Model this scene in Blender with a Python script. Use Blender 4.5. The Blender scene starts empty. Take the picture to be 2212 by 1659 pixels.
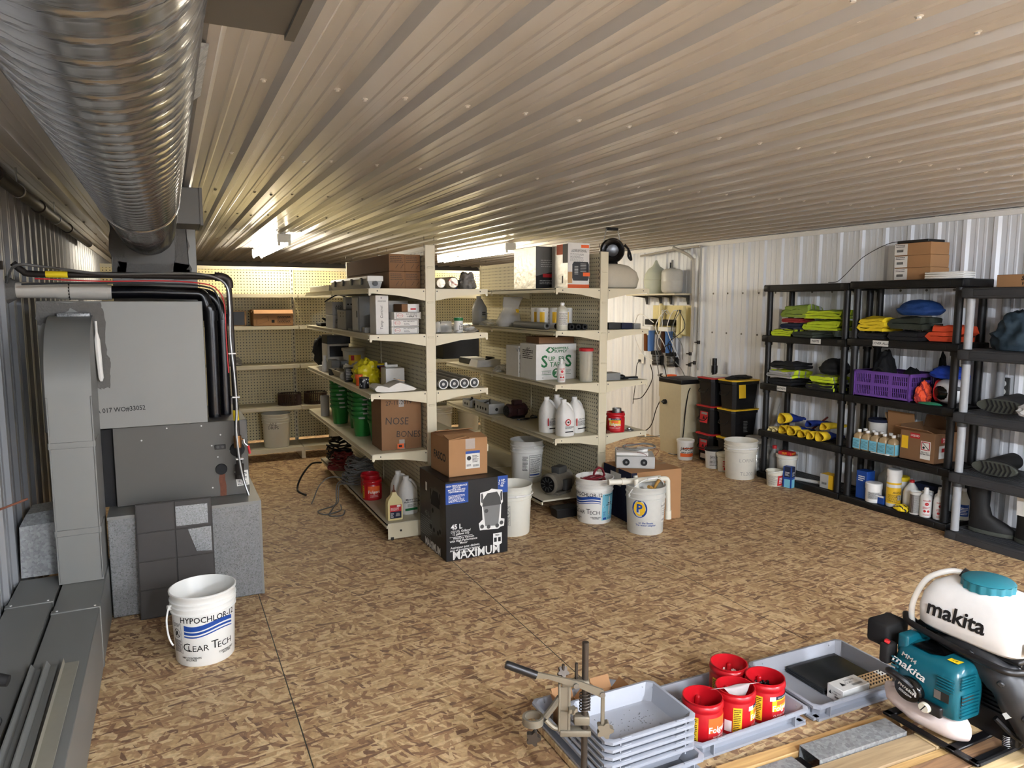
import bpy, bmesh, math, random
from mathutils import Vector, Matrix, noise
S = bpy.context.scene
COL = S.collection
PI = math.pi
# ---------------------------------------------------------------- camera, exposure, world
cam = bpy.data.objects.new('camera', bpy.data.cameras.new('camera'))
COL.objects.link(cam)
cam.data.sensor_width = 36
cam.data.lens = 36 * 1545 / 2212
cam.data.clip_start = .05
cam.location = (0, 0, 1.70)
cam.rotation_euler = (math.radians(90 - 6.5355), 0, math.radians(-25.687))
S.camera = cam
S.view_settings.view_transform = 'Standard'
S.view_settings.look = 'None'
S.view_settings.gamma = 1
S.view_settings.exposure = EXPO = 0.0
S.view_settings.use_curve_mapping = False
W = bpy.data.worlds.new('world'); S.world = W; W.use_nodes = True
W.node_tree.nodes['Background'].inputs[0].default_value = (.6, .62, .65, 1)
W.node_tree.nodes['Background'].inputs[1].default_value = .02
# ---------------------------------------------------------------- materials
TUBE, TUBE2 = 85.0, 600.0
MT = {}
def lin(c):
    return tuple((v/255/12.92 if v/255 <= .04045 else ((v/255+.055)/1.055)**2.4) for v in c) + (1,)
def nd(t, kind, **kw):
    n = t.nodes.new(kind)
    for k, v in kw.items(): setattr(n, k, v)
    return n
def mat(name, col, rough=.5, metal=0, var=.06, scale=30, bump=0, emit=0, alpha=1, trans=0, ior=1.45, spec=.5, sss=0):
    if name in MT: return MT[name]
    m = bpy.data.materials.new(name); m.use_nodes = True
    t = m.node_tree; b = t.nodes['Principled BSDF']
    tc = nd(t, 'ShaderNodeTexCoord'); nz = nd(t, 'ShaderNodeTexNoise')
    nz.inputs['Scale'].default_value = scale; nz.inputs['Detail'].default_value = 3
    t.links.new(tc.outputs['Object'], nz.inputs['Vector'])
    mx = nd(t, 'ShaderNodeMix', data_type='RGBA', blend_type='MIX')
    c = lin(col)
    mx.inputs['A'].default_value = tuple(min(1, v*(1-var)) for v in c[:3]) + (1,)
    mx.inputs['B'].default_value = tuple(min(1, v*(1+var)) for v in c[:3]) + (1,)
    t.links.new(nz.outputs[0], mx.inputs['Factor'])
    t.links.new(mx.outputs['Result'], b.inputs['Base Color'])
    b.inputs['Roughness'].default_value = rough; b.inputs['Metallic'].default_value = metal
    b.inputs['IOR'].default_value = ior; b.inputs['Alpha'].default_value = alpha
    b.inputs['Transmission Weight'].default_value = trans
    b.inputs['Specular IOR Level'].default_value = spec
    if bump:
        bp = nd(t, 'ShaderNodeBump'); bp.inputs['Strength'].default_value = bump; bp.inputs['Distance'].default_value = .01
        t.links.new(nz.outputs[0], bp.inputs['Height']); t.links.new(bp.outputs['Normal'], b.inputs['Normal'])
    if emit:
        b.inputs['Emission Color'].default_value = c; b.inputs['Emission Strength'].default_value = emit
    MT[name] = m
    return m
def mth(t, op, a, b=None, c=None):
    n = nd(t, 'ShaderNodeMath', operation=op)
    for i, v in enumerate((a, b, c)):
        if v is None: continue
        if isinstance(v, (int, float)): n.inputs[i].default_value = v
        else: t.links.new(v, n.inputs[i])
    return n.outputs[0]
def mixc(t, f, a, b):
    n = nd(t, 'ShaderNodeMix', data_type='RGBA')
    for k, v in (('Factor', f), ('A', a), ('B', b)):
        if isinstance(v, (tuple, float, int)): n.inputs[k].default_value = v
        else: t.links.new(v, n.inputs[k])
    return n.outputs['Result']
def mat_osb(name, seams, light=(196,160,112)):
    m = bpy.data.materials.new(name); m.use_nodes = True
    t = m.node_tree; b = t.nodes['Principled BSDF']
    tc = nd(t, 'ShaderNodeTexCoord').outputs['Object']
    wob = nd(t, 'ShaderNodeTexNoise'); wob.inputs['Scale'].default_value = 16; wob.inputs['Detail'].default_value = 4; t.links.new(tc, wob.inputs['Vector'])
    wv = nd(t, 'ShaderNodeVectorMath', operation='MULTIPLY_ADD')
    t.links.new(wob.outputs['Color'], wv.inputs[0]); wv.inputs[1].default_value = (.012, .012, 0); t.links.new(tc, wv.inputs[2])
    base = None
    tones = [(190,156,112), (208,176,130), (222,192,146), (198,166,120)]
    darks = [(168,130,94), (148,112,82), (182,146,106), (128,96,72), (228,200,152)]
    ang = [0.3, 1.35, 2.5, .75, 1.95, 2.95, .1]
    dim = [(13,44),(17,66),(14,58),(21,38),(12,76),(25,48),(12,105)]
    for i, a in enumerate(ang):
        mp = nd(t, 'ShaderNodeMapping', vector_type='TEXTURE'); t.links.new(wv.outputs[0], mp.inputs['Vector'])
        mp.inputs['Rotation'].default_value = (0, 0, a)
        mp.inputs['Location'].default_value = (i*3.7, i*1.9, i*.37)
        mp.inputs['Scale'].default_value = (1/dim[i][0], 1/dim[i][1], 1)
        v = nd(t, 'ShaderNodeTexVoronoi', voronoi_dimensions='2D'); v.inputs['Scale'].default_value = 1
        v.inputs['Randomness'].default_value = 1; v.distance = 'CHEBYCHEV' if i % 2 else 'EUCLIDEAN'
        t.links.new(mp.outputs[0], v.inputs['Vector'])
        sp = nd(t, 'ShaderNodeSeparateColor'); t.links.new(v.outputs['Color'], sp.inputs[0])
        rp = nd(t, 'ShaderNodeValToRGB'); rp.color_ramp.interpolation = 'CONSTANT'
        e = rp.color_ramp.elements; cols = tones if i == 0 else (tones + darks[:3] if i < 4 else darks + tones[1:3])
        while len(e) < len(cols): e.new(.5)
        for k, cc in enumerate(cols): e[k].position = k/len(cols); e[k].color = lin(cc)
        t.links.new(sp.outputs[0], rp.inputs[0])
        if base is None: base = rp.outputs[0]
        else: base = mixc(t, mth(t, 'GREATER_THAN', sp.outputs[1], (.58, .66, .74, .8, .84, .82)[i-1]), base, rp.outputs[0])
    gr = nd(t, 'ShaderNodeTexNoise'); gr.inputs['Scale'].default_value = 60; gr.inputs['Detail'].default_value = 6; t.links.new(tc, gr.inputs['Vector'])
    big = nd(t, 'ShaderNodeTexNoise'); big.inputs['Scale'].default_value = 1.3; t.links.new(tc, big.inputs['Vector'])
    k = mth(t, 'MULTIPLY_ADD', gr.outputs[0], .7, .5)
    k = mth(t, 'MULTIPLY', k, mth(t, 'MULTIPLY_ADD', big.outputs[0], .24, .82))
    vm = nd(t, 'ShaderNodeVectorMath', operation='SCALE'); t.links.new(base, vm.inputs[0]); t.links.new(k, vm.inputs['Scale'])
    out = vm.outputs[0]
    if seams:
        sx = nd(t, 'ShaderNodeSeparateXYZ'); t.links.new(tc, sx.inputs[0])
        fx = mth(t, 'ABSOLUTE', mth(t, 'SUBTRACT', mth(t, 'FRACT', mth(t, 'MULTIPLY_ADD', sx.outputs[0], 1/1.2167, .5 - .405/1.2167 + 10)), .5))
        out = mixc(t, mth(t, 'LESS_THAN', fx, .0024/1.2167), out, lin((34,36,24)))
    t.links.new(out, b.inputs['Base Color'])
    b.inputs['Roughness'].default_value = .62
    bp = nd(t, 'ShaderNodeBump'); bp.inputs['Strength'].default_value = .25; bp.inputs['Distance'].default_value = .004
    t.links.new(gr.outputs[0], bp.inputs['Height']); t.links.new(bp.outputs['Normal'], b.inputs['Normal'])
    MT[name] = m
    return m
def mat_pegboard(name, col, axis):
    """almond hardboard with a grid of round holes one inch apart; axis 0: board in the YZ plane, 1: in XZ"""
    m = bpy.data.materials.new(name); m.use_nodes = True
    t = m.node_tree; b = t.nodes['Principled BSDF']
    tc = nd(t, 'ShaderNodeTexCoord').outputs['Object']
    sx = nd(t, 'ShaderNodeSeparateXYZ'); t.links.new(tc, sx.inputs[0])
    d = []
    for o in (1 - axis, 2):
        q = mth(t, 'SUBTRACT', mth(t, 'FRACT', mth(t, 'MULTIPLY_ADD', sx.outputs[o], 1/.0318, 100)), .5)
        d.append(mth(t, 'MULTIPLY', q, q))
    hole = mth(t, 'LESS_THAN', mth(t, 'ADD', d[0], d[1]), .034)
    nz = nd(t, 'ShaderNodeTexNoise'); nz.inputs['Scale'].default_value = 4; t.links.new(tc, nz.inputs['Vector'])
    c = lin(col)
    base = mixc(t, nz.outputs[0], tuple(v*.94 for v in c[:3]) + (1,), tuple(min(1, v*1.05) for v in c[:3]) + (1,))
    t.links.new(mixc(t, hole, base, lin((22,20,16))), b.inputs['Base Color'])
    b.inputs['Roughness'].default_value = .45
    MT[name] = m
    return m
def mat_galv(name, col=(150,152,152), rough=.38, scale=90, contrast=.25):
    """zinc sheet with a fine spangle"""
    m = bpy.data.materials.new(name); m.use_nodes = True
    t = m.node_tree; b = t.nodes['Principled BSDF']
    tc = nd(t, 'ShaderNodeTexCoord').outputs['Object']
    v = nd(t, 'ShaderNodeTexVoronoi'); v.inputs['Scale'].default_value = scale; t.links.new(tc, v.inputs['Vector'])
    sp = nd(t, 'ShaderNodeSeparateColor'); t.links.new(v.outputs['Color'], sp.inputs[0])
    c = lin(col)
    t.links.new(mixc(t, sp.outputs[0], tuple(x*(1-contrast) for x in c[:3]) + (1,), tuple(min(1, x*(1+contrast)) for x in c[:3]) + (1,)), b.inputs['Base Color'])
    b.inputs['Metallic'].default_value = .4
    t.links.new(mth(t, 'MULTIPLY_ADD', sp.outputs[1], .25, rough - .1), b.inputs['Roughness'])
    MT[name] = m
    return m
def mat_wood(name, a, c, axis=0, scale=9):
    m = bpy.data.materials.new(name); m.use_nodes = True
    t = m.node_tree; b = t.nodes['Principled BSDF']
    tc = nd(t, 'ShaderNodeTexCoord').outputs['Object']
    mp = nd(t, 'ShaderNodeMapping'); t.links.new(tc, mp.inputs['Vector'])
    s = [scale*5]*3; s[axis] = scale*.35; mp.inputs['Scale'].default_value = s
    nz = nd(t, 'ShaderNodeTexNoise'); nz.inputs['Scale'].default_value = 1; nz.inputs['Detail'].default_value = 5; nz.inputs['Distortion'].default_value = .8
    t.links.new(mp.outputs[0], nz.inputs['Vector'])
    rp = nd(t, 'ShaderNodeValToRGB'); e = rp.color_ramp.elements
    e[0].position = .3; e[0].color = lin(a); e[1].position = .68; e[1].color = lin(c)
    t.links.new(nz.outputs[0], rp.inputs[0]); t.links.new(rp.outputs[0], b.inputs['Base Color'])
    b.inputs['Roughness'].default_value = .6
    MT[name] = m
    return m
def mat_hivis(name, a=(206,224,40)):
    """fluorescent cloth with silver tape bands across it"""
    m = mat(name, a, .75, var=.12, scale=25, bump=.3)
    return m
# ---------------------------------------------------------------- mesh builder
def mrot(rx=0, ry=0, rz=0):
    return (Matrix.Rotation(rz, 4, 'Z') @ Matrix.Rotation(ry, 4, 'Y') @ Matrix.Rotation(rx, 4, 'X'))
def T(x, y, z): return Matrix.Translation((x, y, z))
def frame(o, x, y):
    """matrix whose XY plane is spanned by x and y at o: printing goes on that plane, +Z off the surface"""
    x = Vector(x).normalized(); y = Vector(y); y = (y - x*y.dot(x)).normalized(); z = x.cross(y)
    return Matrix(((x.x, y.x, z.x, o[0]), (x.y, y.y, z.y, o[1]), (x.z, y.z, z.z, o[2]), (0, 0, 0, 1)))
TXT = {}
def text_mesh(s, bold):
    k = (s, bold)
    if k not in TXT:
        cu = bpy.data.curves.new('writing', 'FONT'); cu.body = s; cu.size = 1; cu.resolution_u = 2
        cu.align_x = 'CENTER'; cu.align_y = 'CENTER'; cu.offset = bold; cu.space_line = .85
        ob = bpy.data.objects.new('writing', cu); COL.objects.link(ob)
        dg = bpy.context.evaluated_depsgraph_get(); me = ob.evaluated_get(dg).to_mesh()
        TXT[k] = ([v.co.copy() for v in me.vertices], [tuple(p.vertices) for p in me.polygons])
        ob.evaluated_get(dg).to_mesh_clear()
        bpy.data.objects.remove(ob); bpy.data.curves.remove(cu)
    return TXT[k]
class G:
    def __init__(s, m=None): s.v = []; s.f = []; s.mi = []; s.ms = []; s.m = 0; s.M = Matrix(); m and s.use(m)
    def use(s, m):
        if isinstance(m, str): m = MT[m]
        if m not in s.ms: s.ms.append(m)
        s.m = s.ms.index(m); return s
    def add(s, vs, fs, M=None):
        o = len(s.v); A = s.M @ M if M is not None else s.M
        s.v += [A @ Vector(v) for v in vs]
        s.f += [tuple(i + o for i in f) for f in fs]; s.mi += [s.m]*len(fs); return s
    def bm(s, b, M=None):
        b.verts.index_update()
        s.add([v.co for v in b.verts], [tuple(v.index for v in f.verts) for f in b.faces], M); b.free(); return s
    def box(s, x0, x1, y0, y1, z0, z1, bev=0, seg=1, M=None):
        return s.cbox(((x0+x1)/2, (y0+y1)/2, (z0+z1)/2), (abs(x1-x0), abs(y1-y0), abs(z1-z0)), bev=bev, seg=seg, M=M)
    def cbox(s, c, d, rot=None, bev=0, seg=1, M=None):
        A = T(*c)
        if rot: A = A @ mrot(*rot)
        if M is not None: A = M @ A
        x, y, z = d[0]/2, d[1]/2, d[2]/2
        if not bev:
            vs = [(-x,-y,-z),(x,-y,-z),(x,y,-z),(-x,y,-z),(-x,-y,z),(x,-y,z),(x,y,z),(-x,y,z)]
            return s.add(vs, [(3,2,1,0),(4,5,6,7),(0,1,5,4),(1,2,6,5),(2,3,7,6),(3,0,4,7)], A)
        b = bmesh.new(); bmesh.ops.create_cube(b, size=1)
        for v in b.verts: v.co = Vector((v.co.x*d[0], v.co.y*d[1], v.co.z*d[2]))
        bmesh.ops.bevel(b, geom=b.edges[:], offset=min(bev, .49*min(d)), segments=seg, affect='EDGES', profile=.5)
        return s.bm(b, A)
    def lathe(s, prof, n=24, M=None, sy=1, closed=False):
        """prof: (r, z) from bottom to top; r 0 closes to a point"""
        vs, fs, rings = [], [], []
        for r, z in prof:
            if r <= 1e-6: rings.append([len(vs)]); vs.append((0, 0, z))
            else:
                rings.append(list(range(len(vs), len(vs)+n)))
                vs += [(r*math.cos(2*PI*i/n), r*math.sin(2*PI*i/n)*sy, z) for i in range(n)]
        for a, b in zip(rings, rings[1:]):
            for i in range(n):
                j = (i+1) % n
                if len(a) == 1 and len(b) == 1: break
                if len(a) == 1: fs.append((a[0], b[j], b[i]))
                elif len(b) == 1: fs.append((a[i], a[j], b[0]))
                else: fs.append((a[i], a[j], b[j], b[i]))
        return s.add(vs, fs, M)
    def cyl(s, p, q, r, r2=None, n=16):
        p, q = Vector(p), Vector(q); h = (q-p).length; r2 = r if r2 is None else r2
        A = T(*p) @ (q-p).to_track_quat('Z', 'Y').to_matrix().to_4x4()
        return s.lathe([(0,0),(r,0),(r2,h),(0,h)], n, A)
    def tube(s, pts, r, n=8, smooth=0, closed=False, cap=True):
        P = [Vector(p) for p in pts]
        if smooth:
            Q = []; L = len(P)
            for i in range(L if closed else L-1):
                g = lambda k: P[k % L] if closed else P[max(0, min(L-1, k))]
                a, b, c, d = g(i-1), g(i), g(i+1), g(i+2)
                for k in range(smooth):
                    t = k/smooth
                    Q.append(.5*((2*b) + (c-a)*t + (2*a-5*b+4*c-d)*t*t + (3*b-a-3*c+d)*t**3))
            if not closed: Q.append(P[-1])
            P = Q
        L = len(P); vs, fs = [], []
        up = Vector((.013, .02, 1)); pn = None
        for i in range(L):
            d = (P[(i+1) % L] - P[i-1]) if closed else (P[min(L-1, i+1)] - P[max(0, i-1)])
            if d.length < 1e-9: d = Vector((0,0,1))
            d.normalize()
            if pn is None:
                a = d.orthogonal() if abs(d.dot(up.normalized())) > .98 else up
            else: a = pn
            u = a - d*a.dot(d)
            if u.length < 1e-6: u = d.orthogonal()
            u.normalize(); pn = u; w = d.cross(u)
            rr = r[i*(len(r)-1)//max(1, L-1)] if isinstance(r, (list, tuple)) else r
            vs += [P[i] + (u*math.cos(2*PI*k/n) + w*math.sin(2*PI*k/n))*rr for k in range(n)]
        for i in range(L if closed else L-1):
            j = (i+1) % L
            for k in range(n):
                fs.append((i*n+k, i*n+(k+1) % n, j*n+(k+1) % n, j*n+k))
        if cap and not closed:
            fs.append(tuple(range(n-1, -1, -1))); fs.append(tuple((L-1)*n+k for k in range(n)))
        return s.add(vs, fs)
    def prism(s, poly, h, M=None, h0=0):
        """polygon in XY pushed from z=h0 to z=h"""
        n = len(poly)
        a = sum(poly[i][0]*poly[(i+1) % n][1] - poly[(i+1) % n][0]*poly[i][1] for i in range(n))
        if a < 0: poly = poly[::-1]
        vs = [(x, y, h0) for x, y in poly] + [(x, y, h) for x, y in poly]
        fs = [tuple(range(n-1, -1, -1)), tuple(range(n, 2*n))] + [(i, (i+1) % n, n+(i+1) % n, n+i) for i in range(n)]
        return s.add(vs, fs, M)
    def grid(s, fn, nu, nv, M=None, cu=False):
        vs = [fn(i/nu, j/nv) for j in range(nv+1) for i in range(nu+1)]
        fs = [(j*(nu+1)+i, j*(nu+1)+i+1, (j+1)*(nu+1)+i+1, (j+1)*(nu+1)+i) for j in range(nv) for i in range(nu)]
        return s.add(vs, fs, M)
    def loft(s, rings, M=None, cap=True):
        n = len(rings[0]); vs = [p for r in rings for p in r]; fs = []
        for i in range(len(rings)-1):
            for k in range(n): fs.append((i*n+k, i*n+(k+1) % n, (i+1)*n+(k+1) % n, (i+1)*n+k))
        if cap: fs += [tuple(range(n-1, -1, -1)), tuple((len(rings)-1)*n+k for k in range(n))]
        return s.add(vs, fs, M)
    # printing: a flat patch or writing set half a millimetre off a plane, or wrapped round a vertical cylinder
    def patch(s, M, x0, x1, y0, y1, off=.0006):
        return s.add([(x0,y0,off),(x1,y0,off),(x1,y1,off),(x0,y1,off)], [(0,1,2,3)], M)
    def poly(s, M, pts, off=.0007):
        return s.add([(x, y, off) for x, y in pts], [tuple(range(len(pts)))], M)
    def text(s, M, txt, x, y, size, bold=0, off=.0009, sx=1, rot=0, shear=0):
        vs, fs = text_mesh(txt, bold); c, d = math.cos(rot), math.sin(rot)
        o = []
        for v in vs:
            a, b = (v.x + shear*v.y)*size*sx, v.y*size
            o.append((x + a*c - b*d, y + a*d + b*c, off))
        return s.add(o, fs, M)
    def lines(s, M, x0, x1, y0, y1, n, h=.5, ragged=.3, seed=1):
        """a paragraph of small print: rows of dashes"""
        rd = random.Random(seed); p = (y1-y0)/n
        for i in range(n):
            y = y1 - p*(i+.5); x = x0; e = x1 - (x1-x0)*ragged*rd.random()
            while x < e - 1e-6:
                w = (x1-x0)*rd.uniform(.05, .16); s.patch(M, x, min(e, x+w), y - p*h/2, y + p*h/2, .0009); x += w + (x1-x0)*.025
        return s
    def wrap(s, R, a0, fn, zc=0, off=0):
        """run fn(sub, M) drawing on a flat sheet, then bend it round radius R(z) at angle a0"""
        q = G(); q.ms = s.ms; q.m = s.m; fn(q, Matrix())
        Rf = R if callable(R) else (lambda z: R)
        o = len(s.v)
        for v in q.v:
            r = Rf(zc + v.y) ; a = a0 + v.x/r; r += v.z + off
            s.v.append(s.M @ Vector((r*math.cos(a), r*math.sin(a), zc + v.y)))
        s.f += [tuple(i+o for i in f) for f in q.f]; s.mi += q.mi; s.ms = q.ms; return s
    def wpatch(s, R, a0, x0, x1, z0, z1, off=.0008, n=12):
        Rf = R if callable(R) else (lambda z: R)
        def fn(u, v):
            z = z0 + (z1-z0)*v; r = Rf(z); a = a0 + (x0 + (x1-x0)*u)/r
            return ((r+off)*math.cos(a), (r+off)*math.sin(a), z)
        return s.grid(fn, n, 1)
    def ball(s, c, r, sub=2, sc=(1,1,1), amp=0, fr=3, seed=0, flat=None, M=None):
        b = bmesh.new(); bmesh.ops.create_icosphere(b, subdivisions=sub, radius=1)
        for v in b.verts:
            d = 1 + amp*(noise.fractal(v.co*fr + Vector((seed*7.3, seed*3.1, seed)), 1, 2, 3)) if amp else 1
            p = v.co*d; z = p.z*r*sc[2]
            if flat is not None: z = max(z, flat)
            v.co = Vector((p.x*r*sc[0], p.y*r*sc[1], z))
        A = T(*c) if M is None else M @ T(*c)
        return s.bm(b, A)
    def out(s, name, parent=None, loc=None, ang=38, bev=0):
        me = bpy.data.meshes.new(name)
        me.from_pydata([tuple(v) for v in s.v], [], s.f)
        for m in s.ms: me.materials.append(m)
        me.polygons.foreach_set('material_index', s.mi)
        me.polygons.foreach_set('use_smooth', [True]*len(s.f))
        me.update(); me.set_sharp_from_angle(angle=math.radians(ang))
        ob = bpy.data.objects.new(name, me); COL.objects.link(ob)
        if parent is not None: ob.parent = parent
        if loc is not None: ob.location = loc
        return ob
def tag(o, label, cat, group=None):
    o['label'] = label; o['category'] = cat
    if group: o['group'] = group
    return o
def thing(name, label, cat, loc=(0,0,0), rz=0, group=None):
    o = bpy.data.objects.new(name, None); COL.objects.link(o); o.empty_display_size = .05
    o.location = loc; o.rotation_euler = (0, 0, rz)
    return tag(o, label, cat, group)
def struct(o): o['kind'] = 'structure'; return o
KIDS = {}
def kids(o): return [c for c in COL.objects if c.parent == o]
def dup(root, loc, rz, label, group=None):
    r = root.copy(); COL.objects.link(r); r.location = loc; r.rotation_euler = (0, 0, rz); r['label'] = label
    if group: r['group'] = group
    for ch in kids(root):
        c = ch.copy(); COL.objects.link(c); c.parent = r
        for g in kids(ch):
            d = g.copy(); COL.objects.link(d); d.parent = c
    return r
# ---------------------------------------------------------------- palette
mat('ceiling_steel', (184,181,176), .22, spec=.6, var=.03, scale=2)
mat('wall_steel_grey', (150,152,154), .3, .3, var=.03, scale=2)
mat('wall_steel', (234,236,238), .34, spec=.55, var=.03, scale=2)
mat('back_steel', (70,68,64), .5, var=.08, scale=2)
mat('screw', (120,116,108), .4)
mat('screw_white', (200,198,192), .4)
mat('white_paint', (232,230,224), .4)
mat('almond', (214,205,176), .42, var=.04, scale=6)
mat('almond_deck', (196,190,168), .5, var=.06, scale=6)
mat('slot', (30,28,24), .6)
mat_pegboard('pegboard_side', (206,198,168), 0)
mat_pegboard('pegboard_back', (222,208,160), 1)
mat_galv('galvanised'); mat_galv('galvanised_bright', (124,126,126), .35, 200, .3)
mat('duct_zinc', (176,176,174), .2, .92, var=.03, scale=4)
mat('duct_grey', (126,126,122), .48, .35, var=.05, scale=3)
mat('furnace_grey', (84,82,77), .5, .15, var=.04, scale=3)
mat('sealant', (92,90,86), .8, bump=.4, scale=60)
mat('black_pipe', (10,10,14), .22)
mat('iron_pipe', (48,42,38), .5, .4)
mat('pvc', (190,184,172), .4)
mat('brass', (150,110,70), .35, .9)
mat('chrome', (200,200,200), .15, 1)
mat('steel', (140,140,138), .4, .9)
mat('black', (14,14,16), .4); mat('black_matte', (16,16,17), .75); mat('black_gloss', (9,9,10), .18)
mat('rubber', (17,17,17), .65)
mat('black_shelf', (14,14,15), .5, var=.15, scale=12)
mat('charcoal_shelf', (50,51,53), .5)
mat('grey_post', (150,152,154), .45)
mat('white', (234,233,228), .42); mat('white_matte', (226,224,218), .7)
mat('pail_white', (232,231,224), .38, var=.02, scale=8)
mat('pail_cream', (214,210,192), .45, var=.04, scale=8)
mat('ink', (18,18,18), .6); mat('ink_blue', (22,66,142), .5); mat('ink_red', (186,34,38), .5); mat('ink_green', (30,110,60), .5)
mat('ink_grey', (120,120,118), .6); mat('ink_yellow', (236,190,40), .5); mat('ink_orange', (232,100,40), .5); mat('ink_sky', (120,190,210), .5)
mat('card', (164,122,82), .8, var=.06, scale=14); mat('card_dark', (126,92,62), .85, var=.06, scale=14); mat('card_light', (188,150,106), .8, var=.05, scale=14)
mat('tape', (190,160,120), .2)
mat('red_can', (176,18,28), .3); mat('green_pail', (38,120,52), .4)
mat('yellow', (236,206,30), .5); mat('blue', (30,70,170), .5); mat('navy', (20,26,52), .7)
mat('grey_box', (128,128,124), .5); mat('grey_light', (182,182,178), .5); mat('grey_dark', (66,66,64), .5)
mat('tray_grey', (150,154,162), .45, var=.03)
mat('clear', (235,235,230), .12, alpha=.35); mat('film', (225,225,222), .15, alpha=.45, bump=.4, scale=30)
mat('translucent', (214,212,196), .35, alpha=.9)
mat('paper', (224,222,214), .8)
# ================================================================ the room
RX, LX, HZ, Y0, Y1 = 5.55, -.76, 2.39, -7.0, 13.0
def ribbed(x0, x1, first, pitch=.2286, h=.024):
    """cross-section of ribbed steel sheet: (distance along, height off the sheet)"""
    pts = [(x0, 0)]
    k = math.floor((x0-first)/pitch)
    while first + k*pitch < x1:
        c = first + k*pitch
        for dx, z in ((-.032,0),(-.014,h),(.014,h),(.032,0),(.068,0),(.074,.0035),(.09,.0035),(.096,0),(.132,0),(.138,.0035),(.154,.0035),(.16,0)):
            if x0 < c+dx < x1: pts.append((c+dx, z))
        k += 1
    pts.append((x1, 0)); return pts
g = G('ceiling_steel')
pr = ribbed(LX, RX, .37)
vs = [(x, y, HZ-z) for y in (Y0, Y1) for x, z in pr]; n = len(pr)
g.add(vs, [(i+1, i, n+i, n+i+1) for i in range(n-1)])
g.box(LX, RX, Y0, Y1, HZ+.002, HZ+.06)
ceiling = struct(g.out('ceiling', ang=20))
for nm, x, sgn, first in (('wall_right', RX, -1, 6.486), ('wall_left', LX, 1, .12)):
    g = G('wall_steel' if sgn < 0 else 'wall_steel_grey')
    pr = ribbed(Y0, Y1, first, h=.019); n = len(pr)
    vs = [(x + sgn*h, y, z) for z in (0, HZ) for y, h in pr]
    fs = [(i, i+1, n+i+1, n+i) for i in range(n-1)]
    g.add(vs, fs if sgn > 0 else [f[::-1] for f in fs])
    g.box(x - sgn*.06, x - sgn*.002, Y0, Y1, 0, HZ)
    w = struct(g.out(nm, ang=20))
    if sgn < 0: wall_right = w
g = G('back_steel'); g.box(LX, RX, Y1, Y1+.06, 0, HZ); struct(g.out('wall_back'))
g = G('wall_steel'); g.box(LX, RX, Y0-.06, Y0, 0, HZ); struct(g.out('wall_front'))
mat_osb('osb', True)
g = G('osb'); g.box(LX, RX, Y0, Y1, -.05, 0); struct(g.out('floor'))
g = G('white_paint'); g.box(RX-.024, RX-.019, Y0, Y1, 2.325, 2.362); g.box(RX-.045, RX-.019, Y0, Y1, 2.362, 2.369); struct(g.out('trim_1'))
g = G('white_paint'); g.box(LX+.019, LX+.026, Y0, Y1, 2.30, 2.365); struct(g.out('trim_2'))
# screws through the sheets: the hundred nearest as parts, the rest as one part
def screw_mesh(m, d):
    g = G(m); g.M = Matrix.Rotation({'z': 0, 'x': -PI/2}[d], 4, 'Y') if d == 'x' else Matrix.Rotation(PI, 4, 'X')
    g.lathe([(0,-.001),(.011,-.001),(.011,.002),(.0065,.0035),(.0065,.008),(0,.009)], 8); return g
sp = []
for k in range(10):
    y = 1.217 + 1.213*k
    for j in range(-4, 23):
        sp.append((.309 + .2286*j, y))
        if j % 4 == 1: sp.append((.37 + .2286*j + .028 + .02, y + .075))
sp = [p for p in sp if LX+.05 < p[0] < RX-.05]
sp.sort(key=lambda p: p[1] + .25*abs(p[0] - .5*p[1]))
first = screw_mesh('screw_white', 'z').out('screw_head', ceiling, (sp[0][0], sp[0][1], HZ))
for p in sp[1:100]:
    c = first.copy(); COL.objects.link(c); c.parent = ceiling; c.location = (p[0], p[1], HZ)
g = G('screw')  # farther screws get a darker grey: their backlit look put into the colour
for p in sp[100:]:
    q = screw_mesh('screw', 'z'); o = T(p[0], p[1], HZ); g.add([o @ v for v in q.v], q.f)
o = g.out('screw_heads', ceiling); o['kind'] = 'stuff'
first = None
for z in (1.795, 1.36):
    for k in range(-14, 12):
        y = 6.486 + .2286*k + .06
        if first is None: first = screw_mesh('screw', 'x').out('screw_head', wall_right, (RX, y, z)); continue
        c = first.copy(); COL.objects.link(c); c.parent = wall_right; c.location = (RX, y, z)
# ---------------------------------------------------------------- fluorescent fixtures
mat('tube_light', (255,243,222), .5, emit=TUBE)
mat('tube_near', (236,243,255), .5, emit=TUBE2)
def fixture(x, y0, y1, label, m='tube_light', twin=.045):
    t = thing('fluorescent_fixture', label, 'light fixture', (x, y0, HZ-.02), group=None)
    g = G('white_paint'); g.box(-.045, .045, 0, y1-y0, -.045, .001, .004); g.out('housing', t)
    for q in (.01, y1-y0-.01):
        g = G('white_paint'); g.box(-.065, .065, q-.012, q+.012, -.085, -.001, .004)
        for s in (-1, 1): g.box(s*.048-.012, s*.048+.012, q-.013, q+.013, -.115, -.08, .003)
        g.out('end_cap', t)
    for s in (-1, 1):
        g = G(m); g.cyl((s*twin, .03, -.09), (s*twin, y1-y0-.03, -.09), .017, n=10); g.out('tube', t)
fixture(1.085, 7.45, 9.75, 'white twin-tube fluorescent fixture on the ceiling between the furnace and the cartons')
fixture(3.57, 7.45, 9.75, 'white twin-tube fluorescent fixture on the ceiling behind the foil-faced carton')
NEAR = [(.95, -2.9, -.6), (3.9, -2.9, -.6), (2.4, -6.2, -3.9)]  # the last fixture is an added one, out of view, to spread the light
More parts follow.
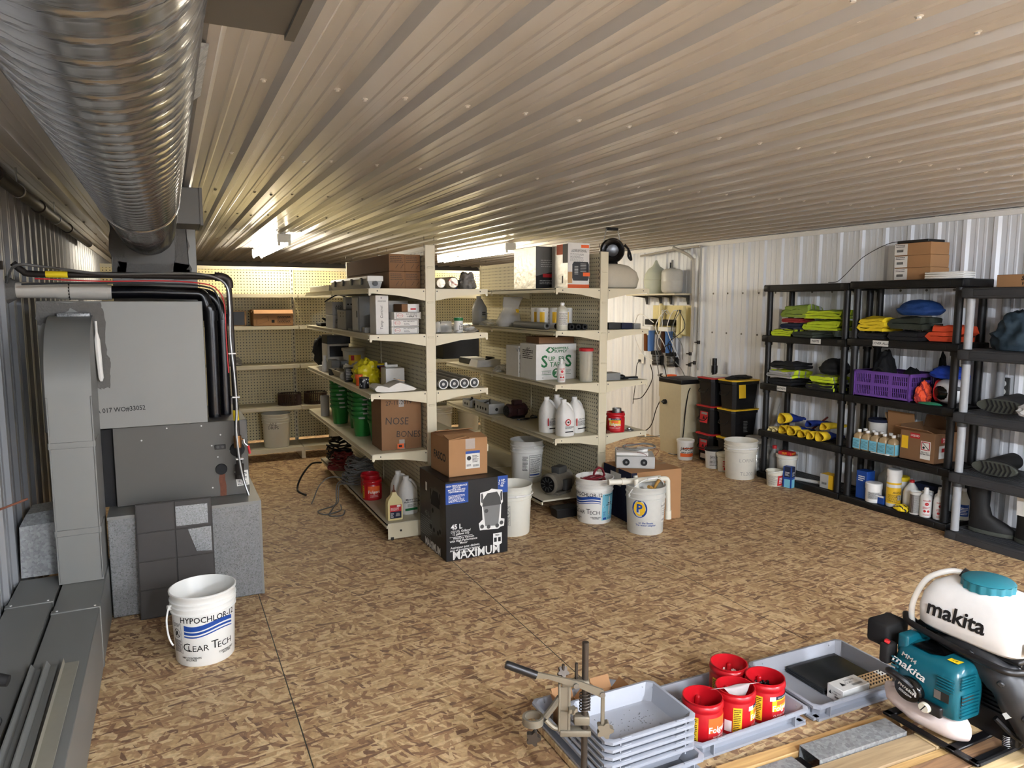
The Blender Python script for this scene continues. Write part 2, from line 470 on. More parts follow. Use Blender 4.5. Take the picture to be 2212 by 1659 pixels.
for i, (x, a, b) in enumerate(NEAR):
    fixture(x, a, b, 'white twin-tube fluorescent fixture on the ceiling ' + ('behind the viewpoint near the spiral duct', 'behind the viewpoint near the long wall', 'added unseen at the end wall behind the viewpoint')[i], 'tube_near')
# ================================================================ furnace corner
# spiral duct under the ceiling
t = thing('spiral_duct', 'long shiny spiral-wound round metal duct hung under the ceiling', 'duct', (-.081, -1.2, 2.14))
R = .152; L = 6.2
g = G('duct_zinc')
n, seg, pitch = 48, 14, .083
rows = int(L/pitch*seg/2)
def spiral(u, v):
    a = 2*PI*u; y = L*v
    ph = (y/pitch + u) % 1
    d = .0045*math.exp(-((ph-.5)/.055)**2) + .0012*math.exp(-((ph-.25)/.03)**2) + .0012*math.exp(-((ph-.75)/.03)**2)
    return ((R+d)*math.sin(a), y, (R+d)*math.cos(a))
g.grid(spiral, n, int(L/pitch*16)); g.out('pipe', t, ang=60)
g = G('duct_zinc'); g.M = Matrix.Rotation(-PI/2, 4, 'X')
g.lathe([(R+.002, 4.55-.02), (R+.007, 4.55-.016), (R+.007, 4.55+.03), (R+.002, 4.55+.034)], 40); g.out('joint_band', t)
for y0, y1, z0, z1 in ((2.15, 2.46, -.01, .19), (5.62, 5.95, -.01, .19)):
    g = G('furnace_grey'); g.box(.13, .285, y0, y1, z0, z1, .003); g.box(.277, .292, y0-.006, y1+.006, z0-.005, z1); g.out('outlet_box', t)
g = G('galvanised'); g.loft([[(.10,3.4,.12),(.10,3.75,.12),(-.1,3.75,.15),(-.1,3.4,.15)], [(.215,3.28,.222),(.215,3.8,.222),(-.16,3.8,.222),(-.16,3.28,.222)]]); g.out('takeoff_boot', t)
# supply plenum that the duct drops into
t = thing('supply_plenum', 'dark grey sheet-metal supply plenum rising behind the furnace to the ceiling', 'duct', (-.05, 5.3, 0))
g = G('duct_grey'); g.box(-.235, .24, -.28, .35, 1.70, 2.386, .003); g.out('box', t)
g = G('furnace_grey'); g.loft([[(-.19,-.281,1.93),(.13,-.281,1.93),(.13,-.281,2.33),(-.19,-.281,2.33)],[(-.16,-.284,1.97),(.10,-.284,1.97),(.10,-.284,2.3),(-.16,-.284,2.3)]]); g.out('collar', t)
rd = random.Random(4); g = G('sealant')
for x0, x1, z0, z1 in ((-.235,-.16,1.86,2.34),(.11,.2,1.86,2.36),(-.2,.19,1.85,1.94)):
    pts = []
    for k in range(40):
        f = k/40*4; i = int(f); q = f-i
        x, z = ((x0+(x1-x0)*q, z0), (x1, z0+(z1-z0)*q), (x1-(x1-x0)*q, z1), (x0, z1-(z1-z0)*q))[i]
        pts.append((x + rd.uniform(-.012,.012), z + rd.uniform(-.012,.012)))
    g.prism([(x, -z) for x, z in pts], .003, Matrix.Rotation(-PI/2, 4, 'X') @ T(0, 0, -.2835))
g.out('sealant', t)
# furnace cabinet, upper coil box and return base
t = thing('furnace', 'grey forced-air furnace cabinet with blank front panels beside the wall', 'furnace', (.05, 4.45, 0))
g = G('furnace_grey'); g.box(-.35, .348, 0, .72, .563, 1.01, .003)
for x, z in ((-.08,.99),(.10,.99),(.2,.93),(.15,.87),(.18,.8),(.25,.83),(-.21,.93),(.145,.62),(.27,.7),(.31,.86)):
    g.use('screw_white'); g.cyl((x, .001, z), (x, -.004, z), .0045, n=8)
g.out('cabinet', t)
g = G('black_matte'); g.box(-.42, -.352, .03, .5, .5645, 1.0); g.out('gap_shade', t)  # black block stands in for the shade in the gap beside the cabinet
g = G('duct_grey'); g.box(-.655, .135, -.05, .55, 1.016, 1.705, .003)
M = frame((-.298, -.0502, 1.118), (1,0,.03), (-.03,0,1)); g.use('ink'); g.text(M, 'A 017 WO#33052', .0, .0, .036, sx=.86, bold=.012)
g.out('coil_box', t)
rd = random.Random(9); g = G('sealant')
pts = [(-.655,1.70),(-.365,1.70),(-.345,1.62),(-.35,1.45),(-.33,1.36),(-.345,1.24),(-.40,1.235),(-.41,1.3),(-.42,1.5),(-.43,1.63),(-.5,1.665),(-.6,1.6),(-.655,1.58)]
q = []
for i in range(len(pts)):
    a, b = pts[i], pts[(i+1) % len(pts)]
    for k in range(6): q.append((a[0]+(b[0]-a[0])*k/6 + rd.uniform(-.006,.006), a[1]+(b[1]-a[1])*k/6 + rd.uniform(-.006,.006)))
g.prism([(x, -z) for x, z in q], .004, Matrix.Rotation(-PI/2, 4, 'X') @ T(0, 0, -.0545)); g.out('sealant', t)
for c, r, nm in (((.196,.725),.033,'plug'), ((.288,.835),.042,'plug')):
    g = G('black_matte'); g.cyl((c[0], .0, c[1]), (c[0], -.012, c[1]), r, r*.93, n=24); g.out(nm, t)
mat('rust', (104,62,44), .85, var=.3, scale=60)
g = G('rust'); g.poly(frame((.2,-.0006,.565),(1,0,0),(0,0,1)), [(-.016,0),(.018,0),(.02,.06),(.014,.1),(.016,.13),(-.014,.13),(-.02,.1),(-.014,.05)]); g.out('rust_streak', t)
g = G('black'); g.box(.165, .225, -.008, 0, .845, .872, .002); g.use('grey_dark')
for x in (.182, .208): g.cyl((x, -.008, .859), (x, -.011, .859), .008, n=12)
g.out('socket', t)
g = G('paper'); M = frame((.31,-.0006,.66),(1,0,.06),(-.06,0,1)); g.patch(M, -.035, .035, -.045, .045); g.use('ink'); g.lines(M, -.03, .03, -.04, .035, 9, seed=3); g.out('notice', t)
t = thing('return_air_base', 'galvanised spangled return-air box on the floor under the furnace', 'duct', (.05, 4.26, 0))
g = G('galvanised_bright'); g.box(-.388, .388, 0, .9, .003, .56, .004); g.out('box', t)
g = G('duct_grey'); g.box(-.389, .389, -.001, .9, .545, .5625); g.box(.376, .3895, -.0015, .9, .003, .56); g.out('seam_cap', t)
# riser with a radiused top into the coil box
t = thing('duct_riser', 'grey rectangular duct riser with a curved top joining the furnace', 'duct', (-.45, 4.06, 0))
g = G('duct_grey'); x0, x1 = -.098, .098
pr = [(0, .30)] + [(0, 1.25)] + [(.333 - .333*math.cos(a), 1.25 + .38*math.sin(a)) for a in [PI/2*k/10 for k in range(1, 11)]] + [(.333, .30)]
g.prism(pr, x1, Matrix(((0,0,1,0),(1,0,0,0),(0,1,0,0),(0,0,0,1))), x0); g.out('body', t, ang=25)
for z in (1.0, .56): 
    g = G('duct_grey'); g.box(x0-.004, x1+.004, -.004, .19, z-.016, z+.016, .002); g.out('drive_cleat', t)
for x in (x0+.004, x1-.004):
    g = G('duct_grey'); g.box(x-.004, x+.004, -.005, .002, .31, 1.24, .002); g.out('seam', t)
g = G('galvanised_bright'); g.box(-.06, .09, .28, .328, 1.62, 1.645, .006, 2, M=T(0,0,.0)); g.out('flange', t)
g = G('white_matte'); g.tube([(.112,.30,1.60),(.113,.30,1.5),(.117,.305,1.36),(.12,.31,1.28)], [.006,.014,.013,.006], 8, 3); g.out('foam_strip', t)
# two floor trunks running toward the camera
for nm, xa, xb, ye, lab in (('floor_trunk', -.535, -.345, 4.06, 'long low grey rectangular duct on the floor, on the room side of the pair'),
                       ('floor_trunk', -.735, -.549, 4.22, 'long low grey rectangular duct on the floor tight beside the wall')):
    t = thing(nm, lab, 'duct', (xa, -1.5, 0))
    w = xb-xa; l = ye+1.5
    g = G('duct_grey'); g.box(0, w, 0, l + (.34 if xa > -.6 else 0), .004, .298, .003); g.out('body', t)
    for y in (l-.36, l-1.7, l-3.05):
        g = G('duct_grey'); g.box(-.003, w+.004, y-.018, y+.018, .006, .303, .002); g.use('screw_white')
        for x in (.02, w-.02): g.cyl((x, y, .302), (x, y, .306), .005, n=8)
        g.out('drive_cleat', t)
t = thing('wall_riser', 'short galvanised duct box standing on the wall-side floor duct', 'duct', (-.64, 4.25, .305))
g = G('galvanised'); g.loft([[(-.09,-.02,0),(.09,-.02,0),(.09,.25,0),(-.09,.25,0)],[(-.085,.0,.26),(.09,0,.27),(.09,.25,.27),(-.085,.25,.26)],[(-.06,.05,.31),(.09,.05,.325),(.09,.25,.325),(-.06,.25,.31)]]); g.out('box', t)
g = G('black'); g.tube([(.07,.03,.31),(.085,.02,.345),(.088,.02,.37)], .008, 6, 3); g.out('strap', t)
# dark filter panel leaning on the return box
mat('filter_brown', (46,42,38), .55, var=.1)
t = thing('tile_board', 'dark brown board of eight squares leaning on the galvanised box', 'panel', (-.0145, 4.17, 0))
A = Matrix.Rotation(-.11, 4, 'X')
g = G('filter_brown'); g.M = A; g.box(-.19, .19, .0, .012, .002, .625, .002); g.out('board', t)
for i in range(2):
    for j in range(4):
        x0, z0 = -.185 + i*.187, .008 + j*.154
        g = G('filter_brown'); g.M = A; g.box(x0, x0+.183, -.004, .0, z0, z0+.15, .0015)
        if i == 1 and j == 3: g.use('galvanised_bright'); g.box(x0+.004, x0+.165, -.0052, -.004, z0+.014, z0+.122)
        if i == 1 and j == 2: g.use('galvanised_bright'); g.prism([(x0+.06, -(z0+.145)), (x0+.178, -(z0+.149)), (x0+.178, -(z0+.012)), (x0+.1, -(z0+.02))], .0052, A.inverted() @ A @ Matrix.Rotation(-PI/2, 4, 'X') @ T(0,0,-.0092))
        g.out('square', t)
# vent pipes over the furnace
t = thing('vent_pipe', 'grey plastic vent pipe from the wall turning to black elbows beside the furnace', 'pipe', (0, 4.62, 0))
g = G('pvc'); g.cyl((-.72, 0, 1.765), (-.27, 0, 1.755), .042, n=20); g.use('sealant'); g.cyl((-.758, 0, 1.765), (-.715, 0, 1.765), .075, .05, n=20); g.out('pipe', t)
g = G('pvc'); g.cyl((-.53, 0, 1.761), (-.29, 0, 1.756), .046, n=20); g.out('coupling', t)
g = G('iron_pipe'); g.M = T(-.47, 0, 1.76) @ Matrix.Rotation(PI/2, 4, 'Y')
for k in range(16): g.M = T(-.47, 0, 1.76) @ Matrix.Rotation(2*PI*k/16, 4, 'X'); g.cyl((0, 0, .0445), (.001, .0, .0455), .008, n=8)
g.out('strap', t)
g = G('black_pipe'); g.tube([(-.275, 0, 1.755), (-.1, 0, 1.757), (.05, 0, 1.752), (.12, -.0, 1.75), (.19, -.0, 1.742), (.215, 0, 1.68), (.234, 0, 1.6), (.234, 0, 1.012)], .036, 16, 6); g.out('black_pipe', t)
g = G('black_pipe'); g.tube([(.1, .09, 1.75), (.22, .09, 1.745), (.275, .09, 1.70), (.298, .09, 1.62), (.3, .09, 1.5), (.3, .09, 1.012)], .034, 16, 6); g.out('black_pipe', t)
for x, y, z in ((.234, 0, 1.62), (.3, .09, 1.6)):
    g = G('black_pipe'); g.cyl((x, y, z-.03), (x, y, z+.03), .042, n=20); g.out('coupling', t)
# gas line, conduit
t = thing('gas_line', 'dark iron gas pipe running over the furnace and down its front to a valve', 'pipe', (0, 4.38, 0))
g = G('iron_pipe')
g.tube([(-.70, .1, 1.90), (-.66, .1, 1.86), (-.6, .1, 1.845), (-.2,.08,1.845), (.27,0,1.84)], .017, 12, 4)
g.tube([(.27, 0, 1.84), (.315, 0, 1.825), (.326, 0, 1.79), (.33, 0, 1.5), (.336, 0, .99), (.34, 0, .70)], .0155, 12, 4); g.out('pipe', t)
g = G('iron_pipe')
g.tube([(.255, 0, 1.842), (.3, 0, 1.838), (.325, 0, 1.815), (.326, 0, 1.78)], .024, 12, 4); g.cyl((.341,0,.76),(.341,0,.70),.024,n=14); g.cyl((.341,0,.70),(.341,0,.675),.026,n=14); g.out('elbow', t)
g = G('yellow'); g.cyl((.3335, 0, 1.08), (.3345, 0, 1.02), .0165, n=14); g.cyl((-.56,.098,1.845),(-.46,.094,1.845),.0178,n=14); g.out('yellow_tag', t)
g = G('brass'); g.cyl((.336,0,.93),(.337,0,.86),.022,n=12); g.cyl((.336,0,.91),(.36,-.0,.905),.008,n=8); g.out('valve', t)
g = G('chrome'); g.tube([(.36,0,.91),(.37,-.01,.905),(.372,-.012,.885),(.393,-.012,.865)], .004, 6, 2); g.use('ink_red'); g.tube([(.393,-.012,.868),(.4,-.012,.82)], .007, 8); g.out('lever', t)
t = thing('flexible_conduit', 'ribbed silver armoured cable strapped along the gas pipe', 'cable', (0, 4.36, 0))
g = G('steel')
path = [(-.735,.13,1.80),(-.68,.06,1.885),(-.55,.075,1.88),(-.3,.06,1.85),(0,.025,1.855),(.2,-.012,1.85),(.305,-.022,1.80),(.322,-.022,1.68),(.318,-.022,1.5),(.33,-.022,1.3),(.336,-.022,1.1),(.328,-.026,.97),(.338,-.03,.8),(.355,-.032,.68),(.38,-.045,.585)]
g.tube(path, .0075, 8, 8); g.out('armour', t)
g = G('white_paint')
for z, x in ((1.41,.325),(1.16,.335),(.8,.34)):
    g.box(x-.02, x+.02, -.034, .003, z-.003, z+.003)
g.out('cable_tie', t)
t = thing('thermostat_wire', 'thin red and black wires sagging along the furnace pipes', 'cable', (0, 4.36, 0))
g = G('ink_red'); g.tube([(-.6,.05,1.82),(-.3,.04,1.81),(0,.02,1.815),(.2,-.01,1.80),(.27,-.01,1.76),(.297,-.01,1.68),(.298,-.01,1.5),(.303,-.01,1.3)], .0035, 6, 6); g.out('red_wire', t)
g = G('black'); g.tube([(-.66,.05,1.79),(-.4,.045,1.80),(0,.03,1.80),(.2,.0,1.785),(.26,-.005,1.74),(.284,-.005,1.6)], .005, 6, 6); g.out('black_wire', t)
# dark pipe along the wall by the ceiling
t = thing('wall_pipe', 'dark brown iron pipe hung high along the wall with vertical drops', 'pipe', (-.66, 0, 2.27))
g = G('iron_pipe'); g.cyl((0, .5, 0), (0, 8.3, 0), .032, n=16); g.out('main', t)
for y in (3.35, 4.05): 
    g = G('iron_pipe'); g.cyl((-.045, y, .0), (-.045, y, -.40), .022, n=12); g.cyl((-.045, y, -.38), (-.045, y, -.42), .034, n=12); g.out('drop', t)
for y in (3.4, 3.95, 5.2, 6.6): 
    g = G('iron_pipe'); g.cyl((0, y-.03, 0), (0, y+.03, 0), .04, n=16); g.out('coupling', t)
for y in (4.5, 5.9): 
    g = G('steel'); g.cyl((0, y, .03), (0, y, .115), .004, n=6); g.M = T(0, y, 0) @ Matrix.Rotation(PI/2, 4, 'X'); g.lathe([(.034,-.01),(.038,-.01),(.038,.01),(.034,.01)], 16); g.out('hanger', t)
# bits lying on the floor ducts
mat('sheet_tan', (150,146,132), .5, .4)
for k, (pa, pb, w, m, lab) in enumerate((
   ((-0.399,3.121), (-0.402,2.422), .05, 'sheet_tan', 'pale angle strip of sheet metal lying on the floor duct'),
   ((-0.464,3.121), (-0.462,2.451), .038, 'duct_grey', 'dull grey sheet-metal channel lying beside the pale strip on the duct'),
   ((-0.513,3.106), (-0.509,2.473), .032, 'duct_grey', 'dull grey sheet-metal channel lying at the gap between the floor ducts'))):
    a, b = Vector(pa), Vector(pb); d = (b-a).normalized(); b = a + d*1.5
    g = G(m); l = 1.5; h = .012
    g.prism([(-w/2,0),(w/2,0),(w/2,.004),(w/2-.012,.006),(-w/2+.016,.006),(-w/2+.004,.03),(-w/2,.03)], 0, Matrix(((1,0,0,0),(0,0,1,0),(0,1,0,0),(0,0,0,1))), l) if k else g.prism([(-w/2,0),(w/2,0),(w/2,.006),(-w/2+.003,.006),(-w/2,.028)], 0, Matrix(((1,0,0,0),(0,0,1,0),(0,1,0,0),(0,0,0,1))), l)
    o = g.out('metal_strip', None, (b.x, b.y, .3045)); o.rotation_euler = (0, 0, math.atan2(-(a-b).x, (a-b).y)); tag(o, lab, 'metal strip')
t = thing('blower_motor', 'blower motor with black dome and coloured wires standing on the wall-side duct', 'motor', (-.652, 2.75, .304))
g = G('chrome'); g.lathe([(0,0),(.085,0),(.092,.006),(.085,.014),(.06,.02),(.056,.06),(.05,.1),(0,.1)], 32); g.out('base', t)
g = G('iron_pipe'); g.cyl((0,0,.09),(0,0,.16),.045,n=20); g.box(.03,.06,-.02,.02,.05,.13,.004); g.out('stator', t)
g = G('black_matte'); g.lathe([(.05,.12),(.075,.14),(.098,.2),(.1,.235),(.085,.27),(.05,.29),(0,.297)], 32); g.cyl((.085,-.02,.17),(.125,-.03,.16),.022,.018,n=12); g.out('dome', t)
for m, z, r in (('yellow', .1, .03), ('ink_red', .07, .036)):
    g = G(m); g.tube([(.0,-.06,z),(.03,-.075,z-.02),(.065,-.06,z-.005),(.075,-.03,z+.03),(.06,-.01,z+.05)], .0035, 6, 5); g.out('wire', t)
t = thing('pry_bar', 'grey pipe handle with a rusty wire hook leaning at the wall', 'bar', (-.68, 3.0, 0))
g = G('steel'); g.cyl((-.01,-.5,0.721-.08),(-.01,.32,0.728+.0), .016, n=12); g.out('handle', t)
g = G('rust'); g.tube([(-.01,.3,.80),(-.01,.38,.83),(0,.43,.86),(.02,.45,.86),(.05,.5,.86),(.11,.56,.87)], .005, 6, 4); g.out('hook', t)
# ================================================================ gondola shelving
SD = .405
def shelf_part(t, x0, x1, y0, y1, z, side, ends=True, deck=False):
    """one shelf: plate, rolled price-rail edge on its outer side, a tapering bracket at each end"""
    g = G('almond_deck' if deck else 'almond')
    xo, xi = (x0, x1) if side < 0 else (x1, x0); s = 1 if xi > xo else -1
    g.box(min(xo,xi), max(xo,xi), y0, y1, z-.012, z); g.use('almond')
    g.box(xo, xo+s*.012, y0, y1, z-.034, z-.0006)
    g.box(xo, xo-s*.006, y0, y1, z-.006, z); g.box(xo, xo-s*.008, y0, y1, z-.036, z-.028)
    return g.out('shelf', t)
def bracket(t, xo, xi, y, z, tall=.085):
    s = 1 if xi > xo else -1; d = abs(xi-xo)
    g = G('almond'); pts = [(0,0),(d,0),(d,-tall),(d*.55,-.05),(.02,-.034),(.012,-.05),(0,-.048)]
    g.prism([(xo+s*a, -(z-.0005+b)) for a, b in pts], .0015, Matrix.Rotation(-PI/2, 4, 'X') @ T(0, 0, y-.0015), -.0015)
    g.use('slot')
    for a in (.06, d-.012): g.cyl((xo+s*a, y-.0035, z-.018), (xo+s*a, y-.0005, z-.018), .005, n=8)
    return g.out('bracket', t)
def upright(t, x, y, z1, w=.074, d=.03, face=-1):
    g = G('almond'); g.box(x-w/2, x+w/2, y-d/2, y+d/2, .01, z1, .003); g.use('slot')
    for k in range(int(z1/.05)):
        z = .08 + k*.05
        for s in (-1, 1): g.box(x+s*w/2-.0012, x+s*w/2+.0012, y+.002, y+.007, z, z+.028)
    g.use('almond')
    for k in range(8):
        z = .22 + k*.245
        if z < z1: g.box(x-w*.32, x+w*.32, y-d/2-.004, y-d/2+.001, z, z+.012, .003)
    return g.out('upright', t)
def gondola(name, label, cx, ya, zs, left, right, base_l, base_r, zt=2.10):
    t = thing(name, label, 'shelving unit')
    ys = [ya, ya+1.225, ya+2.45]
    for k, y in enumerate(ys): upright(t, cx, y + (.015 if k == 0 else 0), zt)
    for k in range(2):
        a, b = ys[k]+.018+(.012 if k == 0 else 0), ys[k+1]-.016
        for s in (-1, 1):
            g = G('pegboard_side'); g.box(cx+s*.026, cx+s*.031, a, b, .15, zt-.035)
            g.use('almond'); g.box(cx+s*.02, cx+s*.033, a, b, zt-.035, zt-.01)
            g.box(cx+s*.02, cx+s*.036, a, b, .1, .15)
            g.out('back_panel', t)
        for s, lst in ((-1, left), (1, right)):
            for z in lst:
                xa = cx + s*.038; xb = xa + s*SD
                shelf_part(t, min(xa,xb), max(xa,xb), a-.01, b+.008, z, s)
        for s, w in ((-1, base_l), (1, base_r)):
            if not w: continue
            xa = cx + s*.038; xb = cx + s*w
            g = G('almond_deck'); g.box(min(xa,xb), max(xa,xb), a-.01, b+.008, .108, .122); g.use('almond')
            g.box(xb, xb - s*.012, a-.01, b+.008, .085, .1215)
            g.box(min(xa, xb - s*.06), max(xa, xb - s*.06), b-.05, b, .004, .108)
            if k: g.box(xb - s*.06, xb - s*.075, a+.1, b, .004, .108)
            g.out('base_deck', t)
    for s, lst in ((-1, left), (1, right)):
        for z in lst:
            for y in (ys[0]+.004, ys[1]+.017):
                bracket(t, cx + s*(.038+SD), cx + s*.038, y, z)
    return t
g1 = gondola('gondola_shelving', 'almond double-sided gondola shelving holding the green pails and the long cartons', 1.692, 4.85, 0, [1.794,1.474,1.065,.635], [1.794,1.474,1.065,.635], .345, .40)
g = G('almond'); g.box(1.355, 1.655, 4.865, 4.868, .006, .118); g.use('slot'); g.cyl((1.45,4.8652,.062),(1.45,4.8638,.062),.008,n=12); g.cyl((1.385,4.866,.0),(1.385,4.866,.02),.012,n=10); g.out('end_panel', g1)
g2 = gondola('gondola_shelving', 'almond double-sided gondola shelving holding the foil-faced carton and white jugs', 3.18, 4.90, 0, [1.81,1.475,1.05,.615], [1.81,1.475,1.05,.615], .55, .44)
# run of single-sided shelving across the back
t = thing('pegboard_shelving', 'almond pegboard shelving run across the back of the room', 'shelving unit')
YB = 8.36; xs = [-1.165+1.2225*k+1.22*.0 for k in range(1, 5)]
xs = [.06, 1.28, 2.50, 3.72]
for x in xs:
    g = G('almond'); g.box(x-.018, x+.018, YB-.02, YB+.03, .01, 2.085, .002); g.use('slot')
    for k in range(40): g.box(x-.004, x+.004, YB-.0212, YB-.0195, .08+k*.05, .108+k*.05)
    g.out('upright', t)
for a, b in zip([-.6] + xs[:-1], xs):
    a += .02; b -= .02
    g = G('pegboard_back'); g.box(a, b, YB-.006, YB, .16, 2.05); g.use('almond'); g.box(a, b, YB-.014, YB+.005, 2.05, 2.085); g.out('back_panel', t)
    for z in (1.785, 1.447, 1.028, .575):
        g = G('almond_deck'); g.box(a-.015, b+.015, YB-.40, YB-.015, z-.012, z); g.use('almond'); g.box(a-.015, b+.015, YB-.412, YB-.40, z-.036, z); g.out('shelf', t)
    g = G('almond_deck'); g.box(a-.015, b+.015, YB-.45, YB-.015, .12, .135); g.use('almond'); g.box(a-.015, b+.015, YB-.462, YB-.45, .09, .135); g.out('base_deck', t)
for x in xs:
    g = G('almond'); g.box(x-.02, x+.02, YB-.44, YB-.02, .004, .12); g.out('base_foot', t)
# ================================================================ plastic shelf units by the wall
def plastic_unit(label, x0, x1, y0, y1, tiers, th, m, pm, pr, inset=.045, slots=True):
    t = thing('plastic_shelf_unit', label, 'shelving unit', ((x0+x1)/2, (y0+y1)/2, 0))
    cx, cy = (x0+x1)/2, (y0+y1)/2; hx, hy = (x1-x0)/2, (y1-y0)/2
    for z in tiers:
        g = G(m)
        g.box(-hx, hx, -hy, -hy+.03, z-th, z, .006); g.box(-hx, hx, hy-.03, hy, z-th, z, .006)
        g.box(-hx, -hx+.03, -hy, hy, z-th, z, .006); g.box(hx-.03, hx, -hy, hy, z-th, z, .006)
        g.box(-hx-.003, -hx, -hy+.09, hy-.09, z-th*.75, z-th*.2, .002)
        n = int((hx*2-.06)/.034)
        for k in range(n): x = -hx+.03+ (k+.5)*(hx*2-.06)/n; g.box(x-.012, x+.012, -hy+.01, hy-.01, z-.012, z-.004)
        for y in (-hy*.34, hy*.34): g.box(-hx+.01, hx-.01, y-.01, y+.01, z-.03, z-.006)
        for sx in (-1, 1):
            for sy in (-1, 1): g.cbox((sx*(hx-inset), sy*(hy-inset), z-th/2), (inset*2.06, inset*2.06, th), bev=.012, seg=2)
        g.out('shelf', t)
    for sx in (-1, 1):
        for sy in (-1, 1):
            g = G(pm)
            g.cyl((sx*(hx-inset), sy*(hy-inset), 0), (sx*(hx-inset), sy*(hy-inset), tiers[-1]-.002), pr, n=16)
            g.use(m)
            for z in tiers[1:-1]: g.cyl((sx*(hx-inset), sy*(hy-inset), z-th-.03), (sx*(hx-inset), sy*(hy-inset), z-th+.0), pr*1.25, n=16)
            g.out('post', t)
    return t
unit_jackets = plastic_unit('black five-tier plastic shelf unit holding jackets and folded pants', 5.15, 5.52, 4.215, 5.165, [.055,.47,.925,1.385,1.86], .062, 'black_shelf', 'black_shelf', .028)
unit_crate = plastic_unit('black five-tier plastic shelf unit with the purple crate', 5.15, 5.52, 3.26, 4.205, [.055,.47,.925,1.4,1.87], .062, 'black_shelf', 'black_shelf', .028)
plastic_unit('charcoal plastic shelf unit with grey posts and rubber boots', 5.02, 5.52, 2.02, 3.185, [.06,.49,.925,1.37,1.80], .075, 'charcoal_shelf', 'grey_post', .027)
def shelf_label(txt, x, y, z, w, unit):
    g = G('paper')
    g.box(-.0015, 0, -w/2, w/2, -.022, .022)
    g.use('ink')
    g.text(frame((-.0016, 0, 0), (0, -1, 0), (0, 0, 1)), txt, 0, 0, .026, bold=.01)
    g.out('shelf_label', unit, (x-unit.location.x, y-unit.location.y, z))
shelf_label('PANTS', 5.1465, 4.524, 1.356, .11, unit_jackets)
shelf_label('COVER ALLS', 5.1465, 3.886, 1.37, .14, unit_crate)
shelf_label('JACKETS', 5.1465, 4.889, .896, .11, unit_jackets)
# ================================================================ builders used many times
def faces(w, d, h):
    return dict(front=frame((0,-d/2,h/2),(1,0,0),(0,0,1)), left=frame((-w/2,0,h/2),(0,-1,0),(0,0,1)),
                top=frame((0,0,h),(1,0,0),(0,1,0)), right=frame((w/2,0,h/2),(0,1,0),(0,0,1)))
def carton(label, loc, w, d, h, rz=0, m='card', group=None, flaps=(), prints=None, name='cardboard_box', cat='box', tape=True, bev=.002):
    """box with its origin at the bottom centre; flaps: list of (side, angle, length); an open box is hollow"""
    t = thing(name, label, cat, loc, rz, group)
    g = G(m)
    if flaps:
        for x0, x1, y0, y1 in ((-w/2,w/2,-d/2,-d/2+.004),(-w/2,w/2,d/2-.004,d/2),(-w/2,-w/2+.004,-d/2+.004,d/2-.004),(w/2-.004,w/2,-d/2+.004,d/2-.004)): g.box(x0,x1,y0,y1,0,h)
        g.box(-w/2,w/2,-d/2,d/2,0,.004)
    else:
        g.cbox((0,0,h/2), (w,d,h), bev=bev)
        if tape: g.use('tape'); g.patch(faces(w,d,h)['top'], -w/2, w/2, -.022, .022); g.patch(faces(w,d,h)['left'], -.022, .022, h/2-min(.06,h*.3), h/2)
    if prints: prints(g, faces(w,d,h), w, d, h)
    g.out('body', t)
    for side, a, l in flaps:
        g = G(m)
        A = {'front': T(0,-d/2,h), 'back': T(0,d/2,h) @ Matrix.Rotation(PI,4,'Z'), 'left': T(-w/2,0,h) @ Matrix.Rotation(-PI/2,4,'Z'), 'right': T(w/2,0,h) @ Matrix.Rotation(PI/2,4,'Z')}[side]
        q = (w if side in ('front','back') else d)
        g.M = A @ Matrix.Rotation(a, 4, 'X'); g.box(-q/2+.003, q/2-.003, -l, 0, -.002, .0015); g.out('flap', t)
    return t
def pail(label, loc, rz=0, m='pail_white', H=.36, R=.15, rb=.132, rings=(.315,.29,.262), handle=None, prints=None, fill=None, group=None, name='pail', lid=None, hm='white'):
    """round plastic pail; handle: None or angle of the wire bail (0 hangs down the near side, pi/2 stands up)"""
    t = thing(name, label, 'pail', loc, rz, group)
    k = H/.36; W = .0035
    Rz = lambda z: rb + (R*.965-rb)*max(0, min(1, z/(H*.95)))
    g = G(m)
    p = [(0,.004),(rb-.006,.004),(rb-.004,0),(rb,.006)]
    for z in sorted(rings):
        z *= k; p += [(Rz(z-.006), z-.006), (Rz(z)+.006, z-.003), (Rz(z)+.006, z+.002), (Rz(z+.006), z+.006)]
    p += [(Rz(H-.018), H-.018), (R, H-.012), (R+.001, H-.002), (R-.004, H), (R-.007, H-.004)]
    zi = H*fill if fill else .01
    p += [(Rz(zi)-W, zi), (0, zi)]
    g.lathe(p, 40)
    if prints: prints(g, Rz, H)
    g.out('body', t, ang=50)
    if lid:
        g = G(lid); g.lathe([(R-.004,H-.016),(R+.006,H-.016),(R+.006,H+.006),(R-.004,H+.009),(R-.012,H+.004),(0,H+.004)], 40); g.out('lid', t)
    if handle is not None:
        ze = H*.80; r = Rz(ze)+.006
        g = G(m)
        for s in (-1, 1): g.cyl((s*(r-.004),0,ze), (s*(r+.008),0,ze), .012*k, n=12)
        g.out('ear', t)
        g = G(hm); pts = []
        L = r*1.02
        for i in range(13):
            a = PI*i/12; x = -(r+.006)*math.cos(a); q = L*math.sin(a)
            pts.append((x, -q*math.cos(handle), ze + q*math.sin(handle)))
        g.tube(pts, .0035*k+.0008, 8, 3); g.cyl(Vector(pts[5]), Vector(pts[7]), .008*k, n=10); g.out('handle', t)
    return t
